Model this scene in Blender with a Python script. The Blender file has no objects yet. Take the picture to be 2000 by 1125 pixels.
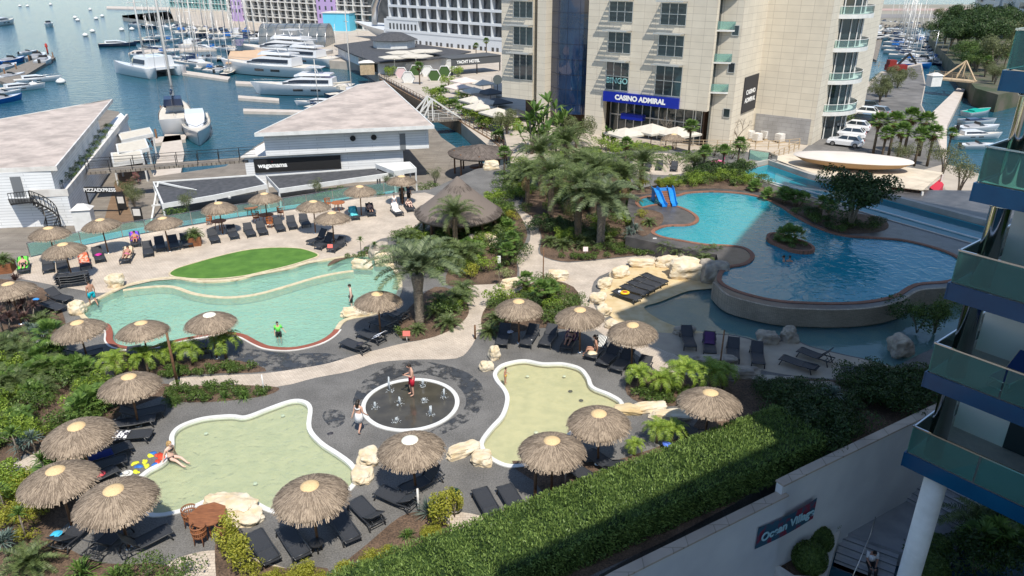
import bpy, math, random
from mathutils import Vector, Matrix, noise
from mathutils.geometry import tessellate_polygon
random.seed(7)
S = bpy.context.scene; C = S.collection
# ---------------- camera, sky, sun, exposure
FP, TH, HC = 1444.0, math.radians(23.7), 20.0
cd = bpy.data.cameras.new("camera"); cam = bpy.data.objects.new("camera", cd); C.objects.link(cam); S.camera = cam
cd.sensor_width = 36; cd.lens = 36*FP/2000; cd.clip_end = 9000; cd.clip_start = .1
cam.location = (0, 0, HC); cam.rotation_euler = (math.pi/2-TH, 0, 0)
SUN_AZ, SUN_EL = math.radians(18), math.radians(59)      # sun stands behind the camera, to its right
w = bpy.data.worlds.new("World"); S.world = w; w.use_nodes = True
nt = w.node_tree; bg = nt.nodes['Background']; sky = nt.nodes.new('ShaderNodeTexSky')
sky.sky_type = 'NISHITA'; sky.sun_disc = False; sky.sun_elevation = SUN_EL; sky.sun_rotation = math.pi-SUN_AZ
sky.air_density = 1.0; sky.dust_density = .2; sky.ozone_density = 1.5
nt.links.new(sky.outputs[0], bg.inputs[0]); bg.inputs[1].default_value = .14
sl = bpy.data.lights.new("sun", 'SUN'); sl.energy = 4.5; sl.angle = math.radians(.5); sl.color = (1, .94, .84)
so = bpy.data.objects.new("sun", sl); C.objects.link(so)
sd = Vector((math.sin(SUN_AZ)*math.cos(SUN_EL), -math.cos(SUN_AZ)*math.cos(SUN_EL), math.sin(SUN_EL)))
so.rotation_euler = sd.to_track_quat('Z', 'Y').to_euler(); so.location = (20, -20, 60)
S.view_settings.view_transform = 'Standard'; S.view_settings.look = 'None'; S.view_settings.gamma = 1
S.view_settings.exposure = 0.3
# ---------------- photograph pixel -> place in the world
FW = Vector((0, math.cos(TH), -math.sin(TH))); UP = Vector((0, math.sin(TH), math.cos(TH)))
CP = Vector((0, 0, HC))
def ray(u, v): return FP*FW + Vector((u-1000, 0, 0)) + (562.5-v)*UP
def G(u, v, z=0.0):
    r = ray(u, v); t = (z-HC)/r.z; p = CP+r*t; return Vector((p.x, p.y, z))
def PG(pts, z=0.0): return [G(u, v, z) for u, v in pts]
def zat(P, v):                       # height above P that is seen at row v
    k = (562.5-v)/FP; y = P[1]        # (dy*sin+dz*cos)/(dy*cos-dz*sin)=k
    s, c = math.sin(TH), math.cos(TH)
    return HC + y*(k*c-s)/(c+k*s)
class Wall:                           # a vertical plane through two ground points
    def __init__(s, A, B): s.A = Vector((A[0], A[1], 0)); d = Vector((B[0]-A[0], B[1]-A[1], 0)); s.L = d.length; s.d = d.normalized(); s.n = Vector((s.d.y, -s.d.x, 0))
    def sz(s, u, v):
        r = ray(u, v); t = (s.A-CP).dot(s.n)/r.dot(s.n); p = CP+r*t; return (p-s.A).dot(s.d), p.z
    def P(s, a, z, o=0): p = s.A+s.d*a+s.n*o; return Vector((p.x, p.y, z))
# ---------------- meshes
def rotz(v, a): c, s = math.cos(a), math.sin(a); return Vector((v[0]*c-v[1]*s, v[0]*s+v[1]*c, v[2]))
class MB:
    def __init__(s): s.v = []; s.f = []; s.m = []; s.k = 0; s.sm = []
    def add(s, vs, fs, sm=False):
        o = len(s.v); s.v += [Vector(a) for a in vs]; s.f += [tuple(o+i for i in f) for f in fs]; s.m += [s.k]*len(fs); s.sm += [sm]*len(fs); return s
    def box(s, c, d, rz=0, M=None, taper=1):
        x, y, z = d[0]/2, d[1]/2, d[2]/2
        vs = [Vector((i*x*(taper if k > 0 else 1), j*y*(taper if k > 0 else 1), k*z)) for k in (-1, 1) for i, j in ((-1, -1), (1, -1), (1, 1), (-1, 1))]
        vs = [(M @ a if M else rotz(a, rz))+Vector(c) for a in vs]
        return s.add(vs, [(3, 2, 1, 0), (4, 5, 6, 7), (0, 1, 5, 4), (1, 2, 6, 5), (2, 3, 7, 6), (3, 0, 4, 7)])
    def bar(s, a, b, w, h=None):      # square bar between two points
        a, b = Vector(a), Vector(b); d = b-a
        q = d.to_track_quat('Z', 'Y').to_matrix() if abs(d.x)+abs(d.y) < 1e-6 else Matrix((d.cross(Vector((0, 0, 1))).normalized(), (d.cross(Vector((0, 0, 1)))).cross(d).normalized(), d.normalized())).transposed()
        return s.box((a+b)/2, (w, h or w, d.length), M=q)
    def tube(s, pts, rad, n=8, caps=True, sm=True):
        pts = [Vector(p) for p in pts]; rad = rad if isinstance(rad, (list, tuple)) else [rad]*len(pts)
        vs = []; fs = []; up = Vector((0, 0, 1))
        for i, p in enumerate(pts):
            d = (pts[min(i+1, len(pts)-1)]-pts[max(i-1, 0)])
            if d.length < 1e-9: d = Vector((0, 0, 1))
            d.normalize(); a = d.cross(up) if abs(d.z) < .98 else d.cross(Vector((0, 1, 0))); a.normalize(); b = d.cross(a)
            for k in range(n): t = 2*math.pi*k/n; vs.append(p+(a*math.cos(t)+b*math.sin(t))*rad[i])
        for i in range(len(pts)-1):
            for k in range(n): fs.append((i*n+k, i*n+(k+1) % n, (i+1)*n+(k+1) % n, (i+1)*n+k))
        if caps: fs.append(tuple(range(n))[::-1]); fs.append(tuple((len(pts)-1)*n+k for k in range(n)))
        return s.add(vs, fs, sm)
    def lathe(s, prof, n=24, c=(0, 0, 0), sm=True, sx=1, sy=1, jit=0):
        vs = []; fs = []
        for r, z in prof:
            for k in range(n):
                t = 2*math.pi*k/n; rr = r*(1+jit*random.uniform(-1, 1)); vs.append(Vector((rr*math.cos(t)*sx+c[0], rr*math.sin(t)*sy+c[1], z+c[2])))
        for i in range(len(prof)-1):
            for k in range(n): fs.append((i*n+k, i*n+(k+1) % n, (i+1)*n+(k+1) % n, (i+1)*n+k))
        return s.add(vs, fs, sm)
    def sheet(s, pts, z=None, holes=()):
        loops = [[Vector((p[0], p[1], p[2] if z is None and len(p) > 2 else (z or 0))) for p in L] for L in [pts]+list(holes)]
        tri = tessellate_polygon(loops); vs = [p for L in loops for p in L]
        out = []
        for t in tri:
            a, b, c = (vs[i] for i in t)
            out.append(tuple(t) if (b-a).cross(c-a).z > 0 else tuple(t)[::-1])
        return s.add(vs, out)
    def prism(s, pts, z0, z1, bottom=False, top=True):
        n = len(pts); ar = sum(pts[i][0]*pts[(i+1) % n][1]-pts[(i+1) % n][0]*pts[i][1] for i in range(n))
        if ar < 0: pts = pts[::-1]
        if top: s.sheet(pts, z1)
        vs = [(p[0], p[1], z0) for p in pts]+[(p[0], p[1], z1) for p in pts]
        return s.add(vs, [(i, (i+1) % n, n+(i+1) % n, n+i) for i in range(n)])
    def ribbon(s, pts, w, z0, z1, closed=True, side=0, w2=None):   # kerb of width w along a line
        n = len(pts); L = []
        for i in range(n):
            a = Vector(pts[(i-1) % n] if closed else pts[max(i-1, 0)]); b = Vector(pts[(i+1) % n] if closed else pts[min(i+1, n-1)])
            d = b-a; d.z = 0; d.normalize(); nn = Vector((-d.y, d.x, 0)); p = Vector(pts[i]); p.z = 0
            L.append((p+nn*w*(side+.5), p+nn*w*(side-.5)))
        vs = []
        for a, b in L: vs += [(a.x, a.y, z0), (a.x, a.y, z1), (b.x, b.y, z1), (b.x, b.y, z0)]
        fs = []; m = n if closed else n-1
        for i in range(m):
            j = (i+1) % n
            for k in range(4): fs.append((i*4+k, j*4+k, j*4+(k+1) % 4, i*4+(k+1) % 4))
        if not closed: fs += [(0, 1, 2, 3), tuple((n-1)*4+k for k in (3, 2, 1, 0))]
        return s.add(vs, fs)
    def wbox(s, W, a0, a1, z0, z1, o0, o1):   # box on a wall: along, height, outward
        vs = [W.P(a, z, o) for z in (z0, z1) for a, o in ((a0, o0), (a1, o0), (a1, o1), (a0, o1))]
        return s.add(vs, [(3, 2, 1, 0), (4, 5, 6, 7), (0, 1, 5, 4), (1, 2, 6, 5), (2, 3, 7, 6), (3, 0, 4, 7)])
    def build(s, name, mats, parent=None, world=False):
        me = bpy.data.meshes.new(name); vs = s.v
        if world and parent is not None:
            ch = []; q = parent
            while q is not None: ch.append(q); q = q.parent
            for q in ch[::-1]: vs = [rotz(v-q.location, -q.rotation_euler.z) for v in vs]
        me.from_pydata([tuple(v) for v in vs], [], s.f)
        for m in (mats if isinstance(mats, (list, tuple)) else [mats]): me.materials.append(m)
        me.polygons.foreach_set('material_index', s.m); me.polygons.foreach_set('use_smooth', s.sm); me.update()
        o = bpy.data.objects.new(name, me); C.objects.link(o)
        if parent is not None: o.parent = parent
        return o
def smooth(pts, k=5, closed=True):
    n = len(pts); out = []; P = [Vector(p) for p in pts]
    for i in range(n if closed else n-1):
        a, b, c, d = (P[(i-1) % n], P[i], P[(i+1) % n], P[(i+2) % n]) if closed else (P[max(i-1, 0)], P[i], P[i+1], P[min(i+2, n-1)])
        for j in range(k):
            t = j/k; out.append(.5*((2*b)+(c-a)*t+(2*a-5*b+4*c-d)*t*t+(3*b-a-3*c+d)*t**3))
    if not closed: out.append(P[-1])
    return out
def thing(name, label, cat, loc=(0, 0, 0), rz=0, group=None):
    o = bpy.data.objects.new(name, None); C.objects.link(o); o.empty_display_size = .2
    o.location = loc; o.rotation_euler = (0, 0, rz); return tag(o, label, cat, group)
def tag(o, label=None, cat=None, group=None, kind=None):
    if label: o['label'] = label
    if cat: o['category'] = cat
    if group: o['group'] = group
    if kind: o['kind'] = kind
    return o
def dup(o, loc=None, rz=None, label=None, group=None, sc=None, parent=None, keep=True):
    kids = [c for c in o.children]; c = o.copy(); C.objects.link(c)
    if parent is not None: c.parent = parent
    for k in kids: dup(k, parent=c)
    if loc is not None: c.location = loc
    if rz is not None: c.rotation_euler = (0, 0, rz)
    if sc is not None: c.scale = (sc, sc, sc) if not isinstance(sc, tuple) else sc
    if label: c['label'] = label
    if group: c['group'] = group
    return c
class Proto:                          # the first placement moves the original, later ones copy it
    def __init__(s, root): s.r = root; s.used = False
    def put(s, loc, rz, label, group=None, sc=1):
        if s.used: o = dup(s.r, loc, rz, label, group, sc)
        else:
            s.used = True; o = s.r; o.location = loc; o.rotation_euler = (0, 0, rz); o.scale = (sc, sc, sc) if not isinstance(sc, tuple) else sc; o['label'] = label
            if group: o['group'] = group
        if not group and 'group' in o: del o['group']
        return o
# ---------------- materials
def M(name, c, c2=None, rough=.7, scale=6, bump=0, bscale=None, metal=0, spec=.4, detail=4, stretch=None, mid=(.35, .65), isl=0, trans=0, coat=0, stain=None):
    m = bpy.data.materials.new(name); m.use_nodes = True; t = m.node_tree; N = t.nodes; L = t.links
    b = N['Principled BSDF']; b.inputs['Base Color'].default_value = (*c, 1); b.inputs['Roughness'].default_value = rough
    b.inputs['Metallic'].default_value = metal; b.inputs['Specular IOR Level'].default_value = spec; b.inputs['Coat Weight'].default_value = coat
    if c2 or bump:
        tc = N.new('ShaderNodeTexCoord'); mp = N.new('ShaderNodeMapping'); L.new(tc.outputs['Object'], mp.inputs[0])
        if stretch: mp.inputs['Scale'].default_value = stretch
    if c2:
        n = N.new('ShaderNodeTexNoise'); n.inputs['Scale'].default_value = scale; n.inputs['Detail'].default_value = detail; L.new(mp.outputs[0], n.inputs[0])
        r = N.new('ShaderNodeValToRGB'); r.color_ramp.elements[0].position = mid[0]; r.color_ramp.elements[1].position = mid[1]
        r.color_ramp.elements[0].color = (*c, 1); r.color_ramp.elements[1].color = (*c2, 1)
        fac = n.outputs['Fac']
        if isl:
            g = N.new('ShaderNodeNewGeometry'); mx = N.new('ShaderNodeMath'); mx.operation = 'MULTIPLY_ADD'; L.new(g.outputs['Random Per Island'], mx.inputs[0]); mx.inputs[1].default_value = isl
            sb = N.new('ShaderNodeMath'); sb.operation = 'SUBTRACT'; L.new(fac, sb.inputs[0]); sb.inputs[1].default_value = isl/2; L.new(sb.outputs[0], mx.inputs[2]); fac = mx.outputs[0]
        L.new(fac, r.inputs[0]); L.new(r.outputs[0], b.inputs['Base Color'])
    if stain:
        if not c2: tc = N.new('ShaderNodeTexCoord')
        ns = N.new('ShaderNodeTexNoise'); ns.inputs['Scale'].default_value = stain[0]; ns.inputs['Detail'].default_value = 9; ns.inputs['Roughness'].default_value = .65; L.new(tc.outputs['Object'], ns.inputs[0])
        ms_ = N.new('ShaderNodeMapRange'); L.new(ns.outputs['Fac'], ms_.inputs[0]); ms_.inputs[1].default_value = .38; ms_.inputs[2].default_value = .6; ms_.inputs[3].default_value = stain[1]; ms_.inputs[4].default_value = 1
        vm = N.new('ShaderNodeVectorMath'); vm.operation = 'SCALE'; L.new(r.outputs[0], vm.inputs[0]); L.new(ms_.outputs[0], vm.inputs['Scale']); L.new(vm.outputs[0], b.inputs['Base Color'])
    if bump:
        n2 = N.new('ShaderNodeTexNoise'); n2.inputs['Scale'].default_value = bscale or scale*3; n2.inputs['Detail'].default_value = 5; L.new(mp.outputs[0], n2.inputs[0])
        bp = N.new('ShaderNodeBump'); bp.inputs['Strength'].default_value = min(bump, 1); bp.inputs['Distance'].default_value = .03*max(1, bump); L.new(n2.outputs['Fac'], bp.inputs['Height']); L.new(bp.outputs[0], b.inputs['Normal'])
    if trans:
        tr = N.new('ShaderNodeBsdfTranslucent'); ms = N.new('ShaderNodeMixShader'); ms.inputs[0].default_value = trans
        if c2: L.new(r.outputs[0], tr.inputs[0])
        else: tr.inputs[0].default_value = (*c, 1)
        L.new(b.outputs[0], ms.inputs[1]); L.new(tr.outputs[0], ms.inputs[2]); L.new(ms.outputs[0], N['Material Output'].inputs[0])
    return m
def brickM(name, c1, c2, mortar, sc=4, w=.5, h=.25, ms=.02, rough=.8, rot=0, bump=.3, nv=(.8, 1.1), off=.5, wall=None):
    m = M(name, c1, rough=rough); t = m.node_tree; N = t.nodes; L = t.links; b = N['Principled BSDF']
    tc = N.new('ShaderNodeTexCoord'); mp = N.new('ShaderNodeMapping'); L.new(tc.outputs['Object'], mp.inputs[0]); mp.inputs['Rotation'].default_value = rot if isinstance(rot, tuple) else (0, 0, rot)
    if wall is not None:
        mp.inputs['Rotation'].default_value = (0, 0, -wall); sp = N.new('ShaderNodeSeparateXYZ'); cb = N.new('ShaderNodeCombineXYZ'); L.new(mp.outputs[0], sp.inputs[0]); L.new(sp.outputs[0], cb.inputs[0]); L.new(sp.outputs[2], cb.inputs[1]); mp = cb
    br = N.new('ShaderNodeTexBrick'); br.inputs['Scale'].default_value = sc; br.inputs['Brick Width'].default_value = w; br.inputs['Row Height'].default_value = h; br.inputs['Mortar Size'].default_value = ms
    br.inputs['Color1'].default_value = (*c1, 1); br.inputs['Color2'].default_value = (*c2, 1); br.inputs['Mortar'].default_value = (*mortar, 1); br.offset = off
    L.new(mp.outputs[0], br.inputs[0]); n = N.new('ShaderNodeTexNoise'); n.inputs['Scale'].default_value = .7; n.inputs['Detail'].default_value = 6; L.new(tc.outputs['Object'], n.inputs[0])
    mr = N.new('ShaderNodeMapRange'); L.new(n.outputs['Fac'], mr.inputs[0]); mr.inputs[1].default_value = .3; mr.inputs[2].default_value = .7; mr.inputs[3].default_value = nv[0]; mr.inputs[4].default_value = nv[1]
    mx = N.new('ShaderNodeVectorMath'); mx.operation = 'SCALE'; L.new(br.outputs['Color'], mx.inputs[0]); L.new(mr.outputs[0], mx.inputs['Scale']); L.new(mx.outputs[0], b.inputs['Base Color'])
    if bump: bp = N.new('ShaderNodeBump'); bp.inputs['Strength'].default_value = bump; bp.inputs['Distance'].default_value = .02; bp.invert = True; L.new(br.outputs['Fac'], bp.inputs['Height']); L.new(bp.outputs[0], b.inputs['Normal'])
    return m
def waterM(name, tint, refl=1.0, diff=.3, dcol=None, scale=2.2, bump=.25, dist=.05, ior=1.33):   # thin clear water: tinted see-through, sky reflections, rippled
    m = bpy.data.materials.new(name); m.use_nodes = True; t = m.node_tree; N = t.nodes; L = t.links
    for n in list(N):
        if n.type == 'BSDF_PRINCIPLED': N.remove(n)
    tc = N.new('ShaderNodeTexCoord'); n1 = N.new('ShaderNodeTexNoise'); n1.inputs['Scale'].default_value = scale; n1.inputs['Detail'].default_value = 3; n1.inputs['Distortion'].default_value = 1.2; L.new(tc.outputs['Object'], n1.inputs[0])
    bp = N.new('ShaderNodeBump'); bp.inputs['Strength'].default_value = bump; bp.inputs['Distance'].default_value = dist; L.new(n1.outputs['Fac'], bp.inputs['Height'])
    tr = N.new('ShaderNodeBsdfTransparent'); tr.inputs[0].default_value = (*tint, 1)
    df = N.new('ShaderNodeBsdfDiffuse'); df.inputs[0].default_value = (*(dcol or tint), 1); L.new(bp.outputs[0], df.inputs['Normal'])
    gl = N.new('ShaderNodeBsdfGlossy'); gl.inputs['Roughness'].default_value = .03; L.new(bp.outputs[0], gl.inputs['Normal'])
    fr = N.new('ShaderNodeFresnel'); fr.inputs[0].default_value = ior; L.new(bp.outputs[0], fr.inputs['Normal'])
    m1 = N.new('ShaderNodeMixShader'); m1.inputs[0].default_value = diff; L.new(tr.outputs[0], m1.inputs[1]); L.new(df.outputs[0], m1.inputs[2])
    m2 = N.new('ShaderNodeMixShader'); L.new(fr.outputs[0], m2.inputs[0]); L.new(m1.outputs[0], m2.inputs[1]); L.new(gl.outputs[0], m2.inputs[2])
    L.new(m2.outputs[0], N['Material Output'].inputs[0]); return m
def glassM(name, tint, alpha=.5, rough=.02):      # tinted pane one can see through
    m = bpy.data.materials.new(name); m.use_nodes = True; t = m.node_tree; N = t.nodes; L = t.links
    for n in list(N):
        if n.type == 'BSDF_PRINCIPLED': N.remove(n)
    tr = N.new('ShaderNodeBsdfTransparent'); tr.inputs[0].default_value = (*tint, 1)
    gl = N.new('ShaderNodeBsdfGlossy'); gl.inputs['Roughness'].default_value = rough
    fr = N.new('ShaderNodeFresnel'); fr.inputs[0].default_value = 1.5
    df = N.new('ShaderNodeBsdfDiffuse'); df.inputs[0].default_value = (*tint, 1); m1 = N.new('ShaderNodeMixShader'); m1.inputs[0].default_value = alpha
    L.new(tr.outputs[0], m1.inputs[1]); L.new(df.outputs[0], m1.inputs[2])
    m2 = N.new('ShaderNodeMixShader'); L.new(fr.outputs[0], m2.inputs[0]); L.new(m1.outputs[0], m2.inputs[1]); L.new(gl.outputs[0], m2.inputs[2])
    L.new(m2.outputs[0], N['Material Output'].inputs[0]); return m
K = {}
K['gravel'] = M('dark_resin_gravel', (.12, .116, .11), (.215, .207, .196), rough=.85, scale=16, bump=.6, bscale=40, detail=12, mid=(.35, .65), stain=(.45, .72))
K['cream'] = brickM('cream_paving', (.58, .5, .41), (.5, .42, .34), (.38, .32, .26), sc=2.2, w=.45, h=.3, ms=.03)
K['white'] = M('white_paint', (.72, .72, .7), (.66, .66, .63), rough=.5, scale=1.5, stain=(1.2, .88))
K['offwhite'] = M('weathered_white', (.72, .7, .66), (.55, .52, .48), rough=.6, scale=.8, detail=8)
K['brick'] = brickM('red_brick_edge', (.33, .1, .06), (.26, .075, .05), (.18, .08, .06), sc=5, bump=.2)
K['rim'] = M('cream_plaster', (.62, .54, .38), (.5, .42, .27), scale=3, bump=.3)
K['sand'] = M('moulded_sand', (.62, .5, .31), (.5, .37, .19), scale=1.2, bump=.5, bscale=14, rough=.9)
K['soil'] = M('bark_mulch', (.2, .13, .085), (.08, .055, .04), scale=14, bump=.9, bscale=25, rough=1, detail=12, stain=(.9, .6))
K['rock'] = M('sandstone', (.6, .47, .29), (.66, .59, .47), scale=2.2, bump=1, bscale=5, rough=.9, detail=8)
K['rock2'] = M('grey_stone', (.4, .35, .28), (.24, .21, .18), scale=2.2, bump=1, bscale=5, rough=.9, detail=8)
K['lawn'] = M('artificial_turf', (.06, .15, .02), (.095, .21, .03), scale=1.1, bump=.6, bscale=70, rough=.9)
K['steel'] = M('brushed_steel', (.5, .5, .5), rough=.3, metal=1)
K['dark'] = M('dark_void', (.012, .013, .014), rough=.5)
K['black'] = M('black_paint', (.02, .02, .021), rough=.45)
K['wood'] = M('teak', (.3, .12, .05), (.17, .065, .028), scale=4, stretch=(1, 9, 9), rough=.6)
K['pole'] = M('pole_wood', (.2, .105, .055), (.12, .065, .035), scale=9, rough=.8)
K['gwood'] = brickM('weathered_boards', (.27, .24, .2), (.21, .18, .15), (.07, .06, .05), sc=1, w=4, h=.16, ms=.015, rough=.85)
K['bwood'] = brickM('brown_boards', (.26, .17, .1), (.2, .125, .07), (.06, .04, .03), sc=1, w=3, h=.15, ms=.015, rough=.8)
K['asph'] = M('asphalt', (.13, .125, .12), (.2, .19, .18), scale=.5, detail=9, bump=.3, bscale=60, rough=.9, stain=(.15, .7))
K['concrete'] = M('concrete', (.42, .4, .36), (.3, .28, .25), scale=.6, detail=9, bump=.2, bscale=20)
K['glass'] = M('dark_window_glass', (.02, .03, .035), rough=.06, spec=.9)
K['hglass'] = glassM('balustrade_glass', (.62, .85, .82), .12)
K['skin'] = M('skin', (.56, .33, .24), rough=.55); K['skin2'] = M('tanned_skin', (.42, .22, .15), rough=.55); K['skin3'] = M('light_skin', (.68, .46, .37), rough=.55)
K['hair'] = M('dark_hair', (.02, .014, .01), rough=.5); K['hairb'] = M('blond_hair', (.4, .25, .1), rough=.5)
def col(n, c, rough=.6, **k):
    if n not in K: K[n] = M(n, c, rough=rough, **k)
    return K[n]
# ================= the setting: water, decks, pools
SEA = -5.0; PL = -1.5; LOW = -3.6; CT = -4.6
wm = M('harbour_water', (.012, .066, .105), (.016, .085, .12), rough=.12, scale=.02, bump=0, spec=.24)
t = wm.node_tree; tc = t.nodes['Texture Coordinate']; n1 = t.nodes.new('ShaderNodeTexNoise'); n1.inputs['Scale'].default_value = .9; n1.inputs['Detail'].default_value = 6
bp = t.nodes.new('ShaderNodeBump'); bp.inputs['Strength'].default_value = .9; bp.inputs['Distance'].default_value = .3
mp = t.nodes.new('ShaderNodeMapping'); mp.inputs['Scale'].default_value = (.5, 1.3, 1); t.links.new(tc.outputs['Object'], mp.inputs[0]); t.links.new(mp.outputs[0], n1.inputs[0]); t.links.new(n1.outputs['Fac'], bp.inputs['Height']); t.links.new(bp.outputs[0], t.nodes['Principled BSDF'].inputs['Normal'])
b = MB(); b.sheet([(-4000, -200), (4000, -200), (4000, 8000), (-4000, 8000)], SEA); tag(b.build('harbour_water', wm), kind='structure')

POOLA = [(450,813),(480,815),(524,799),(568,784),(593,785),(606,799),(604,837),(626,865),(659,887),(684,906),(695,925),(694,942),(676,962),(630,990),(570,1003),(527,998),(491,982),(424,972),(380,990),(322,1006),(285,1003),(262,975),(268,942),(290,920),(320,903),(335,875),(337,850),(355,832),(397,818)]
POOLB = [(1000,708),(1027,705),(1060,711),(1099,711),(1132,720),(1148,738),(1157,757),(1190,771),(1214,788),(1205,812),(1160,826),(1120,843),(1090,872),(1045,903),(997,911),(962,898),(943,878),(942,862),(960,837),(982,812),(991,782),(986,763),(971,744),(967,730),(978,716)]
POOLC = [(162,602),(216,571),(250,557),(300,546),(345,543),(400,550),(460,546),(500,536),(560,525),(600,513),(640,507),(680,501),(720,499),(760,515),(780,545),(776,580),(740,610),(675,625),(654,650),(629,667),(593,678),(560,682),(524,679),(500,670),(470,655),(430,651),(398,656),(355,664),(327,671),(284,682),(256,681),(227,676),(214,665),(214,650),(205,634),(168,624)]
LAWN = [(331,535),(345,525),(380,514),(430,500),(480,489),(530,484),(580,485),(610,492),(622,500),(600,509),(560,521),(520,530),(480,539),(440,544),(400,546),(360,544),(340,541)]
POOLD = [(1275,452),(1300,441),(1345,439),(1362,429),(1350,415),(1318,402),(1281,400),(1253,405),(1244,394),(1262,384),(1320,382),(1345,376),(1400,374),(1460,379),(1500,390),(1530,405),(1560,425),(1600,445),(1650,460),(1720,465),(1770,470),(1830,485),(1875,505),(1890,530),(1855,549),(1790,556),(1750,578),(1700,589),(1640,593),(1580,592),(1520,588),(1470,578),(1430,565),(1405,548),(1416,524),(1455,515),(1470,500),(1455,485),(1425,480),(1380,478),(1330,470),(1290,462)]
LANE = [(1440,337),(1500,322),(1580,350),(1700,382),(1960,452),(1990,505),(1900,475),(1720,424),(1600,388),(1500,355)]
POOLE = [(1252,602),(1290,587),(1345,566),(1400,558),(1425,580),(1500,612),(1600,625),(1700,618),(1790,592),(1880,575),(1930,605),(1880,655),(1800,690),(1745,715),(1700,703),(1640,690),(1580,675),(1545,660),(1500,670),(1440,655),(1380,650),(1330,640),(1285,622)]
TZ = 1.1
pA = smooth(PG(POOLA), 4); pB = smooth(PG(POOLB), 4); pC = smooth(PG(POOLC), 4); pE = smooth(PG(POOLE), 4); pD = smooth(PG(POOLD, TZ), 4); pL = PG(LANE, TZ)
DECK = [Vector((-60, -5, 0)), G(-400,560), G(-30,522), G(60,500), G(240,462), G(420,430), G(600,403), G(700,384), G(840,370), G(930,330), G(1010,318), G(1120,300), G(1300,292), G(1460,296), G(1500,318), G(1600,352), G(1720,390), Vector((70, 62, 0)), Vector((70, 30, 0)), G(1900,748), G(1830,785), G(1520,925), G(1150,1135), Vector((-6, 4, 0)), Vector((-6, -5, 0))]
b = MB(); b.sheet(DECK, 0, [pA, pB, pC, pE]); b.prism(DECK, -6, 0, top=False); tag(b.build('pool_deck', K['gravel']), kind='structure')
def basin(name, loop, top, depth, fm, wmat, wz):
    b = MB(); b.sheet(loop, top-depth); n = len(loop)
    b.add([(p.x, p.y, top-depth) for p in loop]+[(p.x, p.y, top-.002) for p in loop], [(i, (i+1) % n, n+(i+1) % n, n+i) for i in range(n)])
    tag(b.build(name+'_floor', fm), kind='structure')
    b = MB(); b.sheet(loop, wz); tag(b.build(name+'_water', wmat), kind='structure')
kf = M('shallow_pool_floor', (.6, .52, .38), (.5, .45, .33), scale=2, bump=.4, bscale=8)
kfc = M('pool_floor_turquoise', (.6, .66, .54), (.5, .6, .5), scale=.8, bump=.3, bscale=5)
basin('splash_pool', pA, 0, .22, kf, waterM('splash_water', (.85, .94, .83), diff=.24, dcol=(.5, .6, .46), scale=2.2, bump=.85, dist=.11), -.05)
basin('paddling_pool', pB, 0, .22, kf, waterM('paddling_water', (.9, .96, .84), diff=.15, dcol=(.56, .56, .44), scale=2.2, bump=.5, dist=.08), -.05)
basin('lagoon_pool', pC, 0, .55, kfc, waterM('lagoon_water', (.68, .88, .82), diff=.32, dcol=(.36, .6, .53), scale=2.8, bump=1, dist=.12), -.06)
basin('beach_pool', pE, 0, .4, M('beach_pool_floor', (.55, .5, .36), (.42, .44, .36), scale=1), waterM('beach_water', (.62, .82, .78), diff=.25, dcol=(.2, .42, .5), scale=1.2, bump=.4, ior=1.5), -.08)
# raised terrace with the large pool and the lane pool
TER = PG([(1222,462),(1238,440),(1225,405),(1230,375),(1320,355),(1420,352),(1440,330),(1500,310),(1600,338),(1720,370)], TZ)+[Vector((68, 64, 0)), Vector((68, 40, 0))]+PG([(1905,548),(1855,562),(1795,568),(1755,590),(1702,602),(1640,606),(1580,605),(1518,601),(1464,590),(1420,576),(1394,552),(1405,520),(1400,497),(1340,488),(1280,474)], TZ)
b = MB(); b.sheet(TER, TZ, [pD, pL]); b.prism(TER, .0, TZ, top=False)
tag(b.build('raised_terrace', [M('wet_dark_terrace', (.06, .058, .06), (.1, .095, .095), scale=1.5, detail=8, rough=.35, bump=.3, bscale=30)]), kind='structure')
basin('main_pool', pD, TZ, .9, M('blue_mosaic_floor', (.2, .5, .42), (.3, .58, .45), scale=.35, detail=2), waterM('main_water', (.34, .8, .66), diff=.5, dcol=(.035, .42, .6), scale=1.1, bump=.6, dist=.1, ior=1.62), TZ-.06)
basin('lane_pool', pL, TZ, .7, M('blue_lane_floor', (.12, .42, .5), (.14, .46, .52), scale=.5), waterM('lane_water', (.35, .8, .85), diff=.15, dcol=(.05, .4, .5), scale=.8, bump=.12), TZ-.06)
# pool edges
b = MB(); b.ribbon(pA, .22, -.1, .05); tag(b.build('splash_pool_rim', K['white']), 'white rounded kerb around the lower left splash pool', 'pool edge')
b = MB(); b.ribbon(pB, .22, -.1, .05); tag(b.build('paddling_pool_rim', K['white']), 'white kerb around the small paddling pool right of the fountain', 'pool edge')
k = [i for i in range(len(pC))]
b = MB(); redp = pC[17*4:29*4]; b.ribbon(pC[18*4-1:34*4+1], .36, -.1, .03, closed=False); rb = tag(b.build('lagoon_brick_edge', K['brick']), 'red brick edging along the near side of the turquoise lagoon pool', 'pool edge')
b = MB(); b.ribbon(pC[18*4-1:34*4+1], .1, -.1, .045, closed=False, side=-2.3 if False else 2.3); b.build('edge_band', K['offwhite'], rb)
b = MB(); b.ribbon(pC[34*4:]+pC[:18*4], .3, -.1, .04, closed=False); tag(b.build('lagoon_plaster_edge', K['rim']), 'cream plaster edging along the far side of the lagoon pool', 'pool edge')
led = smooth(PG([(240,566),(285,560),(335,559),(380,573),(440,580),(500,574),(560,558),(610,543),(655,533),(690,528)]), 5, False)
b = MB(); b.ribbon(led, .3, -.5, -.02, closed=False); tag(b.build('submerged_ledge', K['rim']), 'cream curved ledge just under the lagoon surface below the lawn', 'pool ledge')
led = smooth(PG([(160,607),(200,603),(225,590),(222,575)]), 5, False)
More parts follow.
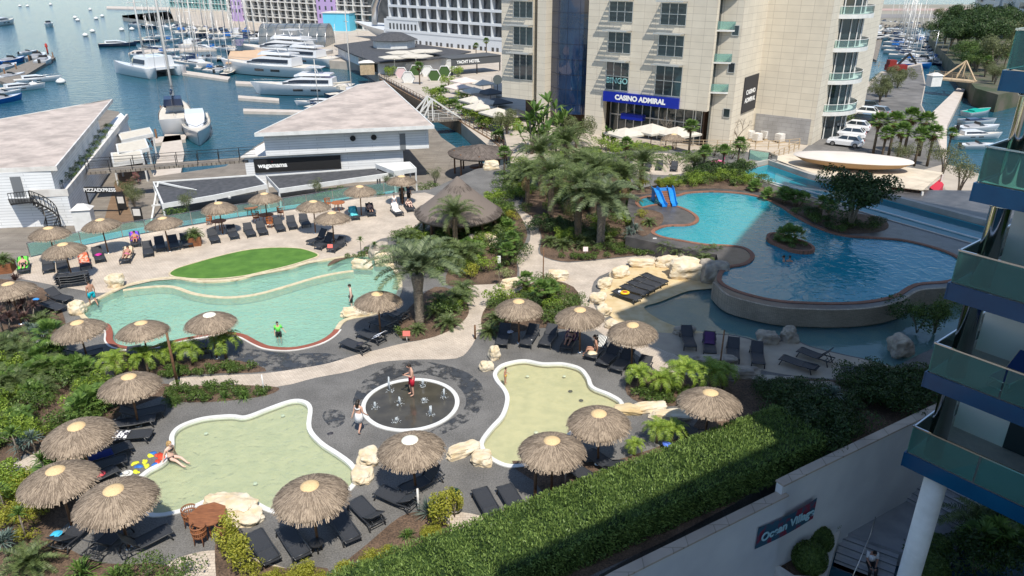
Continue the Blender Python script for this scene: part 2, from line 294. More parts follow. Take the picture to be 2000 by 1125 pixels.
brr = brickM('brown_brick_edge', (.3, .14, .09), (.24, .11, .07), (.12, .07, .05), sc=5, bump=.2)
b = MB(); b.ribbon(pD, .3, TZ-.08, TZ+.035); tag(b.build('main_pool_edge', brr), 'reddish brown brick edging around the large blue pool', 'pool edge')
W_ = PG([(1905,548),(1855,562),(1795,568),(1755,590),(1702,602),(1640,606),(1580,605),(1518,601),(1464,590),(1420,576),(1394,552)], TZ)
b = MB(); b.ribbon(smooth(W_, 5, False), .16, .0, TZ+.05, closed=False); tag(b.build('curved_pool_wall', brickM('stone_cladding', (.4, .34, .27), (.3, .26, .2), (.12, .1, .08), sc=3, w=.6, h=.12, wall=0)), 'curved stone clad retaining wall under the large blue pool', 'wall')
b = MB(); b.ribbon([G(1470,346,TZ), G(1600,379,TZ), G(1720,412,TZ), G(1960,480,TZ)], .12, TZ-.4, TZ+.03, closed=False); tag(b.build('lane_divider', K['white']), 'white divider line along the narrow pool behind the trees', 'pool edge')
b = MB(); b.ribbon([G(1480,351,TZ), G(1600,389,TZ), G(1720,425,TZ), G(1900,476,TZ)], .22, TZ-.1, TZ+.04, closed=False); b.ribbon([G(1440,333,TZ), G(1500,320,TZ), G(1580,347,TZ), G(1700,380,TZ), G(1960,449,TZ)], .5, TZ-.1, TZ+.45, closed=False); tag(b.build('lane_pool_parapet', K['concrete']), 'pale stone parapet edging the narrow blue lane pool', 'pool edge')
isl = smooth(PG([(1500,463),(1515,459),(1545,468),(1575,478),(1588,488),(1580,494),(1550,492),(1520,480),(1503,472)], TZ), 4)
b = MB(); b.prism(isl, TZ-.9, TZ+.12); ip = tag(b.build('pool_island', K['soil']), 'small planted oval island in the large blue pool', 'island'); b = MB(); b.ribbon(isl, .22, TZ-.3, TZ+.2); b.build('island_kerb', brr, ip)
# paths and paving
def flat(name, pts, z, mat, sm=True, kind='structure', k=4):
    P = PG(pts, z); P = smooth(P, k) if sm else P; b = MB(); b.sheet(P, z); return tag(b.build(name, mat), kind=kind)
b = MB(); T1 = PG([(40,506),(240,464),(420,433),(600,406),(700,388),(830,376),(880,392),(870,430),(820,452),(745,466),(712,482),(700,497),(655,506),(622,511),(600,515),(560,527),(500,538),(460,548),(400,552),(345,545),(300,548),(250,559),(222,571),(190,572),(120,560),(60,548),(20,540)], .005)
b.sheet(T1, .005); tag(b.build('cream_terrace', K['cream']), kind='structure')
PATH = [(0,915),(40,900),(80,880),(88,900),(60,915),(20,940),(-40,955),(-60,925)]
flat('garden_path', PATH, .006, K['cream'])
flat('winding_path', [(330,752),(350,739),(400,735),(450,732),(516,729),(588,719),(643,709),(692,694),(737,683),(781,672),(836,661),(877,646),(907,625),(916,603),(905,575),(898,552),(930,556),(985,552),(1015,540),(1010,500),(1035,470),(1030,440),(1000,415),(1015,408),(1046,430),(1056,465),(1052,495),(1095,512),(1150,510),(1250,500),(1330,494),(1380,503),(1340,512),(1240,520),(1170,540),(1155,575),(1168,610),(1200,640),(1262,664),(1330,700),(1350,745),(1300,735),(1240,690),(1180,655),(1120,610),(1075,580),(1000,575),(950,602),(943,642),(929,661),(918,680),(891,700),(808,702),(739,708),(684,725),(615,738),(541,755),(430,752),(370,757)], .006, K['cream'], k=3)
flat('sandy_beach', [(1175,560),(1190,540),(1240,520),(1320,520),(1400,530),(1400,560),(1345,568),(1290,589),(1258,600),(1285,622),(1330,640),(1380,650),(1300,650),(1230,640),(1190,615),(1172,590)], .008, K['sand'])
flat('stone_terrace', [(1240,650),(1300,648),(1380,652),(1440,657),(1500,672),(1545,663),(1580,677),(1640,692),(1700,705),(1745,717),(1770,735),(1700,742),(1560,735),(1450,715),(1380,700),(1310,690)], .007, M('pale_stone_deck', (.42, .36, .28), (.34, .29, .23), scale=1, bump=.4))
flat('garden_path_near', [(310,1140),(330,1100),(380,1080),(430,1075),(480,1085),(560,1110),(620,1125),(600,1150),(400,1160)], .006, K['cream'])
flat('garden_path_side', [(868,1030),(880,1005),(900,1000),(945,1010),(960,1030),(900,1050),(850,1060)], .007, K['cream'])
lw = flat('lawn_patch', LAWN, .03, K['lawn'])
lw['kind'] = 'structure'
b = MB(); b.ribbon(smooth(PG(LAWN), 4), .12, 0, .05); tag(b.build('lawn_kerb', K['rim']), 'thin cream kerb around the artificial lawn by the lagoon', 'kerb')
# splash fountain pad
fc = G(802, 789); fr = 2.3
b = MB(); b.lathe([(0.01, .012), (fr, .012)], 64, fc); tag(b.build('fountain_pad', M('wet_fountain_floor', (.055, .05, .04), (.08, .072, .055), scale=1.5, rough=.12, spec=.6)), kind='structure')
b = MB(); b.lathe([(fr-.1, .0), (fr-.1, .05), (fr+.12, .05), (fr+.12, 0)], 72, fc, sm=False); tag(b.build('fountain_ring', K['white']), 'white ring kerb around the dark splash fountain', 'kerb')
wet = M('wet_patch', (.035, .037, .04), (.06, .062, .065), rough=.3, scale=3); t = wet.node_tree; ms = t.nodes.new('ShaderNodeMixShader'); tr = t.nodes.new('ShaderNodeBsdfTransparent'); n3 = t.nodes.new('ShaderNodeTexNoise'); n3.inputs['Scale'].default_value = 1.1; n3.inputs['Detail'].default_value = 8; n3.inputs['Roughness'].default_value = .65
t.links.new(t.nodes['Texture Coordinate'].outputs['Object'], n3.inputs[0]); mr = t.nodes.new('ShaderNodeMapRange'); t.links.new(n3.outputs['Fac'], mr.inputs[0]); mr.inputs[1].default_value = .44; mr.inputs[2].default_value = .56; t.links.new(mr.outputs[0], ms.inputs[0]); t.links.new(tr.outputs[0], ms.inputs[1]); t.links.new(t.nodes['Principled BSDF'].outputs[0], ms.inputs[2]); t.links.new(ms.outputs[0], t.nodes['Material Output'].inputs[0])
for i, pts in enumerate([[(720,735),(800,705),(900,722),(945,760),(930,810),(860,850),(830,850),(905,800),(900,760),(850,735),(790,733),(730,765),(700,800),(690,780)], [(470,680),(560,690),(640,690),(680,705),(600,718),(520,725),(470,715),(455,695)], [(640,800),(670,805),(672,825),(650,835),(630,815)]]):
    flat('wet_paving', pts, .003, wet, k=5)
# planting beds: mulch
BEDS = [[(318,775),(330,757),(400,753),(480,752),(545,757),(520,772),(440,783),(360,785)],
 [(-80,560),(60,555),(110,590),(130,640),(120,700),(180,720),(240,745),(330,750),(318,772),(250,800),(190,850),(130,890),(70,880),(0,905),(-100,900)],
 [(380,700),(470,705),(520,725),(400,730),(330,737),(240,728),(200,700),(240,685),(300,690)],
 [(-80,930),(40,935),(80,905),(130,935),(150,1000),(110,1050),(200,1100),(330,1105),(330,1200),(-100,1200)],
 [(790,665),(775,640),(800,600),(850,560),(900,575),(916,603),(907,625),(877,646),(836,661)],
 [(870,555),(880,500),(830,460),(870,430),(930,400),(985,395),(1015,420),(1030,460),(1010,500),(1010,540),(985,552),(930,556)],
 [(940,620),(960,590),(1010,570),(1060,545),(1120,560),(1135,600),(1120,640),(1060,640),(1000,650),(950,655)],
 [(1018,405),(1040,370),(1120,345),(1230,350),(1236,400),(1240,440),(1280,474),(1340,488),(1400,497),(1400,512),(1330,492),(1250,498),(1150,508),(1095,510),(1056,495),(1058,465),(1048,430)],
 [(1230,740),(1290,725),(1360,735),(1430,745),(1430,775),(1350,790),(1270,792),(1225,770)],
 [(720,1060),(780,1010),(820,1000),(860,1010),(880,1040),(840,1070),(760,1100),(700,1125),(640,1140),(660,1110)],
 [(430,1020),(470,1040),(490,1090),(560,1110),(640,1110),(620,1160),(450,1160),(420,1100)],
 [(640,520),(655,505),(700,497),(740,480),(770,495),(760,512),(720,500),(680,503)],
 [(1440,740),(1560,738),(1700,744),(1790,720),(1860,740),(1800,800),(1540,915),(1400,900),(1350,850),(1380,800)],
 [(1000,900),(1060,960),(950,1010),(850,1070),(700,1140),(700,1250),(1140,1130),(1520,928),(1500,860),(1400,830),(1200,900)]]
for i, q in enumerate(BEDS): flat('planting_bed', q, .012+.0005*i, K['soil'], k=3)
q = [(1490,378),(1540,380),(1640,410),(1720,425),(1735,445),(1700,455),(1640,455),(1600,440),(1560,420)]
P = smooth(PG(q, TZ+.01), 3); b = MB(); b.sheet(P, TZ+.01); tag(b.build('planting_bed', K['soil']), kind='structure')
P = smooth(PG([(1235,372),(1330,352),(1440,340),(1470,355),(1500,375),(1400,368),(1330,372),(1250,380)], TZ+.01), 3); b = MB(); b.sheet(P, TZ+.01); tag(b.build('planting_bed', K['soil']), kind='structure')
b = MB(); b.sheet(smooth(PG([(1238,440),(1250,410),(1290,415),(1295,432),(1280,447),(1255,462)], TZ+.012), 3), TZ+.012); tag(b.build('planting_bed', K['soil']), kind='structure')
flat('back_terrace', [(1235,318),(1260,302),(1310,300),(1352,318),(1345,335),(1300,342),(1250,336)], .01, K['cream'])
# lower ground: plaza, car park, promenades
b = MB(); PZ = [G(1000,330,PL), G(985,262,PL), G(960,150,PL), G(1000,120,PL), G(1640,150,PL), G(1690,165,PL), G(1720,140,PL), G(1800,122,PL), G(1808,165,PL), G(1800,205,PL), G(1830,260,PL), G(1850,320,PL), Vector((55, 70, 0)), Vector((70, 60, 0)), Vector((90, 40, 0)), Vector((40, 50, 0)), Vector((5, 50, 0))]
b.sheet(PZ, PL); b.prism(PZ, -6, PL, top=False); tag(b.build('plaza', M('plaza_paving', (.46, .4, .33), (.38, .33, .27), scale=.6, detail=8)), kind='structure')
b = MB(); b.sheet(PG([(1560,300),(1640,232),(1690,180),(1722,143),(1798,126),(1806,165),(1798,205),(1828,260),(1845,320),(1700,360)], PL+.006), PL+.006); tag(b.build('car_park_road', K['asph']), kind='structure')
LD = [(-300,620),(60,512),(240,472),(420,440),(600,412),(850,378),(1000,345),(990,330),(930,315),(862,268),(845,245),(790,200),(745,163),(690,180),(560,245),(478,300),(440,325),(300,345),(262,262),(232,218),(150,205),(-300,290)]
P = PG(LD, LOW); b = MB(); b.sheet(P, LOW); b.prism(P, -7, LOW, top=False); tag(b.build('lower_promenade', K['gwood']), kind='structure')
RD = [(1012,325),(960,290),(880,222),(745,150),(700,122),(640,118),(600,90),(560,62),(520,62),(380,50),(340,40),(330,12),(500,-10),(1000,-30),(1100,60),(1100,300)]
P = PG(RD, -3.0); b = MB(); b.sheet(P, -3.0); b.prism(P, -7, -3.0, top=False); tag(b.build('marina_promenade', M('promenade_paving', (.5, .44, .37), (.4, .35, .29), scale=.4, detail=8)), kind='structure')
# ================= thatched parasols
def thatchM(name, a, b_):
    return M(name, a, b_, rough=.95, scale=2, detail=6, isl=.9, mid=(.2, .8), bump=.6, bscale=30)
K['thatch'] = thatchM('reed_thatch', (.17, .13, .095), (.38, .3, .22)); K['thatchd'] = thatchM('dark_reed_thatch', (.07, .056, .048), (.17, .14, .12))
K['cap'] = M('woven_cap', (.72, .52, .28), (.64, .45, .23), scale=20, bump=.4, bscale=60); K['capw'] = M('white_cap', (.85, .83, .72), (.78, .75, .62), scale=20, bump=.3)
def prof(r):    # height under the cap at radius r
    q = r/1.4; return 2.66-.03*q-.54*q**2.1
def canopy(seed, n=2400):
    R = random.Random(seed); b = MB()
    P = [(.2, prof(.2)), (.5, prof(.5)), (.8, prof(.8)), (1.1, prof(1.1)), (1.33, prof(1.33)-.01), (1.28, prof(1.33)-.07), (.9, prof(1.0)-.2), (.1, 2.4)]
    b.lathe(P, 36, jit=.012)
    for i in range(n):
        t = R.uniform(0, 2*math.pi); r0 = math.sqrt(R.uniform(.02, 1))*1.18; l = R.uniform(.22, .4); r1 = min(r0+l, 1.41+R.uniform(-.05, .04)); tw = R.uniform(-.09, .09); wd = R.uniform(.005, .012)
        z0 = prof(r0)+R.uniform(.0, .02); z1 = prof(r1)+R.uniform(.0, .03)-(.06 if r1 > 1.38 else 0)
        a = Vector((r0*math.cos(t), r0*math.sin(t), z0)); c = Vector((r1*math.cos(t+tw/2), r1*math.sin(t+tw/2), z1)); s = Vector((-math.sin(t), math.cos(t), 0))*wd
        b.add([a-s, a+s, c+s*1.3, c-s*1.3], [(0, 1, 2, 3)])
    return b
def parasol(seed, cm='thatch', cap='cap'):
    r = thing('parasol', 'x', 'parasol')
    canopy(seed).build('canopy', K[cm], r)
    b = MB(); b.lathe([(.34, 2.615), (.33, 2.65), (.2, 2.70), (.01, 2.74)], 24, jit=.01); b.build('cap', K[cap], r)
    b = MB(); b.tube([(0, 0, 0), (0, 0, 1.2), (.0, 0, 2.45)], [.055, .05, .045], 10)
    p = b.build('pole', K['pole'], r); b = MB(); b.lathe([(.16, 0), (.16, .03), (.07, .06)], 16); b.build('collar', K['steel'], p)
    b = MB()
    for k in range(8):
        t = k*math.pi/4; b.bar((0, 0, 1.9), (1.15*math.cos(t), 1.15*math.sin(t), prof(1.15)-.13), .025)
    b.build('ribs', K['pole'], r)
    return Proto(r)
PA = parasol(1); PB_ = parasol(2); PW = parasol(3, cap='capw')
Z = 2.72; g1 = 'reed parasols around the pools'
for u, v, p, sc, lab in [
 (220,950,PA,1.04,'large reed parasol nearest bottom left, beside the kerb of the lower left splash pool'), (107,916,PB_,1,'reed parasol between the leafy left bed and the parasol at the splash pool corner'),
 (150,826,PA,1.02,'reed parasol above a lounger with a black and white patterned towel'), (247,734,PB_,1,'reed parasol above two loungers just below the tall bare wooden post'),
 (605,946,PA,1.04,'big reed parasol over four charcoal loungers and a small table, bottom centre'), (806,853,PW,1,'reed parasol with a white cap just below the splash fountain'),
 (1080,858,PB_,1,'reed parasol in front of the hedge with a short bare post beside it'), (1174,803,PA,1,'reed parasol at the lower right tip of the paddling pool'),
 (1388,766,PB_,1,'reed parasol by the beige rocks where the hedge meets the shade'), (1240,631,PA,1,'reed parasol over the row of loungers ending at the small palms'),
 (1136,602,PB_,1,'reed parasol beside a purple towel and a seated woman'), (1014,586,PA,1,'reed parasol at the left end of the row above the paddling pool'),
 (737,572,PB_,1,'reed parasol on the right shore of the lagoon under the giant palm'), (408,613,PW,1,'reed parasol with a white cap behind the near edge of the lagoon'),
 (274,630,PA,1,'reed parasol overlapping the red brick curve of the lagoon'), (152,627,PB_,1,'reed parasol left of the red brick curve of the lagoon'),
 (18,552,PA,1,'reed parasol half hidden by purple spiky plants at the left edge'), (124,474,PB_,1,'reed parasol over the orange towel lounger, front one of the left pair'),
 (91,443,PA,1,'reed parasol behind its twin at the left end of the glass fence'), (196,427,PB_,1,'reed parasol by the glass fence near the blue and purple towels'),
 (319,424,PA,1,'reed parasol shading four loungers left of the potted shrub'), (425,394,PB_,1,'reed parasol above the table right of the potted shrub'),
 (515,377,PA,1,'reed parasol over the round table behind the lounger row'), (609,392,PB_,1,'reed parasol at the right end of the long lounger row'),
 (646,414,PA,1,'reed parasol over the loungers at the right tip of the lawn'), (701,362,PB_,1,'reed parasol above the lounger with a cyan towel'),
 (783,343,PA,1,'reed parasol near the standing people left of the big thatched roof')]:
    g = G(u, v, Z*sc); o = p.put((g.x, g.y, 0), random.uniform(0, 6), lab, None, (sc, sc*random.uniform(.95, 1.04), sc)); o.rotation_euler.x = random.uniform(-.04, .04); o.rotation_euler.y = random.uniform(-.04, .04)
g = G(1316, 263, PL+Z); PB_.put((g.x, g.y, PL), 1, 'lone reed parasol among white ones in front of the casino', None, 1.05)
# ================= sun loungers
lf = M('charcoal_resin', (.034, .036, .04), rough=.38, spec=.5); ls = M('charcoal_mesh', (.042, .045, .052), (.03, .032, .037), rough=.6, scale=30, bump=.3, bscale=90)
def lounger(back, name='sun_lounger'):                 # head at +y, foot at -y, lies on z=0
    r = thing(name, 'x', 'sun lounger')
    b = MB(); W2 = .33
    for s in (-1, 1):
        pr = [(-1.0, .30), (-.86, .355), (-.5, .33), (0, .30), (.45, .33), (.9, .36)]
        q = [Vector((s*W2, y, z)) for y, z in smooth2(pr)]
        b.tube(q, .032, 6)
    b.tube([(-W2, -.99, .30), (W2, -.99, .30)], .03, 6); b.tube([(-W2, .9, .36), (W2, .9, .36)], .028, 6); b.bar((-W2, .2, .29), (W2, .2, .29), .03); b.bar((-W2, -.6, .3), (W2, -.6, .3), .03)
    fr = b.build('frame', lf, r)
    for sx in (-1, 1):
        for y, dy in ((-.78, -.1), (.62, .12)):
            b = MB(); b.tube([(sx*W2, y+dy*.3, .33), (sx*(W2+.01), y+dy, .16), (sx*(W2+.01), y+dy*1.5, 0)], [.035, .03, .034], 6); b.build('leg', lf, r)
    b = MB(); pts = [(-.97, .325), (-.8, .355), (-.4, .335), (0, .315), (.22, .325)]
    pp = smooth2(pts); vs = []; n = len(pp)
    for y, z in pp: vs += [(-.3, y, z), (.3, y, z), (.3, y, z-.03), (-.3, y, z-.03)]
    fs = [(i*4+k, i*4+4+k, i*4+4+(k+1) % 4, i*4+(k+1) % 4) for i in range(n-1) for k in range(4)]; b.add(vs, [f[::-1] for f in fs]+[(0, 1, 2, 3), ((n-1)*4+3, (n-1)*4+2, (n-1)*4+1, (n-1)*4)]); b.build('seat', ls, r)
    a = math.radians(back); c, s_ = math.cos(a), math.sin(a); b = MB()
    L = .76; vs = []
    for t, wdt in ((0, .3), (.1, .31), (.5, .31), (.7, .3), (L, .27)):
        bow = -.03*math.sin(t/L*3.14); y = .24+t*c+bow*s_; z = .335+t*s_-bow*-c*1
        vs += [(-wdt, y, z), (wdt, y, z), (wdt, y+.03*s_, z-.03*c), (-wdt, y+.03*s_, z-.03*c)]
    fs = [(i*4+k, i*4+4+k, i*4+4+(k+1) % 4, i*4+(k+1) % 4) for i in range(4) for k in range(4)]; b.add(vs, [f[::-1] for f in fs]+[(0, 1, 2, 3), (19, 18, 17, 16)]); bk = b.build('backrest', ls, r)
    b = MB()
    for s in (-1, 1): b.tube([(s*.31, .2, .33), (s*.325, .24+.4*c, .335+.4*s_), (s*.3, .24+.78*c, .335+.78*s_)], .022, 6)
    if back > 15:
        for s in (-1, 1): b.bar((s*.2, .24+.45*c, .31+.45*s_), (s*.2, .24+.45*c+.25, .33), .02)
    b.build('back_frame', lf, bk)
    b = MB(); b.box((0, .72, .25), (.56, .05, .02)); b.box((0, .55, .25), (.56, .05, .02)); b.build('slats', lf, r)
    return Proto(r)
def smooth2(p, k=3): return [(q.x, q.y) for q in smooth([(a, b, 0) for a, b in p], k, False)]
L0, L1, L2 = lounger(0), lounger(32), lounger(52)
def lay(h, f, proto, lab, z=0.0, group=None, dz=0):
    a, b = G(h[0], h[1], z+.35), G(f[0], f[1], z+.35); d = a-b; m = (a+b)/2
    o = proto.put((m.x, m.y, z+dz), math.atan2(d.y, d.x)-math.pi/2, lab, group); return o
def on_lounger(lo, y, z, rz=0): v = rotz((0, y, 0), lo.rotation_euler.z); return (lo.location.x+v.x, lo.location.y+v.y, lo.location.z+z)
def towel(lo, mats, lab, name='towel', back=32, y0=-.5, y1=.95, stripe=None, w=.34):
    b = MB(); a = math.radians(back); ys = [y0+(y1-y0)*i/12 for i in range(13)]; R = random.Random(len(lab)+int(lo.location.x*7))
    vs = []
    for y in ys:
        if y > .24: t = y-.24; Y = .24+t*math.cos(a); zz = .36+t*math.sin(a)
        else: Y = y; zz = .362+.02*abs(y+.1)
        jx = R.uniform(-.03, .03)
        for x in (-w-.03, -w*.6, 0, w*.6, w+.03): vs.append((x+jx, Y, zz+R.uniform(.0, .02)-(.09 if abs(x) > w else 0)))
    fs = [(i*5+k, i*5+k+1, i*5+k+6, i*5+k+5) for i in range(12) for k in range(4)]
    b.add(vs, fs, True); o = b.build(name, mats); o.location = lo.location; o.rotation_euler = lo.rotation_euler
    sm = o.modifiers.new('thick', 'SOLIDIFY'); sm.thickness = .015
    return tag(o, lab, 'towel')
c_ = 'charcoal sun lounger '
LG = {}
for key, h, f, p, lab in [
 ('green',(47,503),(44,536),L1,'lounger draped in a bright green towel at the left end'),
 ('a1',(92,503),(94,532),L1,c_+'with nothing on it, left one under the front left parasol pair'),
 ('a2',(119,503),(122,527),L1,c_+'right one under the front left parasol pair, behind the stack'),
 ('or',(162,497),(168,523),L1,'lounger carrying an orange towel, left of the pink cloth'),
 ('pk',(186,483),(199,513),L1,c_+'with a crumpled pink cloth on its seat'),
 ('ly',(254,488),(241,510),L1,'lounger on which someone lies on a beige towel'),
 ('pu',(263,455),(265,482),L1,'lounger with a blue and purple towel near the glass fence'),
 ('a3',(287,471),(290,503),L1,c_+'standing in front of the shaded three, left of the parasol pole'),
 ('a4',(309,463),(316,491),L1,c_+'leftmost of three in the shade left of the potted shrub'),
 ('a5',(334,460),(344,489),L1,c_+'middle of three in the shade left of the potted shrub'),
 ('a6',(357,457),(370,483),L1,c_+'next to the potted shrub on its left side'),
 ('b1',(410,449),(424,474),L1,c_+'right of the potted shrub, first of the long row'),
 ('b2',(446,440),(463,468),L1,c_+'second of the long row behind the lawn'),
 ('b3',(478,436),(496,464),L1,c_+'third of the long row behind the lawn'),
 ('b4',(504,432),(519,461),L1,c_+'fourth of the long row behind the lawn'),
 ('b5',(538,427),(553,453),L1,c_+'fifth of the long row behind the lawn'),
 ('b6',(564,422),(576,449),L1,c_+'sixth of the long row behind the lawn'),
 ('b7',(588,418),(602,444),L1,c_+'last of the long row, half under a parasol'),
 ('cy',(685,405),(698,430),L1,'lounger with a cyan towel behind the lagoon deck'),
 ('m1',(718,398),(729,423),L1,'lounger on which a sunbather lies, right of the cyan towel'),
 ('wt',(768,403),(782,417),L1,'lounger with a white towel right of the sunbather'),
 ('m2',(793,392),(806,411),L1,'lounger with a reclining woman next to the big thatched roof'),
 ('c1',(640,458),(603,472),L2,c_+'turned sideways at the lawn tip, farthest of three'),
 ('c2',(655,464),(616,482),L2,c_+'turned sideways at the lawn tip, middle of three'),
 ('c3',(676,467),(640,489),L1,c_+'turned sideways at the lawn tip, nearest of three'),
 ('d1',(88,570),(142,586),L1,c_+'behind the purple spiky plants, farther one'), ('d2',(80,586),(126,604),L0,c_+'behind the purple spiky plants, nearer one'),
 ('e1',(130,698),(195,685),L1,c_+'in the shade under the parasol left of the brick curve'), ('e2',(140,716),(205,702),L0,c_+'in front of its neighbour under the parasol left of the brick curve'),
 ('f0',(255,705),(262,675),L1,c_+'behind the feathery palms by the brick curve, first from left'), ('f1',(330,697),(325,668),L1,c_+'behind the feathery palms by the brick curve, middle'), ('f2',(400,692),(392,664),L1,c_+'behind the feathery palms by the white capped parasol'),
 ('g1',(722,682),(668,664),L1,c_+'with raised back facing the lagoon, nearest of the group'), ('g2',(756,664),(697,644),L1,c_+'with a white towel facing the lagoon'), ('g3',(782,640),(722,624),L1,c_+'deep in shade under the parasol by the giant palm'), ('g4',(800,622),(748,604),L1,c_+'farthest in the shade beside the giant palm trunk'),
 ('h1',(232,812),(322,796),L1,c_+'farther one under the parasol below the tall post'), ('h2',(215,828),(300,815),L0,c_+'nearer one under the parasol below the tall post'),
 ('pt',(215,848),(288,846),L0,'lounger with a black and white patterned towel'),
 ('bl',(180,893),(238,873),L0,'lounger with a navy blue towel left of the splash pool'), ('j1',(165,915),(228,898),L0,c_+'in the shade below the navy towel'), ('j2',(150,945),(210,920),L1,c_+'holding a red and white bag left of the splash pool'),
 ('k1',(235,1075),(322,1035),L2,c_+'with raised back, rightmost of three at the bottom left'), ('k2',(180,1080),(235,1030),L2,c_+'with raised back, middle of three at the bottom left'), ('k3',(125,1055),(165,1020),L1,c_+'leftmost of three at the bottom left, by a blue cloth'),
 ('n1',(530,1092),(496,1040),L0,c_+'leftmost of four under the big bottom centre parasol'), ('n2',(590,1082),(556,1030),L0,c_+'second of four under the big bottom centre parasol'), ('n3',(688,1050),(655,1000),L0,c_+'third of four, right of the small table'), ('n4',(740,1022),(693,975),L1,c_+'rightmost of four, its back raised, beside the sandstone boulder'),
 ('o1',(812,985),(740,955),L1,c_+'under the white capped parasol facing left'), ('o2',(850,925),(800,950),L2,c_+'with raised back under the white capped parasol'),
 ('q1',(962,998),(943,965),L0,c_+'partly hidden by the hedge, left of the short post, left one'), ('q2',(1012,990),(993,960),L0,c_+'partly hidden by the hedge, left of the short post, right one'),
 ('q3',(1158,935),(1120,912),L0,c_+'behind the hedge under the lower right parasols, nearer'), ('q4',(1200,912),(1160,888),L1,c_+'behind the hedge under the lower right parasols, farther'), ('q5',(1370,850),(1330,830),L1,c_+'behind the hedge by the last parasol in the sun'),
 ('r1',(988,640),(978,672),L1,c_+'first from the left in the row above the paddling pool'), ('r2',(1046,640),(1024,673),L1,c_+'second from the left in the row above the paddling pool'), ('r3',(1083,638),(1060,676),L1,c_+'third from the left in the row above the paddling pool'),
 ('rp',(1122,645),(1103,682),L1,'lounger with a purple towel next to a parasol pole'), ('rs',(1182,662),(1148,700),L1,'lounger with a black and white striped towel'),
 ('r4',(1208,676),(1172,712),L1,c_+'just right of the striped towel'), ('r5',(1235,686),(1198,724),L1,c_+'second to the right of the striped towel'), ('r6',(1268,700),(1236,741),L1,c_+'at the right end of the row, beside a small palm'),
 ('s1',(1200,566),(1246,583),L0,'flat lounger on the sand carrying a yellow float'), ('s2',(1215,556),(1262,573),L0,c_+'lying flat on the sand, second from the yellow float'), ('s3',(1228,548),(1276,565),L0,c_+'lying flat on the sand, middle of the side by side five'), ('s4',(1241,541),(1288,558),L0,c_+'lying flat on the sand, fourth from the yellow float'), ('s5',(1255,534),(1300,551),L0,c_+'lying flat on the sand, nearest the rocks'),
 ('t1',(1340,648),(1348,672),L1,c_+'leftmost on the shaded stone terrace'), ('tp',(1385,658),(1387,686),L1,'lounger with a dark purple towel on the shaded stone terrace'), ('t3',(1432,668),(1432,700),L1,c_+'on the shaded terrace, right of the purple towel'), ('t4',(1477,676),(1482,709),L1,c_+'on the shaded terrace, fourth from the left'),
 ('t5',(1595,718),(1528,697),L0,c_+'lying flat on the shaded terrace in front of a raised one'), ('t6',(1628,704),(1562,682),L2,c_+'with upright back on the shaded terrace at the water'), ('t7',(1718,722),(1648,720),L0,c_+'rightmost on the shaded terrace'),
 ('v1',(1268,318),(1262,332),L1,c_+'on the pale terrace behind the palm grove, left'), ('v2',(1290,316),(1286,331),L1,c_+'on the pale terrace behind the palm grove, middle'), ('v3',(1318,318),(1316,333),L1,c_+'on the pale terrace behind the palm grove, right')]:
    LG[key] = lay(h, f, p, lab)
for i in range(4): lay((108,553), (176,545), L0, ['bottom one of the stacked charcoal loungers by the lagoon', 'second from the bottom of the stacked charcoal loungers', 'third from the bottom of the stacked charcoal loungers', 'topmost of the stacked charcoal loungers by the lagoon'][i], 0, 'stacked loungers', .17*i)
for k, nm, cc, c2, lab, bk in [('green','towel',(.15,.75,.08),None,'bright green towel on the leftmost lounger',32),('or','towel',(.8,.12,.05),(.7,.4,.3),'orange towel with pale stripes',32),('ly','towel',(.6,.48,.33),None,'beige towel under a sunbather',32),('pu','towel',(.12,.08,.7),(.5,.05,.3),'blue and purple patterned towel on a lounger back',32),
 ('cy','towel',(.08,.5,.55),(.15,.65,.7),'cyan towel spread over a whole lounger',32),('wt','towel',(.8,.75,.7),None,'white towel on the lounger beside the big thatched roof',32),('bl','towel',(.015,.03,.16),None,'navy blue towel in the shade of a parasol',0),('pt','towel',(.75,.75,.75),(.03,.03,.05),'black and white patterned towel',0),
 ('rp','towel',(.12,.03,.14),None,'purple towel hanging over a lounger back',32),('rs','towel',(.75,.75,.72),None,'black and white striped towel on a raised lounger back',32),('tp','towel',(.07,.03,.1),None,'dark purple towel on the shaded terrace',32),('g2','towel',(.75,.78,.85),None,'white towel on a lounger at the lagoon shore',32)]:
    m = M('towel_cloth', cc, c2, rough=.95, scale=9 if k == 'pt' else 5, mid=(.48, .52), detail=1)
    y0, y1 = {'pt': (.0, .95), 'bl': (-.2, .9), 'rs': (.24, 1.0), 'rp': (.0, 1.0), 'tp': (.0, .9), 'g2': (.3, 1.0), 'pu': (-.1, 1.)}.get(k, (-.6, 1.0))
    if k == 'rs':
        t = m.node_tree; wv = t.nodes.new('ShaderNodeTexWave'); wv.inputs['Scale'].default_value = 4; tc = t.nodes.new('ShaderNodeTexCoord'); rp_ = t.nodes.new('ShaderNodeValToRGB'); rp_.color_ramp.interpolation = 'CONSTANT'; rp_.color_ramp.elements[1].position = .5
        rp_.color_ramp.elements[0].color = (.8, .8, .77, 1); rp_.color_ramp.elements[1].color = (.02, .02, .02, 1); t.links.new(tc.outputs['Object'], wv.inputs[0]); t.links.new(wv.outputs[0], rp_.inputs[0]); t.links.new(rp_.outputs[0], t.nodes['Principled BSDF'].inputs[0])
    towel(LG[k], m, lab, 'towel', bk, y0, y1)
def cloth_heap(loc, r, m, lab, cat, name, n=1.0, flat_=.4):
    b = MB(); R = random.Random(int(r*1000)+len(lab)); N = 10
    pr = [(r*math.cos(i/6*1.57), r*flat_*math.sin(i/6*1.57)) for i in range(7)]
    b.lathe([(max(a, .002), z) for a, z in pr], N, jit=.25); o = b.build(name, m); o.location = loc; o.rotation_euler.z = R.uniform(0, 6); o.scale.y = n
    return tag(o, lab, cat)
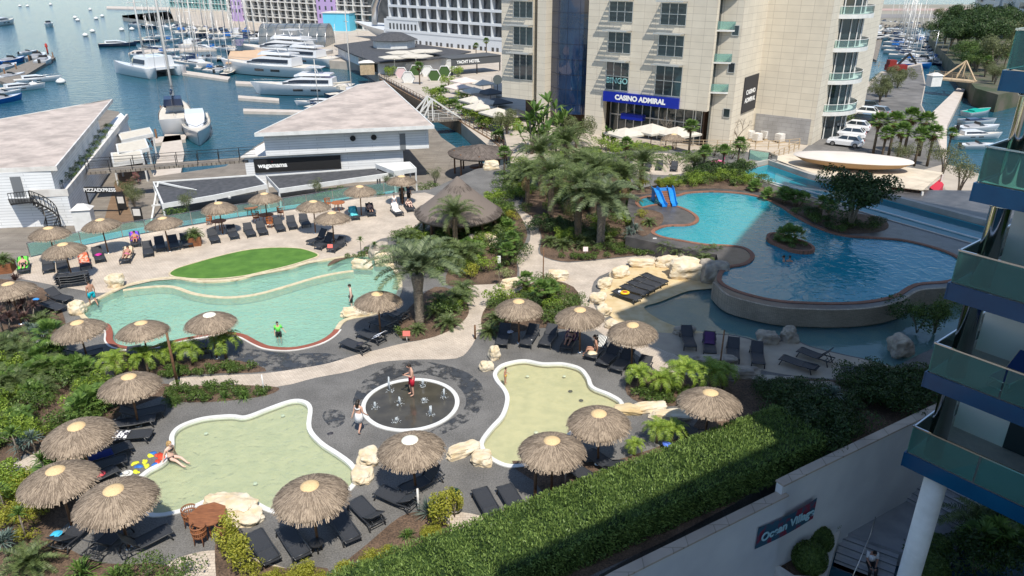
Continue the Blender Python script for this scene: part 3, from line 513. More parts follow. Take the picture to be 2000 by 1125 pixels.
cloth_heap(on_lounger(LG['pk'], .0, .35), .24, col('pink', (.6,.03,.3)), 'crumpled pink cloth on a lounger seat', 'towel', 'towel')
cloth_heap(on_lounger(LG['g1'], .35, .5), .2, col('blk', (.03,.03,.04)), 'dark bag on the lounger facing the lagoon', 'bag', 'bag')
cloth_heap(on_lounger(LG['j2'], -.3, .35), .2, col('redw', (.65,.08,.1)), 'red and white bag on a shaded lounger', 'bag', 'bag')
cloth_heap(G(110,1043,.5), .2, col('cyanc', (.05,.45,.7)), 'bright blue cloth at the foot of the bottom left loungers', 'towel', 'towel')
cloth_heap(G(70,585,.5), .2, col('cyanc2', (.05,.3,.75)), 'blue bag hanging at the purple spiky plants', 'bag', 'bag')
cloth_heap(on_lounger(LG['rs'], -.6, .35), .25, col('creamc', (.7,.6,.42)), 'cream cloth at the foot of the striped lounger', 'towel', 'towel')
cloth_heap(G(996,648,.4), .2, col('bluw', (.4,.42,.5)), 'pale folded towel on the row above the paddling pool', 'towel', 'towel')
cloth_heap(G(1302,868,.3), .2, col('blu2', (.1,.2,.7)), 'blue and pale cloth behind the hedge', 'towel', 'towel')
cloth_heap(G(645,847), .14, col('blk', (0,0,0)), 'small black bag lying on the grey paving near the walking woman', 'bag', 'bag', .7)
cloth_heap(G(1038,665,.3), .1, col('wht', (.8,.8,.8)), 'small white object on a shaded lounger', 'towel', 'towel')
# yellow float with a red centre on the sand loungers
lo = LG['s1']; r = thing('swim_float', 'yellow inflatable ring with a red middle on a flat lounger', 'float', on_lounger(lo, .1, .42))
def torus(b, R_, r_, c=(0, 0, 0), n=24, m=8, sy=1):
    vs = [((R_+r_*math.cos(2*math.pi*j/m))*math.cos(2*math.pi*i/n)+c[0], (R_+r_*math.cos(2*math.pi*j/m))*math.sin(2*math.pi*i/n)*sy+c[1], r_*math.sin(2*math.pi*j/m)+c[2]) for i in range(n) for j in range(m)]
    return b.add(vs, [(i*m+j, ((i+1) % n)*m+j, ((i+1) % n)*m+(j+1) % m, i*m+(j+1) % m) for i in range(n) for j in range(m)], True)
b = MB(); torus(b, .24, .075, sy=.8); b.build('ring', col('yell', (.85,.55,.02), .35), r); b = MB(); b.lathe([(.19, -.02), (.17, .05), (.01, .09)], 16); b.build('seat', col('dred', (.35,.02,.02)), r)
cloth_heap(on_lounger(lo, .5, .37), .14, col('wht', (.8,.8,.8)), 'white cloth beside the yellow float', 'towel', 'towel')
# ================= teak table and chairs, side tables, bin, posts, signs
def teak_table(c, r=.72, h=.74, lab='', nm='octagonal_table', mat='wood', n=8):
    t = thing(nm, lab, 'table', c)
    b = MB(); b.lathe([(.01, h), (r, h), (r, h-.035), (.01, h-.035)], n, sm=False); tp = b.build('tabletop', K[mat], t)
    b = MB(); b.box((0, 0, h-.07), (r*1.2, .06, .06)); b.box((0, 0, h-.075), (.06, r*1.2, .05)); b.build('apron', K[mat], t)
    for s in range(4): a = s*math.pi/2+.4; b = MB(); b.tube([(.4*r*math.cos(a), .4*r*math.sin(a), h-.05), (.62*r*math.cos(a), .62*r*math.sin(a), 0)], [.03, .035], 6); b.build('leg', K[mat], t)
    return t
def teak_chair(lab='x', m='wood', nm='garden_chair'):    # round backed slatted armchair; front is -y
    t = thing(nm, lab, 'chair'); b = MB(); b.lathe([(.01, .42), (.25, .42), (.25, .39), (.01, .39)], 16, sm=False); b.build('seat', K[m], t)
    for s in range(4): a = s*math.pi/2+math.pi/4; b = MB(); b.tube([(.23*math.cos(a), .23*math.sin(a), .64 if s < 2 else .62), (.24*math.cos(a), .24*math.sin(a), 0)], .022, 6); b.build('leg', K[m], t)
    b = MB(); arc = lambda z, r=.27: [(r*math.cos(math.radians(d)), r*math.sin(math.radians(d)), z) for d in range(-25, 206, 15)]
    b.tube(arc(.86), .028, 6); b.tube(arc(.66), .028, 6); b.tube(arc(.46, .25), .02, 6); 
    for d in range(-15, 200, 15): x, y = math.cos(math.radians(d)), math.sin(math.radians(d)); b.bar((.26*x, .26*y, .44), (.275*x, .275*y, .86), .018)
    b.build('backrest', K[m], t); return Proto(t)
tc_ = G(405, 1005, .74); teak_table((tc_.x, tc_.y, 0), lab='octagonal teak table beside the cream boulder at the splash pool')
ch = teak_chair(); K['wood2'] = M('orange_teak', (.42, .14, .04), (.25, .08, .03), scale=8)
for (u, v), lab in [((372,1012),'slatted teak armchair left of the octagonal table'), ((390,1045),'slatted teak armchair in front of the octagonal table, back to us'), ((438,1040),'teak armchair right of the octagonal table')]:
    g = G(u, v, .4); d = Vector((tc_.x, tc_.y, 0))-Vector((g.x, g.y, 0)); ch.put((g.x, g.y, 0), math.atan2(d.y, d.x)+math.pi/2, lab, None, 1)
g = G(618, 1060, .4); st = teak_table((g.x, g.y, 0), .27, .42, 'small round dark side table between the bottom centre loungers', 'side_table', 'black', 14)
for (u, v), lab in [((520,420),'round wooden table under the parasol behind the lounger row'), ((427,432),'round wooden table right of the potted shrub'), ((660,396),'round wooden table left of the cyan towel lounger'), ((490,405),'dark round table at the glass fence')]:
    g = G(u, v, .7); teak_table((g.x, g.y, 0), .6, .74, lab, 'round_table', 'wood2' if 'wood' in lab else 'wood', 16)
ch2 = teak_chair(m='wood2')
for (u, v), lab, q in [((548,415),'orange wooden chair right of the table behind the row', 2.5), ((500,425),'orange wooden chair left of the table behind the row', -2), ((408,430),'orange wooden chair beside the potted shrub', -1.5), ((640,398),'wooden chair left of the round table by the cyan lounger', 1), ((527,436),'low wooden stool between two loungers of the row', 0)]:
    g = G(u, v, .4); ch2.put((g.x, g.y, 0), q, lab, None, 1)
g = G(888, 998, 0); t = thing('litter_bin', 'dark green round litter bin with pale bands behind the yellow green shrub', 'bin', (g.x, g.y, 0))
b = MB(); b.lathe([(.01, .02), (.24, .02), (.26, .95), (.24, .97), (.22, .9), (.2, .3), (.01, .3)], 24); b.build('body', col('dgreen', (.02,.05,.03), .4), t)
b = MB(); [b.lathe([(.245+.02*z, z), (.262+.02*z, z), (.262+.02*z, z+.05), (.245+.02*z, z+.05)], 24) for z in (.12, .75)]; b.build('band', K['offwhite'], t)
def post(u, v, h, r, lab, m='pole', cat='post', nm='wooden_post', z=0):
    g = G(u, v, z); b = MB(); b.tube([(0, 0, 0), (0, 0, h*.5), (0, 0, h)], [r, r*.95, r*.85], 10); o = b.build(nm, K[m]); o.location = g; return tag(o, lab, cat)
g = G(347, 753); post(347,753, zat(g, 650), .07, 'tall bare wooden post rising beside the small palms at the path')
post(1045,975,1.45,.07,'short brown wooden post in front of the hedge')
post(928,662,.9,.06,'short dark bollard at the edge of the winding path')
post(1402,745, 3.0,.045,'slim pale post among the small palms left of the stone terrace')
post(1060,585,3.6,.04,'thin pale pole rising among the shrubs above the reed row')
post(516,765,1.0,.035,'thin white garden light post by the winding path','white','garden light','garden_light')
g = G(818,1000); post(818,1000,1.15,.05,'pale lantern post beside the spiky blue plant','offwhite','garden light','garden_light')
def sign(u, v, h, w, hh, m, lab, nm='small_sign', rz=0, tilt=.35, z=0):
    g = G(u, v, z); t = thing(nm, lab, 'sign', g, rz); b = MB(); b.tube([(0, 0, 0), (0, 0, h)], .022, 6); b.build('post', K['offwhite'], t)
    b = MB(); b.box((0, -.03, h+hh/2-.03), (w, .025, hh), M=Matrix.Rotation(-tilt, 3, 'X')); p = b.build('panel', m, t); return t
sign(795,668,.45,.42,.3,col('redsign',(.75,.16,.13)),'small red sign on a white stake under the giant palm')
sign(1143,502,.5,.36,.34,col('pinksign',(.75,.6,.58)),'small pale pink notice on a stake in the bed above the beach path')
sign(1277,488,.6,.28,.4,K['white'],'small white notice on a stake among yellow plants', z=.2)
sign(1104,945,1.0,.34,.6,K['white'],'white notice board on a pole behind the hedge', tilt=.1)
sign(646,492,.35,.4,.3,col('redsign',(0,0,0)),'small red and white notice at the right tip of the lawn')
sign(975,530,.7,.22,.5,K['white'],'narrow white notice in the centre planting')
# pool toys and sun hat by the woman
def splat(u, v, m, lab, nm, cat, s=.1, e=1.6):
    g = G(u, v); b = MB(); R = random.Random(u*v)
    b.lathe([(s, 0), (s*.9, s*.5), (.01, s*.6)], 9, jit=.2, sx=e); b.lathe([(s*.5, 0), (s*.4, s*.5), (.01, s*.5)], 8, (s*1.2, s*.9, 0), jit=.2); o = b.build(nm, m); o.location = g; o.rotation_euler.z = R.uniform(0, 6); return tag(o, lab, cat)
yl = col('toyyellow', (.75,.8,.05)); bl = col('toyblue', (.03,.15,.5)); rd = col('toyred', (.7,.07,.03))
for u, v, m, lab in [(293,890,yl,'yellow and blue swim armband nearest the sitting woman'),(298,886,bl,'blue toy nearest the sitting woman'),(283,903,yl,'yellow flipper in the middle of the toys'),(287,911,yl,'second yellow flipper in the middle of the toys'),(264,905,yl,'small yellow toy left of the others'),(272,911,bl,'dark blue toy left of the yellow flippers'),(303,907,bl,'pale blue toy beside the pool kerb'),(265,922,yl,'yellow flipper next to the sun hat')]:
    splat(u, v, m, lab, 'pool_toy', 'toy', .1)
splat(315,893,rd,'red inflatable toy right beside the sitting woman','inflatable_toy','toy',.17,1.9); splat(308,903,rd,'red toy strip along the pool kerb','pool_toy','toy',.1,2)
g = G(247, 926); b = MB(); b.lathe([(.26, .02), (.22, .0), (.12, .03), (.11, .13), (.05, .15), (.01, .145)], 24); o = b.build('sun_hat', K['white']); o.location = g; tag(o, 'white wide brimmed sun hat on the grey paving', 'hat'); b = MB(); b.lathe([(.123, .035), (.122, .065)], 24); b.build('hat_band', K['black'], o)
# floor drains and skimmers in the pools
for u, v in ((780,0),): pass
for u, v, z in [(1114,765,-.2),(1135,783,-.2),(312,981,-.2),(307,957,-.2)]:
    b = MB(); b.lathe([(.12, .03), (.1, .05), (.01, .05)], 16); o = b.build('floor_drain', K['black']); o.location = G(u, v, z); tag(o, 'small round dark drain on the floor of a shallow pool', 'drain', 'drains in the shallow pools')
for u, v, z in [(404,817,-.2),(553,815,-.2),(499,948,-.2),(403,850,-.2),(1030,738,-.2),(1102,738,-.2),(1047,848,-.2)]:
    b = MB(); b.lathe([(.1, .1), (.08, .13), (.01, .14)], 12); o = b.build('water_inlet', K['white']); o.location = G(u, v, z); tag(o, 'small white inlet cap on the floor of a shallow pool', 'inlet', 'white inlets in the shallow pools')
# water jets
wj = M('white_water', (.8, .85, .88), (.6, .66, .7), rough=.2, scale=20, trans=.3)
def jet(u, v, h, lab, bend=.0):
    g = G(u, v, .02); R = random.Random(u); b = MB()
    for k in range(4):
        x, y = R.uniform(-.03, .03), R.uniform(-.03, .03); b.tube([(x, y, 0), (x*1.5+bend*.3, y, h*.5), (x*2+bend, y*2, h*R.uniform(.8, 1))], [.03, .035, .012], 6)
    for k in range(34):
        a, rr = R.uniform(0, 6.28), abs(R.gauss(0, .11)); zz = R.uniform(0, h)*(1-rr*2) if rr < .3 else .02; s = R.uniform(.008, .02)
        b.lathe([(.001, -s), (s, 0), (.001, s)], 5, (rr*math.cos(a)+bend*zz, rr*math.sin(a), max(zz, .02)))
    for k in range(22): a, rr, s = R.uniform(0, 6.28), R.uniform(.05, .24), R.uniform(.01, .03); b.lathe([(s, 0), (.001, s*.6)], 6, (rr*math.cos(a), rr*math.sin(a), .0))
    o = b.build('water_jet', wj); o.location = g; tag(o, lab, 'water jet')
for a in [(761,763,.85,'tallest water jet at the far left of the fountain'),(826,754,.5,'water jet at the far side right of the man'),(867,775,.5,'water jet near the right rim of the fountain'),(781,788,.42,'forked water jet left of the man'),(828,783,.2,'low bubbling jet right of the man',),(841,810,.55,'leaning water jet at the front right'),(733,796,.32,'small water jet by the left rim'),(774,822,.22,'lowest water jet near the front rim')]: jet(*a)
# ================= plants
def leafM(name, a, b_, rough=.5, tr=.25, isl=.8): return M(name, a, b_, rough=rough, scale=1.5, isl=isl, mid=(.15, .85), trans=tr, spec=.35)
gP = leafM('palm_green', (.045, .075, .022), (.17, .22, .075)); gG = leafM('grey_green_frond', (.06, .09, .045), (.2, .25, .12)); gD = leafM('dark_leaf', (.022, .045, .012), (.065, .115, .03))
gF = leafM('fan_green', (.05, .11, .02), (.17, .27, .06)); gY = leafM('yellow_green', (.2, .22, .02), (.42, .4, .06)); gL = leafM('lime_leaf', (.12, .2, .02), (.3, .4, .06))
gM = leafM('shrub_green', (.04, .08, .014), (.14, .21, .045)); gH = leafM('hedge_green', (.055, .1, .022), (.23, .33, .085)); gR = leafM('purple_spikes', (.06, .03, .03), (.2, .12, .1)); gB = leafM('olive_leaf', (.07, .09, .035), (.19, .21, .09))
gV = leafM('variegated_leaf', (.12, .16, .04), (.45, .46, .22)); gC = leafM('blue_green_blade', (.07, .11, .09), (.2, .26, .22)); dry = leafM('dry_frond', (.16, .1, .04), (.3, .2, .09))
bark = M('palm_bark', (.2, .15, .1), (.1, .075, .05), scale=7, bump=1, bscale=12, rough=.95, stretch=(1, 1, 3)); barkg = M('grey_bark', (.27, .23, .18), (.14, .115, .09), scale=7, bump=1, bscale=12, rough=.95, stretch=(1, 1, 3))
def frond(b, R, base, yaw, pitch, L, droop, nl, lw, ll, vee=.5, taper=.55):
    # rachis arching outwards, leaflets in a V along it
    d = Vector((math.cos(yaw), math.sin(yaw), 0)); pts = []; p = Vector(base); a = pitch; n = 9
    for i in range(n+1):
        pts.append(p.copy()); p = p+(d*math.cos(a)+Vector((0, 0, math.sin(a))))*(L/n); a -= droop/n*(1+i*.12)
    r0 = .012+L*.006
    for i in range(n):
        sd_ = Vector((-d.y, d.x, 0))*(r0*(1-i/n)+.004); b.add([pts[i]-sd_, pts[i]+sd_, pts[i+1]+sd_*.8, pts[i+1]-sd_*.8], [(0, 1, 2, 3)])
    side = Vector((-d.y, d.x, 0))
    for k in range(nl):
        t = .14+.86*(k+R.random()*.5)/nl; f = t*n; i = min(int(f), n-1); q = pts[i].lerp(pts[i+1], f-i); tan = (pts[i+1]-pts[i]).normalized(); up = side.cross(tan)*-1
        if up.z < 0: up = -up
        l = ll*(1-abs(t-.42)**1.5*1.3)*R.uniform(.8, 1.1); l = max(l, ll*.25)
        for s in (-1, 1):
            dr = (side*s*1+tan*taper+up*vee*R.uniform(.5, 1.3)).normalized(); w_ = tan*lw*.5
            m_ = q+dr*l*.6; e = q+dr*l+Vector((0, 0, -l*.28))
            b.add([q-w_, q+w_, m_+w_*.9, m_-w_*.9, e], [(0, 1, 2, 3), (3, 2, 4)])
def feather(seed, nf, L, nl, ll, lw, h, tr, mat, droop=1.5, p0=1.35, p1=-.3, vee=.5, dead=0, tmat=None, cat='palm', nm='feather_palm', lean=0, base_r=None):
    R = random.Random(seed); r = thing(nm, 'x', cat); b = MB()
    for k in range(nf):
        q = k/nf; frond(b, R, (lean*h, 0, h), k*2.4+R.uniform(-.2, .2), p0+(p1-p0)*q+R.uniform(-.12, .12), L*R.uniform(.85, 1.08)*(.75+.25*min(1, q*3)), droop*R.uniform(.8, 1.2), nl, lw, ll, vee)
    b.build('crown', mat, r)
    if dead:
        b = MB()
        for k in range(dead): frond(b, R, (lean*h, 0, h-.1), R.uniform(0, 6.28), R.uniform(-.5, -.1), L*.7, 1.6, nl//2, lw, ll*.8, .1)
        b.build('dry_fronds', dry, r)
    if h > .05:
        b = MB(); n = max(3, int(h/.25)); b.tube([(lean*h*(i/n)**1.5, R.uniform(-.01, .01), h*i/n) for i in range(n+1)], [tr*(1.25 if i == 0 else 1)*(1+.12*(i % 2))*(1+.25*(i/n > .8)) for i in range(n+1)], 10)
        b.build('trunk', tmat or bark, r)
    return Proto(r)
def blade_ball(b, R, c, n, l, w, up=.0, droop=.25, elev=(-.3, 1.45)):
    for k in range(n):
        a = R.uniform(0, 6.283); e = elev[0]+(elev[1]-elev[0])*math.sqrt(R.random()) if up == 0 else R.uniform(*elev); d = Vector((math.cos(a)*math.cos(e), math.sin(a)*math.cos(e), math.sin(e))); s = Vector((-math.sin(a), math.cos(a), 0))*w/2
        L_ = l*R.uniform(.75, 1.1); m_ = Vector(c)+d*L_*.6; t = Vector(c)+d*L_+Vector((0, 0, -L_*droop)); b.add([Vector(c)-s*.5, Vector(c)+s*.5, m_+s, m_-s, t], [(0, 1, 2, 3), (3, 2, 4)])
def spiky(seed, heads, l, w, mat, nb=70, tr=.04, nm='cordyline', cat='spiky plant', tm=None, droop=.25):
    R = random.Random(seed); r = thing(nm, 'x', cat); b = MB(); t = MB()
    for (x, y, h) in heads:
        blade_ball(b, R, (x, y, h), nb, l, w, droop=droop)
        if h > .15: t.tube([(x*.3, y*.3, 0), (x*.7, y*.7, h*.5), (x, y, h)], [tr*1.2, tr, tr*.8], 6)
    b.build('leaves', mat, r)
    if t.v: t.build('trunk', tm or barkg, r)
    return Proto(r)
def fan(b, R, base, yaw, el, pl, fr_, nb=16):        # a stalk with a round fan of blades
    d = Vector((math.cos(yaw)*math.cos(el), math.sin(yaw)*math.cos(el), math.sin(el))); c = Vector(base)+d*pl; s = Vector((-math.sin(yaw), math.cos(yaw), 0)); b.add([Vector(base)-s*.01, Vector(base)+s*.01, c+s*.01, c-s*.01], [(0, 1, 2, 3)])
    nrm = (d.cross(s)).normalized(); f = (d-nrm*R.uniform(-.3, .3)).normalized()
    for k in range(nb):
        a = -1.9+3.8*k/(nb-1); q = (f*math.cos(a)+s*math.sin(a)).normalized(); l = fr_*(1-.12*abs(a))*R.uniform(.9, 1.08); sd_ = q.cross(nrm).normalized()*l*.075
        e = c+q*l+Vector((0, 0, -l*.18)); m_ = c+q*l*.6; b.add([c, m_+sd_, e, m_-sd_], [(0, 1, 2, 3)])
def fanpalm(seed, nf, pl, fr_, h, tr, mat, nm='fan_palm', stems=1, spread=.4, skirt=0):
    R = random.Random(seed); r = thing(nm, 'x', 'palm'); b = MB(); t = MB(); k_ = MB()
    for s in range(stems):
        a = s*2.4; x, y = (spread*math.cos(a)*(s > 0), spread*math.sin(a)*(s > 0)); hh = h*(1-.22*s/max(1, stems))
        for k in range(nf): fan(b, R, (x, y, hh), k*2.4+s, 1.35-1.75*k/nf+R.uniform(-.1, .1), pl*R.uniform(.8, 1.1), fr_*R.uniform(.85, 1.1))
        for k in range(skirt): fan(k_, R, (x, y, hh-.05), R.uniform(0, 6.28), R.uniform(-1.1, -.5), pl*.6, fr_*.8, 9)
        if hh > .1: t.tube([(x*.4, y*.4, 0), (x*.8, y*.8, hh*.5), (x, y, hh)], [tr*1.1, tr, tr*1.15], 9)
    b.build('crown', mat, r)
    if k_.v: k_.build('dry_skirt', dry, r)
    if t.v: t.build('trunk', bark, r)
    return Proto(r)
def leafblob(b, R, c, rad, n, s, flat_=.8, lobes=7, core=True):
    lo = [(Vector((R.gauss(0, .45), R.gauss(0, .45), R.uniform(-.3, .55)*flat_)), R.uniform(.35, .6)) for _ in range(lobes)]
    for k in range(n):
        o, q = R.choice(lo); d = Vector((R.gauss(0, 1), R.gauss(0, 1), R.gauss(.25, 1))).normalized(); p = (o+d*q*R.uniform(.72, 1.05)); p = Vector((p.x*rad[0], p.y*rad[1], max(p.z*rad[2], -rad[2]*.9)))+Vector(c)
        a = (d+Vector((R.gauss(0, .5), R.gauss(0, .5), R.gauss(0, .5)))).normalized(); t = a.orthogonal().normalized(); t = Matrix.Rotation(R.uniform(0, 6.28), 3, a) @ t; u_ = a.cross(t); z = s*R.uniform(.6, 1.3)
        b.add([p-t*z, p-u_*z*.45, p+t*z, p+u_*z*.45], [(0, 1, 2, 3)])
def bush(seed, rad, n, s, mat, nm='shrub', cat='shrub', h=None, flat_=.8, trunk=.03, lobes=8, limbs=5):
    R = random.Random(seed); r = thing(nm, 'x', cat); h = rad[2] if h is None else h; b = MB(); leafblob(b, R, (0, 0, h), rad, n, s, flat_, lobes); b.build('foliage' if cat == 'shrub' else 'crown', mat, r)
    t = MB()
    for k in range(limbs):
        a = R.uniform(0, 6.28); q = R.uniform(.2, .6); t.tube([(0, 0, 0), (q*rad[0]*.3*math.cos(a), q*rad[1]*.3*math.sin(a), h*.5), (q*rad[0]*math.cos(a), q*rad[1]*math.sin(a), h*1.1)], [trunk, trunk*.8, trunk*.3], 5)
    t.build('stems' if cat == 'shrub' else 'trunk', barkg, r); return Proto(r)
PBIG = feather(11, 34, 3.3, 54, .62, .042, 3.1, .27, gG, droop=1.1, p0=1.5, p1=.5, vee=.6, dead=0, tmat=barkg, nm='feather_palm')
PMID = feather(12, 32, 3.2, 42, .55, .035, 3.5, .24, gP, droop=1.15, p0=1.5, p1=.35, vee=.6, dead=4, nm='feather_palm')
PCYC = feather(13, 30, .95, 26, .2, .02, .25, .13, gP, droop=.9, p0=1.3, p1=-.05, vee=.7, nm='cycad', cat='cycad')
PSML = feather(14, 20, 1.1, 20, .3, .03, .95, .06, gL, droop=1.6, p0=1.4, p1=.15, vee=.3, nm='pygmy_palm', tmat=bark)
PDWN = feather(15, 24, 1.5, 26, .36, .032, .6, .12, gP, droop=1.2, p0=1.4, p1=.1, vee=.4, nm='feather_palm')
PFAN = fanpalm(16, 26, .45, .42, 1.3, .1, gF, skirt=8); PFA2 = fanpalm(17, 18, .5, .5, .7, .09, gF, stems=3, spread=.6); PFAT = fanpalm(18, 34, .8, .75, 4.2, .16, gF, skirt=16)
PCOR = spiky(19, [(0, 0, 1.5), (.4, .2, 1.2), (-.35, .3, 1.0), (.1, -.4, .8)], .55, .045, gR, 75, nm='purple_cordyline')
PCOG = spiky(20, [(0, 0, 1.5)], .55, .045, gF, 70, nm='cabbage_palm', cat='spiky plant'); PCO2 = spiky(21, [(0, 0, .7), (.3, .3, .5)], .6, .05, gC, 60, nm='yucca'); PSPK = spiky(22, [(0, 0, .05)], .7, .04, gF, 80, nm='spiky_clump', droop=.35); PBLU = spiky(23, [(0, 0, .1)], .7, .03, gC, 120, nm='blue_yucca', droop=.05)
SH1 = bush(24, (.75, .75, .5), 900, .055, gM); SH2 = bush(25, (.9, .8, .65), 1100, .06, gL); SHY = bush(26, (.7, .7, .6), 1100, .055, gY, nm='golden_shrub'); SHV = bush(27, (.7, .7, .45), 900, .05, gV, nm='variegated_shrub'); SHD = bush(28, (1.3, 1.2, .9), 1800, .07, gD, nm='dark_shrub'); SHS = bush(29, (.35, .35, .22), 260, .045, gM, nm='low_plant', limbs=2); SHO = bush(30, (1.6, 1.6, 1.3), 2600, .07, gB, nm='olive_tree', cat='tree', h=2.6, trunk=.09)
TRD = bush(31, (3.0, 3.0, 2.6), 8000, .18, gD, nm='broad_tree', cat='tree', h=4.2, trunk=.2, lobes=16); TRM = bush(32, (2.2, 2.2, 2.0), 5000, .1, gM, nm='broad_tree', cat='tree', h=2.8, trunk=.14, lobes=14); TRB = bush(33, (3.2, 3.2, 3.0), 6500, .14, gB, nm='broad_tree', cat='tree', h=4.2, trunk=.2, lobes=14)
def strel(seed):
    R = random.Random(seed); r = thing('banana_like_plant', 'x', 'tree'); t = MB(); b = MB()
    for k in range(8):
        a = R.uniform(0, 6.28); q = R.uniform(.3, 1.8); h = R.uniform(2.2, 5.2); top = Vector((q*math.cos(a), q*math.sin(a), h)); t.tube([(q*.5*math.cos(a), q*.5*math.sin(a), 0), top*.55, top], [.12, .1, .09], 7)
        for j in range(9):
            y, e = R.uniform(0, 6.28), R.uniform(.3, 1.4); d = Vector((math.cos(y)*math.cos(e), math.sin(y)*math.cos(e), math.sin(e))); s = Vector((-math.sin(y), math.cos(y), 0)); p = top+d*.5; L_ = R.uniform(.9, 1.4)
            b.add([top, p-s*.16, p+d*L_*.5-s*.2-Vector((0, 0, .05)), p+d*L_-Vector((0, 0, .25)), p+d*L_*.5+s*.2-Vector((0, 0, .05)), p+s*.16], [(0, 1, 2, 3, 4, 5)])
    b.build('leaves', gF, r); t.build('stems', barkg, r); return Proto(r)
STR = strel(40)
rnd = random.Random(99)
def pl(p, u, v, lab, sc=1, z=0, group=None):
    g = G(u, v, z); return p.put((g.x, g.y, z), rnd.uniform(0, 6.28), lab, group, sc*rnd.uniform(.95, 1.05))
def scatter(p, poly, n, lab, group, sc=1, z=0, vary=.25, seed=0):   # plants strewn inside a bed
    R = random.Random(seed+n); P = PG(poly, z); xs = [q.x for q in P]; ys = [q.y for q in P]; k = 0; tries = 0
    while k < n and tries < 4000:
        tries += 1; x, y = R.uniform(min(xs), max(xs)), R.uniform(min(ys), max(ys)); ins = False
        for i in range(len(P)):
            a, c = P[i], P[i-1]
            if (a.y > y) != (c.y > y) and x < (c.x-a.x)*(y-a.y)/(c.y-a.y)+a.x: ins = not ins
        if ins: p.put((x, y, z), R.uniform(0, 6.28), lab, group, sc*R.uniform(1-vary, 1+vary)); k += 1
# the landmark palms
pl(PBIG, 820, 630, 'giant grey green feather palm leaning over the lagoon and its parasol', 1.05)
pl(PBIG, 1172, 482, 'large feather palm with arching fronds left of the blue slide', 1.1); pl(PMID, 1128, 470, 'feather palm with yellowing lower fronds, left of the largest one by the slide', 1.15)
pl(PMID, 1075, 430, 'feather palm behind the others, left side of the big palm grove', 1.0); pl(PMID, 1215, 420, 'feather palm at the rear right of the big palm grove', .85); pl(PMID, 1030, 400, 'smaller feather palm at the far left edge of the big palm grove', .8); pl(PMID, 1130, 400, 'feather palm in the middle rear of the big palm grove', 1.0)
pl(PDWN, 905, 520, 'feather palm just behind the crown of the giant palm', 1.4); pl(PMID, 890, 490, 'feather palm between the giant palm and the dark thatched roof', .75)
# bed under the giant palm
for a in [(875,640,PCYC,1.1,'cycad at the right foot of the giant palm'), (850,618,PCYC,1.0,'cycad close behind the giant palm trunk'), (815,650,PCYC,.75,'small cycad by the little red sign'), (895,600,PDWN,.9,'dark feather palm beside the path right of the giant palm'), (862,600,PCYC,1.2,'cycad in the shade right of the giant palm'), (905,580,PDWN,.85,'dark feather palm at the rear corner of the giant palm bed'), (785,655,SHS,1.4,'low plant left of the red sign')]: pl(a[2], a[0], a[1], a[4], a[3])
# bed behind the reed parasol row
for a in [(957,655,PCYC,.9,'cycad left of the reed parasol row'), (970,632,PCYC,1,'cycad behind the first parasol of the reed row'), (1085,628,PCYC,1.0,'dark cycad between the first two reed parasols of the row'), (1058,600,PFAN,1.0,'tall slim fan palm at the junction of the paths'), (1075,590,PFAN,.8,'shorter fan palm right beside the tall slim one'), (1028,575,PFAN,.8,'fan palm left of the pale pole'), (1045,600,SHD,.75,'dark round shrub below the fan palms'), (1095,605,SHV,1.0,'variegated pale shrub beside the beach path'), (1075,610,SH2,.9,'bright green shrub left of the variegated one'), (1110,622,SHV,.8,'smaller variegated shrub near the second reed parasol'), (1010,620,SHD,.7,'dark shrub behind the first parasol of the row'), (1020,590,SH1,.9,'green shrub left of the fan palm trunks')]: pl(a[2], a[0], a[1], a[4], a[3])
# centre planting around the boulders
for a in [(955,470,PDWN,1.0,'feather palm left of the narrow shaded path'), (985,455,PFA2,1.0,'clump of fan palms beside the narrow shaded path'), (925,455,PFA2,1.1,'fan palm clump right of the dark thatched roof'), (975,560,PCOG,.9,'slim spiky topped plant in the centre planting'), (990,520,PFAN,.9,'fan palm left of the narrow path'), (920,545,SHY,.9,'yellow green shrub behind the giant palm'), (945,530,SH2,1.0,'bright shrub in the centre planting'), (985,500,SHD,1.0,'dark shrub at the narrow path'), (1000,480,SHD,.9,'dark shrub behind the fan palm of the narrow path'), (915,500,PFA2,1.0,'fan palm clump in the middle of the centre planting'), (985,545,SHV,.9,'variegated shrub at the path junction'), (1000,430,SHY,.8,'yellowish shrub right of the dark thatched roof'), (960,430,SH2,1,'bushy shrub above the centre planting')]: pl(a[2], a[0], a[1], a[4], a[3])
pl(PCOG, 706, 500, 'single spiky topped plant at the right tip of the lawn', .8); pl(PCOG, 733, 505, 'second spiky topped plant beside the boulders of the lagoon', .75); 
scatter(SHS, [(655,512),(700,497),(740,480),(765,495),(740,508),(690,505)], 14, 'low green plant in the bed at the right tip of the lawn', 'low plants by the lawn tip', 1.0)
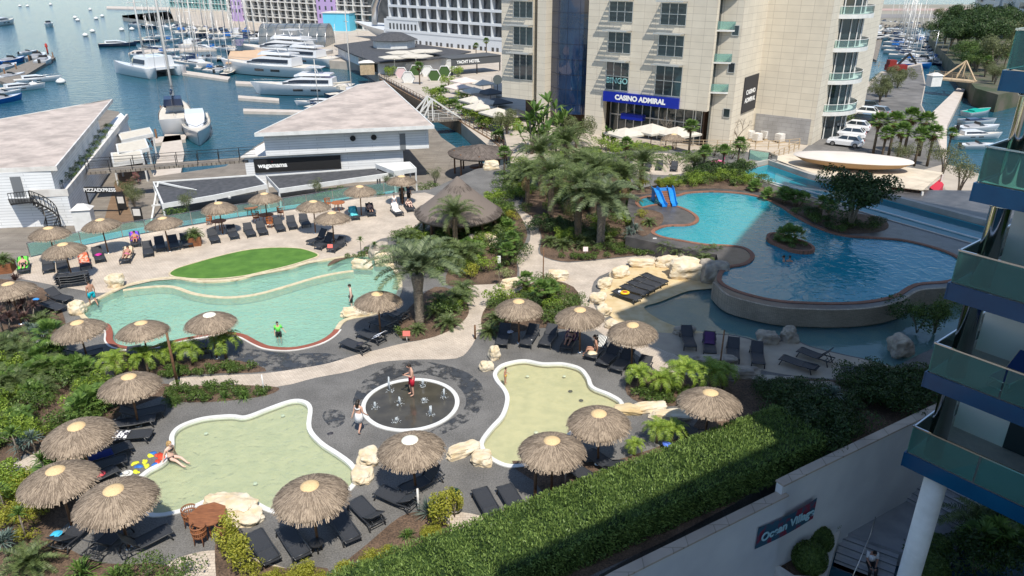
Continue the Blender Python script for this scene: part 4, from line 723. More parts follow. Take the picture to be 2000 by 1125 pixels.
# grove underplanting
gv = [(1040,480),(1050,400),(1110,360),(1230,360),(1235,440),(1290,470),(1330,490),(1250,490),(1150,500),(1095,500),(1060,490)]
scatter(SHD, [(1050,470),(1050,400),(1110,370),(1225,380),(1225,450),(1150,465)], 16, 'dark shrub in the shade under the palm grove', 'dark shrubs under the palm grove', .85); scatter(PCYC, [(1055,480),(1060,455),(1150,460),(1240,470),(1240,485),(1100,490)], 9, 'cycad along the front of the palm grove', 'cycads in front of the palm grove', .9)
scatter(SHS, [(1085,505),(1150,500),(1250,490),(1320,485),(1380,500),(1240,500),(1150,508)], 40, 'low plant edging the bed above the beach path', 'low plants above the beach path', 1.1); scatter(SH1, [(1100,495),(1240,480),(1330,485),(1230,490)], 9, 'green shrub edging the bed above the beach path', 'shrubs above the beach path', .7)
for a in [(1262,452,SHY,.7,'bright yellow plant at the corner of the sloping bed'), (1255,478,PSPK,.8,'yellow green spiky clump at the pool corner'), (1240,470,PCO2,1.2,'tall blue green leafy plant right of the grove')]: pl(a[2], a[0], a[1], a[4], a[3], TZ*.5)
spY = spiky(50, [(0, 0, .1)], .6, .04, gY, 90, nm='yellow_spiky_clump'); pl(spY, 1268, 476, 'yellow spiky clump nearest the white notice', 1, .5); pl(spY, 1242, 455, 'yellow spiky clump behind the white notice', .8, .5)
for u, v, s, lab in [(1298,490,.85,'cycad right of the white notice'), (1325,497,.8,'second cycad right of the white notice'), (1352,500,.9,'third cycad along the shallow pool end'), (1378,500,1.0,'dark cycad at the tip of the paved spit'), (1398,497,.95,'last cycad of the line, darkest'), (1375,512,.9,'cycad in front above the rocks')]: pl(PCYC, u, v, lab, s, .55)
scatter(SH1, [(1228,470),(1290,478),(1345,492),(1400,500),(1400,512),(1330,500),(1240,485)], 14, 'green shrub hiding the foot of the raised terrace', 'shrubs at the raised terrace foot', .75, .2); scatter(PCYC, [(1235,472),(1290,482),(1340,495),(1240,488)], 8, 'cycad at the foot of the raised terrace', 'cycads at the raised terrace foot', .85, .1)
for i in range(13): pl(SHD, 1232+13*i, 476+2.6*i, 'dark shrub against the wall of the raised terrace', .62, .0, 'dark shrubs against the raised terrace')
scatter(SHD, [(1340,505),(1400,500),(1415,515),(1370,520)], 4, 'dark shrub above the sandstone rocks', 'dark shrubs above the rocks', .45, .4)
for a in [(1268,440,PCYC,.8,'cycad on the paved spit beside the slide'), (1255,425,SHY,.6,'yellowish shrub on the paved spit')]: pl(a[2], a[0], a[1], a[4], a[3], TZ)
# terrace planting at the back of the pool
scatter(SH2, [(1245,372),(1320,355),(1440,345),(1465,356),(1400,365),(1320,368)], 14, 'bright green shrub on the slope above the large pool', 'bright shrubs above the large pool', .7, TZ); scatter(SHD, [(1330,350),(1440,330),(1460,345),(1380,352)], 8, 'dark shrub on the slope above the large pool', 'dark shrubs above the large pool', .85, TZ); scatter(SHY, [(1250,378),(1300,368),(1310,360),(1250,370)], 4, 'yellow green shrub beside the slide', 'yellow shrubs beside the slide', .8, TZ)
for a in [(1372,345,PFAT,.55,'fan palm on the slope above the pool'), (1410,335,PFAT,.5,'second fan palm on the slope above the pool'), (1355,335,PDWN,1.3,'feather palm behind the pink flamingo float'), (1440,325,PFAT,.55,'fan palm by the casino terrace fence'), (1475,372,PFA2,.75,'dark fan palm clump between the two pools, left'), (1500,388,PFA2,.7,'small fan palm clump between the pools'), (1528,395,PFA2,1.0,'dark fan palm clump between the pools, second'), (1555,402,PFA2,1.0,'dark fan palm clump between the pools, third'), (1602,425,PFAN,.95,'slim small fan palm between the pools, left of the big dark tree'), (1616,432,PFAN,.95,'slim fan palm touching the big dark tree')]: pl(a[2], a[0], a[1], a[4], a[3], TZ)
pl(TRD, 1660, 445, 'big dark round tree between the two blue pools', .72, TZ); scatter(SHD, [(1570,415),(1640,425),(1720,445),(1650,455),(1590,440)], 10, 'dark shrub under the big tree between the pools', 'dark shrubs between the pools', .5, TZ); scatter(SHS, [(1520,400),(1600,430),(1720,450),(1640,455),(1570,430)], 16, 'low dark plant along the pool side bed', 'low plants between the pools', 1.3, TZ)
pl(PFA2, 1538, 472, 'fan palm on the small pool island', .9, TZ+.1); scatter(SHS, [(1510,464),(1545,470),(1580,485),(1550,488),(1515,475)], 8, 'low plant on the small pool island', 'plants on the pool island', .8, TZ+.12); pl(SH1, 1545, 478, 'small dark shrub on the pool island', .4, TZ+.1)
# left bed
R_ = random.Random(5)
for u, v, s in [(20,625,1.25),(45,600,1.2),(10,660,1.15),(58,640,1.1),(-5,610,1.2)]: pl(PCOR, u, v, 'purple spiky shrub at the left edge beside the blue bag', s, 0, 'purple spiky shrubs at the left edge')
pl(PCYC, 82, 640, 'dark cycad right of the purple spiky shrubs', 1.3); pl(PFAN, 112, 700, 'fan palm with thick trunk left of the shaded loungers', 1.2); pl(PCYC, 160, 745, 'dark cycad below the parasol of the brick curve', 1.3); pl(PCYC, 90, 720, 'cycad beside the white rock in the left bed', 1.1)
lb = [(-30,700),(20,680),(110,710),(190,750),(230,770),(190,820),(120,870),(60,860),(0,880),(-50,860)]
scatter(PDWN, lb, 12, 'feather palm in the dense left bed', 'feather palms of the left bed', .95); scatter(PFA2, lb, 7, 'fan palm clump in the dense left bed', 'fan palms of the left bed', .85, seed=3); scatter(SH2, lb, 14, 'leafy green shrub in the dense left bed', 'green shrubs of the left bed', .9); scatter(SH1, lb, 22, 'dark green shrub in the dense left bed', 'dark shrubs of the left bed', 1.0)
scatter(PCO2, [(-30,690),(60,640),(150,690),(60,740)], 6, 'blue green yucca in the upper left bed', 'yuccas of the left bed', .9); scatter(PFA2, [(-20,690),(60,680),(130,720),(60,780),(-30,760)], 5, 'fan palm clump in the upper left bed', 'fan palms of the upper left bed', .8, seed=9)
for u, v, s, lab in [(228,738,1.05,'bright feathery palm left of the tall wooden post, first of five'), (290,728,1.1,'bright feathery palm second from left along the brick curve'), (338,712,1.0,'bright feathery palm beside the tall wooden post'), (376,712,1.0,'bright feathery palm right of the tall wooden post'), (442,700,1.15,'bright feathery palm right of the white capped parasol')]: pl(PSML, u, v, lab, s)
scatter(SHS, [(300,725),(400,722),(500,718),(510,725),(400,732),(320,740)], 24, 'low flowering plant along the upper path edge', 'low plants along the upper path edge', 1.0); scatter(SHS, [(325,780),(340,762),(440,757),(540,760),(500,775),(400,785)], 26, 'low plant along the lower path edge', 'low plants along the lower path edge', 1.0)
for u, v, s, lab in [(440,778,.8,'agave like spiky clump left in the bed above the splash pool'), (478,778,.9,'agave like spiky clump right in the bed above the splash pool'), (512,770,.6,'small spiky clump at the right end of that bed'), (340,790,.8,'spiky clump at the left end of that bed')]: pl(PSPK, u, v, lab, s)
scatter(SH1, [(320,790),(345,765),(385,770),(360,795)], 4, 'small shrub at the left end of the bed above the splash pool', 'shrubs above the splash pool', .5)
for u, v, s, p, lab in [(60,1115,1.25,PCYC,'large cycad with spread leaves at the bottom left corner'), (70,885,1.0,PCO2,'spiky leaved plant by the narrow pale path'), (100,960,1.05,PCOG,'slim spiky topped plant by the bottom left parasols'), (40,900,1.0,PCOG,'slim spiky topped plant at the left edge above the pale path'), (55,1060,.9,PCOG,'slim spiky topped plant above the bottom left cycad'), (15,1010,.9,PCOG,'slim spiky topped plant at the far left by the yellow shrubs'), (120,950,1.1,PFA2,'dark palm clump left of the parasols'), (160,1125,1.3,PSPK,'long bladed bright clump at the bottom edge'), (230,1135,1.2,PSPK,'second long bladed clump at the bottom edge'), (110,900,.9,PCYC,'cycad behind the narrow pale path'), (15,1090,1.0,PCO2,'yucca at the left bottom edge')]: pl(p, u, v, lab, s)
scatter(SHY, [(-20,1000),(40,950),(110,1000),(120,1060),(60,1080),(0,1080)], 12, 'yellow green shrub in the bottom left bed', 'yellow green shrubs bottom left', .75); scatter(SH2, [(-30,930),(30,930),(60,960),(0,1000)], 6, 'bright shrub at the left edge', 'bright shrubs at the left edge', .8)
pl(SH1, 290, 1125, 'wispy dark shrub at the bottom edge, left one', .85); pl(SH1, 355, 1125, 'wispy dark shrub at the bottom edge, right one', .95)
# golden shrubs along the bottom centre
COL = bush(51, (.42, .42, 1.0), 1500, .055, gY, nm='golden_shrub', h=.95, lobes=12)
for u, v, s, lab in [(450,1085,1.0,'tall yellow green shrub in front of the teak chairs'), (478,1122,1.0,'tall yellow green shrub at the bottom edge, right of the teak chairs'), (862,1035,1.0,'tall yellow green shrub beside the green litter bin'), (888,1010,.8,'yellow green shrub covering the foot of the litter bin')]: pl(COL, u, v, lab, s)
scatter(SHY, [(480,1110),(560,1120),(660,1120),(740,1090),(820,1055),(800,1040),(860,1030),(870,1045),(780,1090),(700,1140),(500,1150)], 22, 'yellow green shrub along the bottom edge', 'yellow green shrubs along the bottom', .5)
pl(PBLU, 838, 1005, 'blue grey spiky plant beside the lantern post', 1.1); pl(PSPK, 760, 1080, 'grassy spiky clump left of the hedge', .7); pl(PSPK, 795, 1050, 'grassy spiky clump below the lantern post', .7)
# hedge foot, right small palms
for u, v, s, lab in [(1245,760,.95,'small palm with an orange tinged stem at the end of the reed row'), (1290,770,.9,'bright small palm, left of the group by the pale post'), (1330,765,1.25,'bright small palm, tallest of the group by the pale post'), (1385,765,1.25,'bright small palm right of the pale post'), (1410,760,1.0,'bright small palm at the right edge of that group')]: pl(PSML, u, v, lab, s)
scatter(SHS, [(1235,770),(1290,760),(1400,760),(1350,788),(1270,790)], 26, 'low plant under the small palms', 'low plants under the small palms', 1.0)
for u, v, s, lab in [(1282,865,.8,'bright small palm behind the hedge, left one'), (1312,868,.85,'bright small palm behind the hedge, right one'), (1238,890,.6,'little palm peeping over the hedge')]: pl(PSML, u, v, lab, s)
# the long clipped hedge
def hedge_mesh(A, B, wd, h, n, s, mat, name, lab, jig=.05):
    A, B = Vector(A), Vector(B); d = (B-A); L_ = d.length; d.normalize(); nn = Vector((d.y, -d.x, 0)); R = random.Random(3); b = MB(); core = MB()
    r = thing(name, lab, 'hedge', A)
    for i in range(int(L_/.8)):
        x0 = i*.8; core.prism([A+d*x0+nn*.12, A+d*(x0+.802)+nn*.12, A+d*(x0+.802)+nn*(wd-.12), A+d*x0+nn*(wd-.12)], 0, h-.1+.03*math.sin(i*1.7))
    core.build('inner_foliage', gD, r, world=True); per = wd+2*h
    for k in range(n):
        x = R.uniform(0, L_); q = R.uniform(0, per); wv = .07*noise.noise(Vector((x*.8, q*.8, 0)))+.04*noise.noise(Vector((x*3, q*3, 5)))
        if q < h: p = A+d*x-nn*wv; p.z = q; N_ = -nn
        elif q < h+wd: p = A+d*x+nn*(q-h); e = min(q-h, h+wd-q); p.z = h+wv-max(0, .25-e)**2*2.2; N_ = Vector((0, 0, 1))
        else: p = A+d*x+nn*(wd+wv); p.z = q-h-wd; N_ = nn
        p += Vector((R.uniform(-jig, jig), R.uniform(-jig, jig), R.uniform(-jig, jig)*.6))
        a = (N_*.8+Vector((R.gauss(0, .6), R.gauss(0, .6), R.gauss(.35, .5)))).normalized(); sd_ = a.orthogonal().normalized(); sd_ = Matrix.Rotation(R.uniform(0, 6.28), 3, a) @ sd_; z = s*R.uniform(.7, 1.4)
        b.add([p-sd_*z*.28, p+sd_*z*.28, p+a*z*1.2+sd_*z*.1, p+a*z*1.2-sd_*z*.1], [(0, 1, 2, 3)])
    b.build('foliage', mat, r, world=True); return r
HA = G(640, 1122, 1.25); HB = G(1515, 792, 1.25); HA.z = HB.z = 0
hedge_mesh(HA, HB, 2.9, 1.3, 52000, .075, gH, 'clipped_hedge', 'long clipped green hedge crossing the bottom, half of it in shadow')
# dark unclipped shrubs beyond the hedge
sd_p = [(1540,900),(1510,830),(1560,800),(1640,780),(1720,755),(1800,745),(1850,760),(1800,790),(1640,860)]
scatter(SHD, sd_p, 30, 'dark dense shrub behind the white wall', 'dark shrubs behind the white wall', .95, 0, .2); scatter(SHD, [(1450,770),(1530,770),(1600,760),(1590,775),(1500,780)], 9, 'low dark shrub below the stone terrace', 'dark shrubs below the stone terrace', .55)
pl(PCO2, 1620, 800, 'spiky dark plant above the dense shrubs', 1.2, .3); pl(PFA2, 1510, 845, 'sunlit fan palm at the end of the hedge', .8); pl(SHY, 1560, 880, 'yellowish shrub at the shadow edge beyond the hedge', .8); pl(TRM, 1825, 650, 'dark tree beside the lower pool at the hotel', .5); pl(SHD, 1790, 650, 'dark shrub hanging over the lower pool', 1.2)
# extra palms and growth round the dark thatched roof and behind the grove
for a in [(1055,372,PMID,1.0,'feather palm at the back left of the grove near the roof'), (1105,350,PMID,1.05,'feather palm at the very back of the grove'), (1250,392,PMID,.95,'feather palm whose fronds touch the blue slides'), (1158,420,PMID,1.0,'feather palm filling the heart of the grove'), (1010,372,PDWN,1.5,'low feather palm right of the dark thatched roof'), (850,450,PDWN,1.2,'low feather palm below the dark thatched roof'), (862,520,PDWN,1.4,'feather palm between the giant palm and the centre planting'), (800,480,PDWN,1.0,'small feather palm behind the boulders of the lagoon'), (985,345,PFAT,.6,'fan palm behind the dark thatched roof'), (1000,510,PFAT,.45,'fan palm beside the junction of paths, left'), (1345,300,PFAT,.7,'fan palm at the casino side edge of the deck'), (1220,330,PFAT,.65,'fan palm rising behind the palm grove'), (1085,325,PFAT,.7,'fan palm at the back between grove and banana like plants')]: pl(a[2], a[0], a[1], a[4], a[3])
fill = [('thicket',[(935,420),(985,395),(1015,420),(1028,455),(1005,500),(1000,535),(960,550),(905,548),(880,530),(885,500),(850,470),(880,440)],34), ('thicket of the grove',[(1040,400),(1100,350),(1230,350),(1240,430),(1270,470),(1200,480),(1080,480),(1055,440)],40), ('thicket behind the grove',[(1000,390),(960,345),(1010,325),(1120,303),(1230,300),(1230,345),(1250,350),(1120,345),(1040,370)],50), ('thicket above the large pool',[(1330,345),(1430,325),(1480,345),(1500,370),(1400,362),(1320,364)],22), ('thicket by the reed row',[(950,640),(965,590),(1010,572),(1060,548),(1115,562),(1130,600),(1110,630),(1060,630),(1000,640)],14), ('thicket beside the giant palm',[(850,580),(895,577),(908,603),(880,630),(850,625)],6), ('thicket between lagoon and roof',[(775,470),(850,440),(890,460),(888,520),(870,565),(820,560),(775,520)],26), ('thicket right of the roof',[(960,400),(985,370),(1040,375),(1040,420),(1000,415)],12)]
for n_, q, c_ in fill:
    for j, (p_, sc_) in enumerate(((SH1, 1.0), (SH2, .85), (SHS, 1.6), (PSPK, .9))): scatter(p_, q, max(2, c_//(2+j)), ['dark green shrub','bright green shrub','low ground plant','long bladed clump'][j]+' in the '+n_, ['dark shrubs','bright shrubs','low plants','bladed clumps'][j]+' in the '+n_, sc_, TZ if 'large pool' in n_ else 0, .3, 7+j)
# ================= sandstone boulders
def rock(u, v, sx, sy, sz, lab, m='rock', seed=0, rz=0, z=0, sink=.2, nm='boulder'):
    me = bpy.data.meshes.new(nm); import bmesh as bm_; q = bm_.new(); bm_.ops.create_icosphere(q, subdivisions=4, radius=1)
    o3 = Vector((seed*3.1, seed*1.7, seed))
    for x in q.verts:
        c_ = x.co.copy(); n_ = 1+.34*noise.noise(c_*1.1+o3)+.16*noise.noise(c_*2.6+o3)+.05*noise.noise(c_*7+o3); k = max(abs(c_.x), abs(c_.y), abs(c_.z)); x.co = c_*n_*(1/(k**.55)); x.co.x *= sx; x.co.y *= sy; x.co.z *= sz
    q.to_mesh(me); q.free(); me.materials.append(K[m]); me.polygons.foreach_set('use_smooth', [False]*len(me.polygons)); o = bpy.data.objects.new(nm, me); C.objects.link(o); g = G(u, v, z); o.location = (g.x, g.y, z+sz*(1-sink)-.1*sz); o.rotation_euler.z = rz; return tag(o, lab, 'rock')
for i, a in enumerate([(720,900,.45,.55,.28,'tall half of the paired boulder right of the splash pool','rock',.3), (708,935,.4,.5,.25,'lower half of the paired boulder right of the splash pool','rock',0), (905,885,.75,.35,.25,'long pointed boulder left of the paddling pool','rock',.5), (943,902,.45,.42,.28,'round boulder touching the paddling pool kerb','rock',0), (965,700,.32,.3,.45,'upright pointed boulder by the top of the paddling pool','rock',.4), (950,722,.35,.25,.3,'foot of the pointed boulder by the paddling pool','rock',.2), (465,995,.9,.6,.3,'big cream boulder behind the octagonal table','rock',-.3), (485,1015,.6,.5,.22,'low cream boulder beside the octagonal table','rock',0), (430,985,.6,.35,.25,'cream boulder on the bottom kerb of the splash pool','rock',0),
 (228,558,.55,.45,.5,'yellowish boulder where the brick edge meets the far lagoon shore','rock',0), (152,610,.5,.45,.45,'yellowish boulder at the left corner of the lagoon','rock',0), (695,615,.9,.35,.3,'flat boulder on the lagoon shore beside the parasol','rock',.2), (708,522,.8,.3,.35,'broken stone block standing in the lagoon','rock',-.2), (752,515,.7,.5,.55,'large boulder at the upper right of the lagoon','rock',0), (740,500,.7,.5,.6,'boulder behind the upper right of the lagoon','rock2',.5), (955,478,.7,.5,.5,'pale boulder in the centre planting','rock',0), (925,480,.5,.4,.5,'second pale boulder in the centre planting','rock2',0), (1000,560,.7,.3,.35,'pale boulder at the path junction left','rock',.4), (1090,545,.7,.4,.35,'pale boulder at the path junction right','rock',0),
 (1347,540,1.5,.7,.75,'large cracked sandstone rock left part, beside the stacked flat loungers','rock',-.1), (1392,548,.9,.8,.85,'large cracked sandstone rock right part at the pool wall','rock2',0), (1302,520,.9,.4,.45,'sandstone rock behind the flat loungers','rock',0), (1255,520,1.0,.35,.35,'orange tinted sandstone shelf behind the flat loungers','rock',0), (1312,505,.4,.3,.4,'dark grey stone in the shadow by the rocks','rock2',0), (1330,512,.4,.35,.45,'second dark grey stone in the shadow','rock2',.4),
 (1210,540,.7,.4,.4,'rough rock on the beach edge, top left','rock',.4), (1180,560,.5,.45,.35,'rough rock on the beach edge, upper','rock',.9), (1168,590,.45,.5,.35,'rough rock on the beach edge, middle','rock',1.2), (1178,615,.45,.5,.35,'rough rock on the beach edge, lower','rock',1.9), (1198,640,.5,.35,.3,'rough rock on the beach edge near the third parasol','rock',-.6), (1335,650,.6,.35,.25,'low rock at the left of the shaded terrace','rock2',0), (1500,668,.6,.4,.4,'grey rock between two loungers on the shaded terrace','rock2',0), (1540,665,.45,.4,.5,'taller grey rock at the lower pool edge','rock2',0), (1755,690,.6,.6,.6,'pale rock at the right end of the lower pool','rock2',0),
 (1225,805,.7,.35,.2,'long flat beige rock at the tip of the paddling pool','sand',0), (1270,800,.8,.3,.22,'beige rock left of the parasol in the sun','rock',.2), (1310,815,.9,.35,.2,'orange flat rock under the small palms','rock',-.1), (1350,795,.6,.3,.25,'beige rock beneath the parasol by the hedge','rock',0),
 (255,690,.0,.0,.0,'','',0), (90,690,.6,.4,.5,'white rock in the left bed','offwhite',0), (25,700,.4,.3,.35,'small white rock at the left edge','offwhite',0), (960,330,.8,.5,.5,'pale rock right of the dark thatched roof','rock',0)]):
    if a[5]: rock(*a[:7], seed=i+1, rz=a[7])
rw = [(1395,700),(1440,722),(1520,742),(1600,757),(1680,760),(1750,747)]
for i, (u, v) in enumerate(rw): rock(u, v+12, 1.15, .4, .3, 'section of the rough grey stone wall below the shaded terrace', 'rock2', 60+i, 0)['group'] = 'stone wall below the shaded terrace'
# ================= the hotel with blue balconies on the right, its stair court
def text(s, size, mat, parent, o, xd, yd, name='lettering', depth=.01, align='CENTER', bold=0, sx=1):
    cu = bpy.data.curves.new(name, 'FONT'); cu.body = s; cu.size = size; cu.extrude = depth; cu.align_x = align; cu.align_y = 'CENTER'; cu.offset = bold
    t_ = bpy.data.objects.new('tmp', cu); C.objects.link(t_); dg = bpy.context.evaluated_depsgraph_get(); me = bpy.data.meshes.new_from_object(t_.evaluated_get(dg)); bpy.data.objects.remove(t_)
    xd = Vector(xd).normalized(); yd = Vector(yd); yd = (yd-xd*yd.dot(xd)).normalized(); n = xd.cross(yd); L = parent.location if parent else Vector()
    me.transform(Matrix(((xd.x*sx, yd.x, n.x, o[0]-L.x), (xd.y*sx, yd.y, n.y, o[1]-L.y), (xd.z*sx, yd.z, n.z, o[2]-L.z), (0, 0, 0, 1)))); me.materials.clear(); me.materials.append(mat)
    q = bpy.data.objects.new(name, me); C.objects.link(q); q.parent = parent; return q
blueF = M('blue_fascia_glass', (.0, .06, .15), (.0, .045, .12), rough=.12, spec=.7, scale=1); chrome = M('polished_steel', (.75, .72, .68), rough=.12, metal=1); tealG = glassM('teal_glass', (.36, .7, .68), .1)
floorB = M('balcony_floor', (.4, .37, .33), (.34, .32, .29), rough=.7); hw = M('hotel_wall', (.62, .62, .6), rough=.7)
P0 = Vector((13.2, 20.5, 0)); fd = Vector((.62, -.785, 0)).normalized(); gd = Vector((.785, .62, 0)).normalized()
def hp(a, c, z): p = P0+fd*a+gd*c; return Vector((p.x, p.y, z))
hotel = thing('hotel', 'tall hotel with dark blue balcony edges and teal glass at the right edge', 'hotel', (P0.x, P0.y, CT))
zs = [1.86+3.1*i for i in range(1, 12)]
def hbox(b, a0, a1, c0, c1, z0, z1): b.prism([hp(a0, c0, 0), hp(a1, c0, 0), hp(a1, c1, 0), hp(a0, c1, 0)], z0, z1, bottom=True); b.sheet([hp(a0, c0, z0), hp(a1, c0, z0), hp(a1, c1, z0), hp(a0, c1, z0)])
for i, z in enumerate(zs):
    b = MB(); hbox(b, .04, 15, .04, 9, z-.3, z); s_ = b.build('balcony_floor', floorB, hotel, world=True)
    b = MB(); hbox(b, 0, 15, 0, .04, z-.52, z+.02); hbox(b, -.04, 0, -.02, 4.2, z-.52, z+.02); b.build('blue_fascia', blueF, s_, world=True)
    b = MB()
    for k in range(7): hbox(b, .02+2.1*k, 2.06+2.1*k, .05, .065, z+.06, z+1.02)
    b.build('front_glass', tealG, hotel, world=True); b = MB()
    for k in range(2): hbox(b, .035, .05, .06+2.05*k, 2.06+2.05*k, z+.06, z+1.02)
    b.build('side_glass', tealG, hotel, world=True)
    b = MB(); b.bar(hp(0, .06, z+1.06), hp(14.8, .06, z+1.06), .05); b.bar(hp(.05, .05, z+1.06), hp(.05, 4.2, z+1.06), .05)
    for k in range(8): b.bar(hp(.05+2.08*k, .09, z), hp(.05+2.08*k, .09, z+1.04), .035)
    for k in (1, 2): b.bar(hp(.09, 2.05*k, z), hp(.09, 2.05*k, z+1.04), .035)
    b.build('handrail', chrome, hotel, world=True)
    b = MB(); n_ = 16; c_ = hp(.62, .62, 0); b.tube([(c_.x+.31*math.cos(q*.4-2.6), c_.y+.31*math.sin(q*.4-2.6), z-.62) for q in range(n_)], .03, 6); b.build('column_ring', chrome, hotel, world=True)
c_ = hp(.62, .62, 0); b = MB(); b.tube([(c_.x, c_.y, zs[0]), (c_.x, c_.y, zs[-1])], .28, 28); b.build('steel_column', chrome, hotel, world=True)
b = MB(); b.tube([(c_.x+.1, c_.y-.35, -6), (c_.x+.1, c_.y-.35, 4.45)], .36, 28); b.build('white_column', K['white'], hotel, world=True)
b = MB(); hbox(b, 4.6, 16, 2.8, 9, -5, 4.4); hbox(b, 0.3, 15, 2.9, 12, 4.5, 38.6); body = b.build('wall', hw, hotel, world=True)
for z in zs[:-1]:
    for k in range(4): b = MB(); hbox(b, 1.9+3.2*k, 4.3+3.2*k, 2.84, 2.88, z+.03, z+2.35); b.build('glass_door', K['glass'], body, world=True)
b = MB(); nb = [(5.8, -.8), (17.7, 6.5), (20.5, 8.2), (26, -8), (12, -16)]; b.prism([Vector((x, y, 0)) for x, y in nb], -5, 36); b.build('near_wing', hw, hotel, world=True)
b = MB(); b.prism([Vector((x, y, 0)) for x, y in ((22.5, 13.8), (32.8, 31.6), (36.7, 39.6), (50.2, 26.6), (70, 8), (40, -12))], -5, 55); b.build('rear_tower', hw, hotel, world=True)
def sling(a, c, z, rz, lab):
    r = thing('balcony_lounger', lab, 'sun lounger', hp(a, c, z), rz); b = MB()
    for s in (-.3, .3): b.tube([(s, -.9, .32), (s, .2, .32), (s, .8, .75)], .018, 6); b.tube([(s, -.85, .32), (s, -.85, .02), (s, -.4, .02)], .016, 6); b.tube([(s, .25, .32), (s, .3, .0)], .016, 6)
    b.tube([(-.3, -.85, .02), (.3, -.85, .02)], .016, 6); b.tube([(-.3, -.9, .32), (.3, -.9, .32)], .018, 6); b.build('frame', chrome, r)
    b = MB(); b.add([(-.29, -.88, .34), (.29, -.88, .34), (.29, .2, .34), (-.29, .2, .34), (.29, .8, .77), (-.29, .8, .77)], [(0, 1, 2, 3), (3, 2, 4, 5)]); b.build('sling', col('bluesling', (.01,.04,.16), .7), r); return r
aa = math.atan2(gd.y, gd.x)-math.pi/2
sling(1.9, 1.5, zs[1], aa-.1, 'blue sling lounger on the glass balcony above the stairs, left one'); sling(3.0, 1.3, zs[1], aa-.1, 'blue sling lounger on the same balcony at the right frame edge'); sling(3.6, 1.5, zs[0], aa+.6, 'dark lounger on the lowest balcony above the stairs')
for a, c, z, s, lab in [(2.5, 1.8, zs[2], .9, 'dark potted palm behind glass on the third balcony'), (3.2, 1.4, zs[3], .8, 'potted plant with red flowers behind glass on the fourth balcony'), (1.9, -.1, zs[3]+1.2, .0, '')]:
    if lab: o = PFA2.put(hp(a, c, z), 1, lab, None, s)
# stair court
b = MB(); cw = [G(1203,1125,.35), G(1150,1290,.35), Vector((2, 0, 0)), Vector((26, 0, 0)), Vector((60, 30, 0)), Vector((60, 34, 0)), G(1850,795,.85), G(1830,800,.85), G(1533,955,.6)]
b.sheet([Vector((2, 0, 0)), Vector((2, 16, 0)), Vector((20, 36, 0)), Vector((62, 36, 0)), Vector((62, 0, 0))], CT-2.6); tag(b.build('stair_court', K['concrete']), kind='structure')
ww = thing('garden_wall', 'long white retaining wall with a beige stone coping, behind the hedge', 'wall', G(1533,960,0)); b = MB()
lo_ = [G(1090,1190,.35), G(1203,1125,.35), G(1533,962,.35)]; hi_ = [G(1523,944,.85), G(1577,917,.85), G(1700,858,.85), G(1838,792,.85)]
wmat = M('white_render', (.68, .69, .7), (.6, .61, .63), scale=.6, rough=.8)
b.ribbon(lo_, .3, CT-2.6, .3, closed=False, side=-.0); b.ribbon(hi_, .3, CT-2.6, .8, closed=False); b.build('wall', wmat, ww, world=True)
b = MB(); b.ribbon(lo_, .42, .3, .38, closed=False); b.ribbon(hi_, .42, .8, .88, closed=False); b.build('coping', brickM('beige_coping', (.5, .42, .34), (.45, .37, .3), (.3, .25, .2), sc=1, w=1.2, h=1.2), ww, world=True)
stc = M('grey_stone_steps', (.42, .43, .45), (.34, .35, .37), scale=2, rough=.6)
def steps(name, E0, E1, n, run, rise, up, lab, mat=stc, z0=None, sgn=1):
    d = (E1-E0); d.z = 0; nn = Vector((d.y, -d.x, 0)).normalized()*sgn; b = MB(); nb_ = MB(); z = E0.z
    for k in range(n):
        a = E0+nn*run*k; c = E1+nn*run*k; q = [a, c, c+nn*run, a+nn*run]; top = z+rise*(k+1)*up if up > 0 else z-rise*(k+1)
        b.prism(q, z-4, top); nb_.prism([a+nn*(run-.05 if up < 0 else 0), c+nn*(run-.05 if up < 0 else 0), c+nn*(run if up < 0 else .05), a+nn*(run if up < 0 else .05)], top-.03, top+.004)
    r = thing(name, lab, 'stairs', E0); b.build('steps', mat, r, world=True); nb_.build('dark_nosing', col('nosing', (.1,.11,.12)), r, world=True); return r
LZ = CT+.4
b = MB(); b.prism(PG([(1636,1000),(1655,975),(1722,945),(1790,965),(1880,1045),(1860,1090),(1757,1078),(1646,1038)], LZ), CT-2.6, LZ); tag(b.build('stair_landing', M('landing_stone', (.3, .31, .33), (.24, .25, .27), scale=1.2, detail=8)), kind='structure')
steps('stairs', G(1646,1038,LZ), G(1757,1078,LZ), 12, .33, .16, -1, 'lower grey stone flight with the man sitting on it')
steps('stairs', G(1722,952,LZ), G(1885,1040,LZ), 12, .33, .16, 1, 'upper grey stone flight rising behind the white column', sgn=-1)
def kerbwall(pts, z, h, w, lab, nm='low_wall', m=None, gp=None):
    r = thing(nm, lab, 'wall', G(pts[0][0], pts[0][1], z)); P = PG(pts, z); b = MB(); b.ribbon(P, w, CT-2.6, z-.07, closed=False); b.build('wall', wmat, r, world=True); b = MB(); b.ribbon(P, w+.1, z-.07, z, closed=False); b.build('coping', K['offwhite'], r, world=True)
kerbwall([(1640,988),(1718,938),(1775,880)], LZ+.9, 1, .25, 'low white wall with small round lights beside the upper stairs')
pb = thing('planter', 'white stone planter holding three clipped round bushes', 'planter', G(1560,1110,LZ)); b = MB(); q = PG([(1508,1098),(1560,1060),(1575,1010),(1636,1000),(1642,1010),(1605,1130),(1550,1128)], LZ+.5); b.ribbon(q, .3, CT-2.6, LZ+.5); b.build('wall', K['offwhite'], pb, world=True); b = MB(); b.sheet(q, LZ+.35); b.build('soil', K['soil'], pb, world=True)
TOP = bush(61, (.78, .78, .72), 3800, .04, gM, nm='topiary_ball', h=.6, lobes=1); 
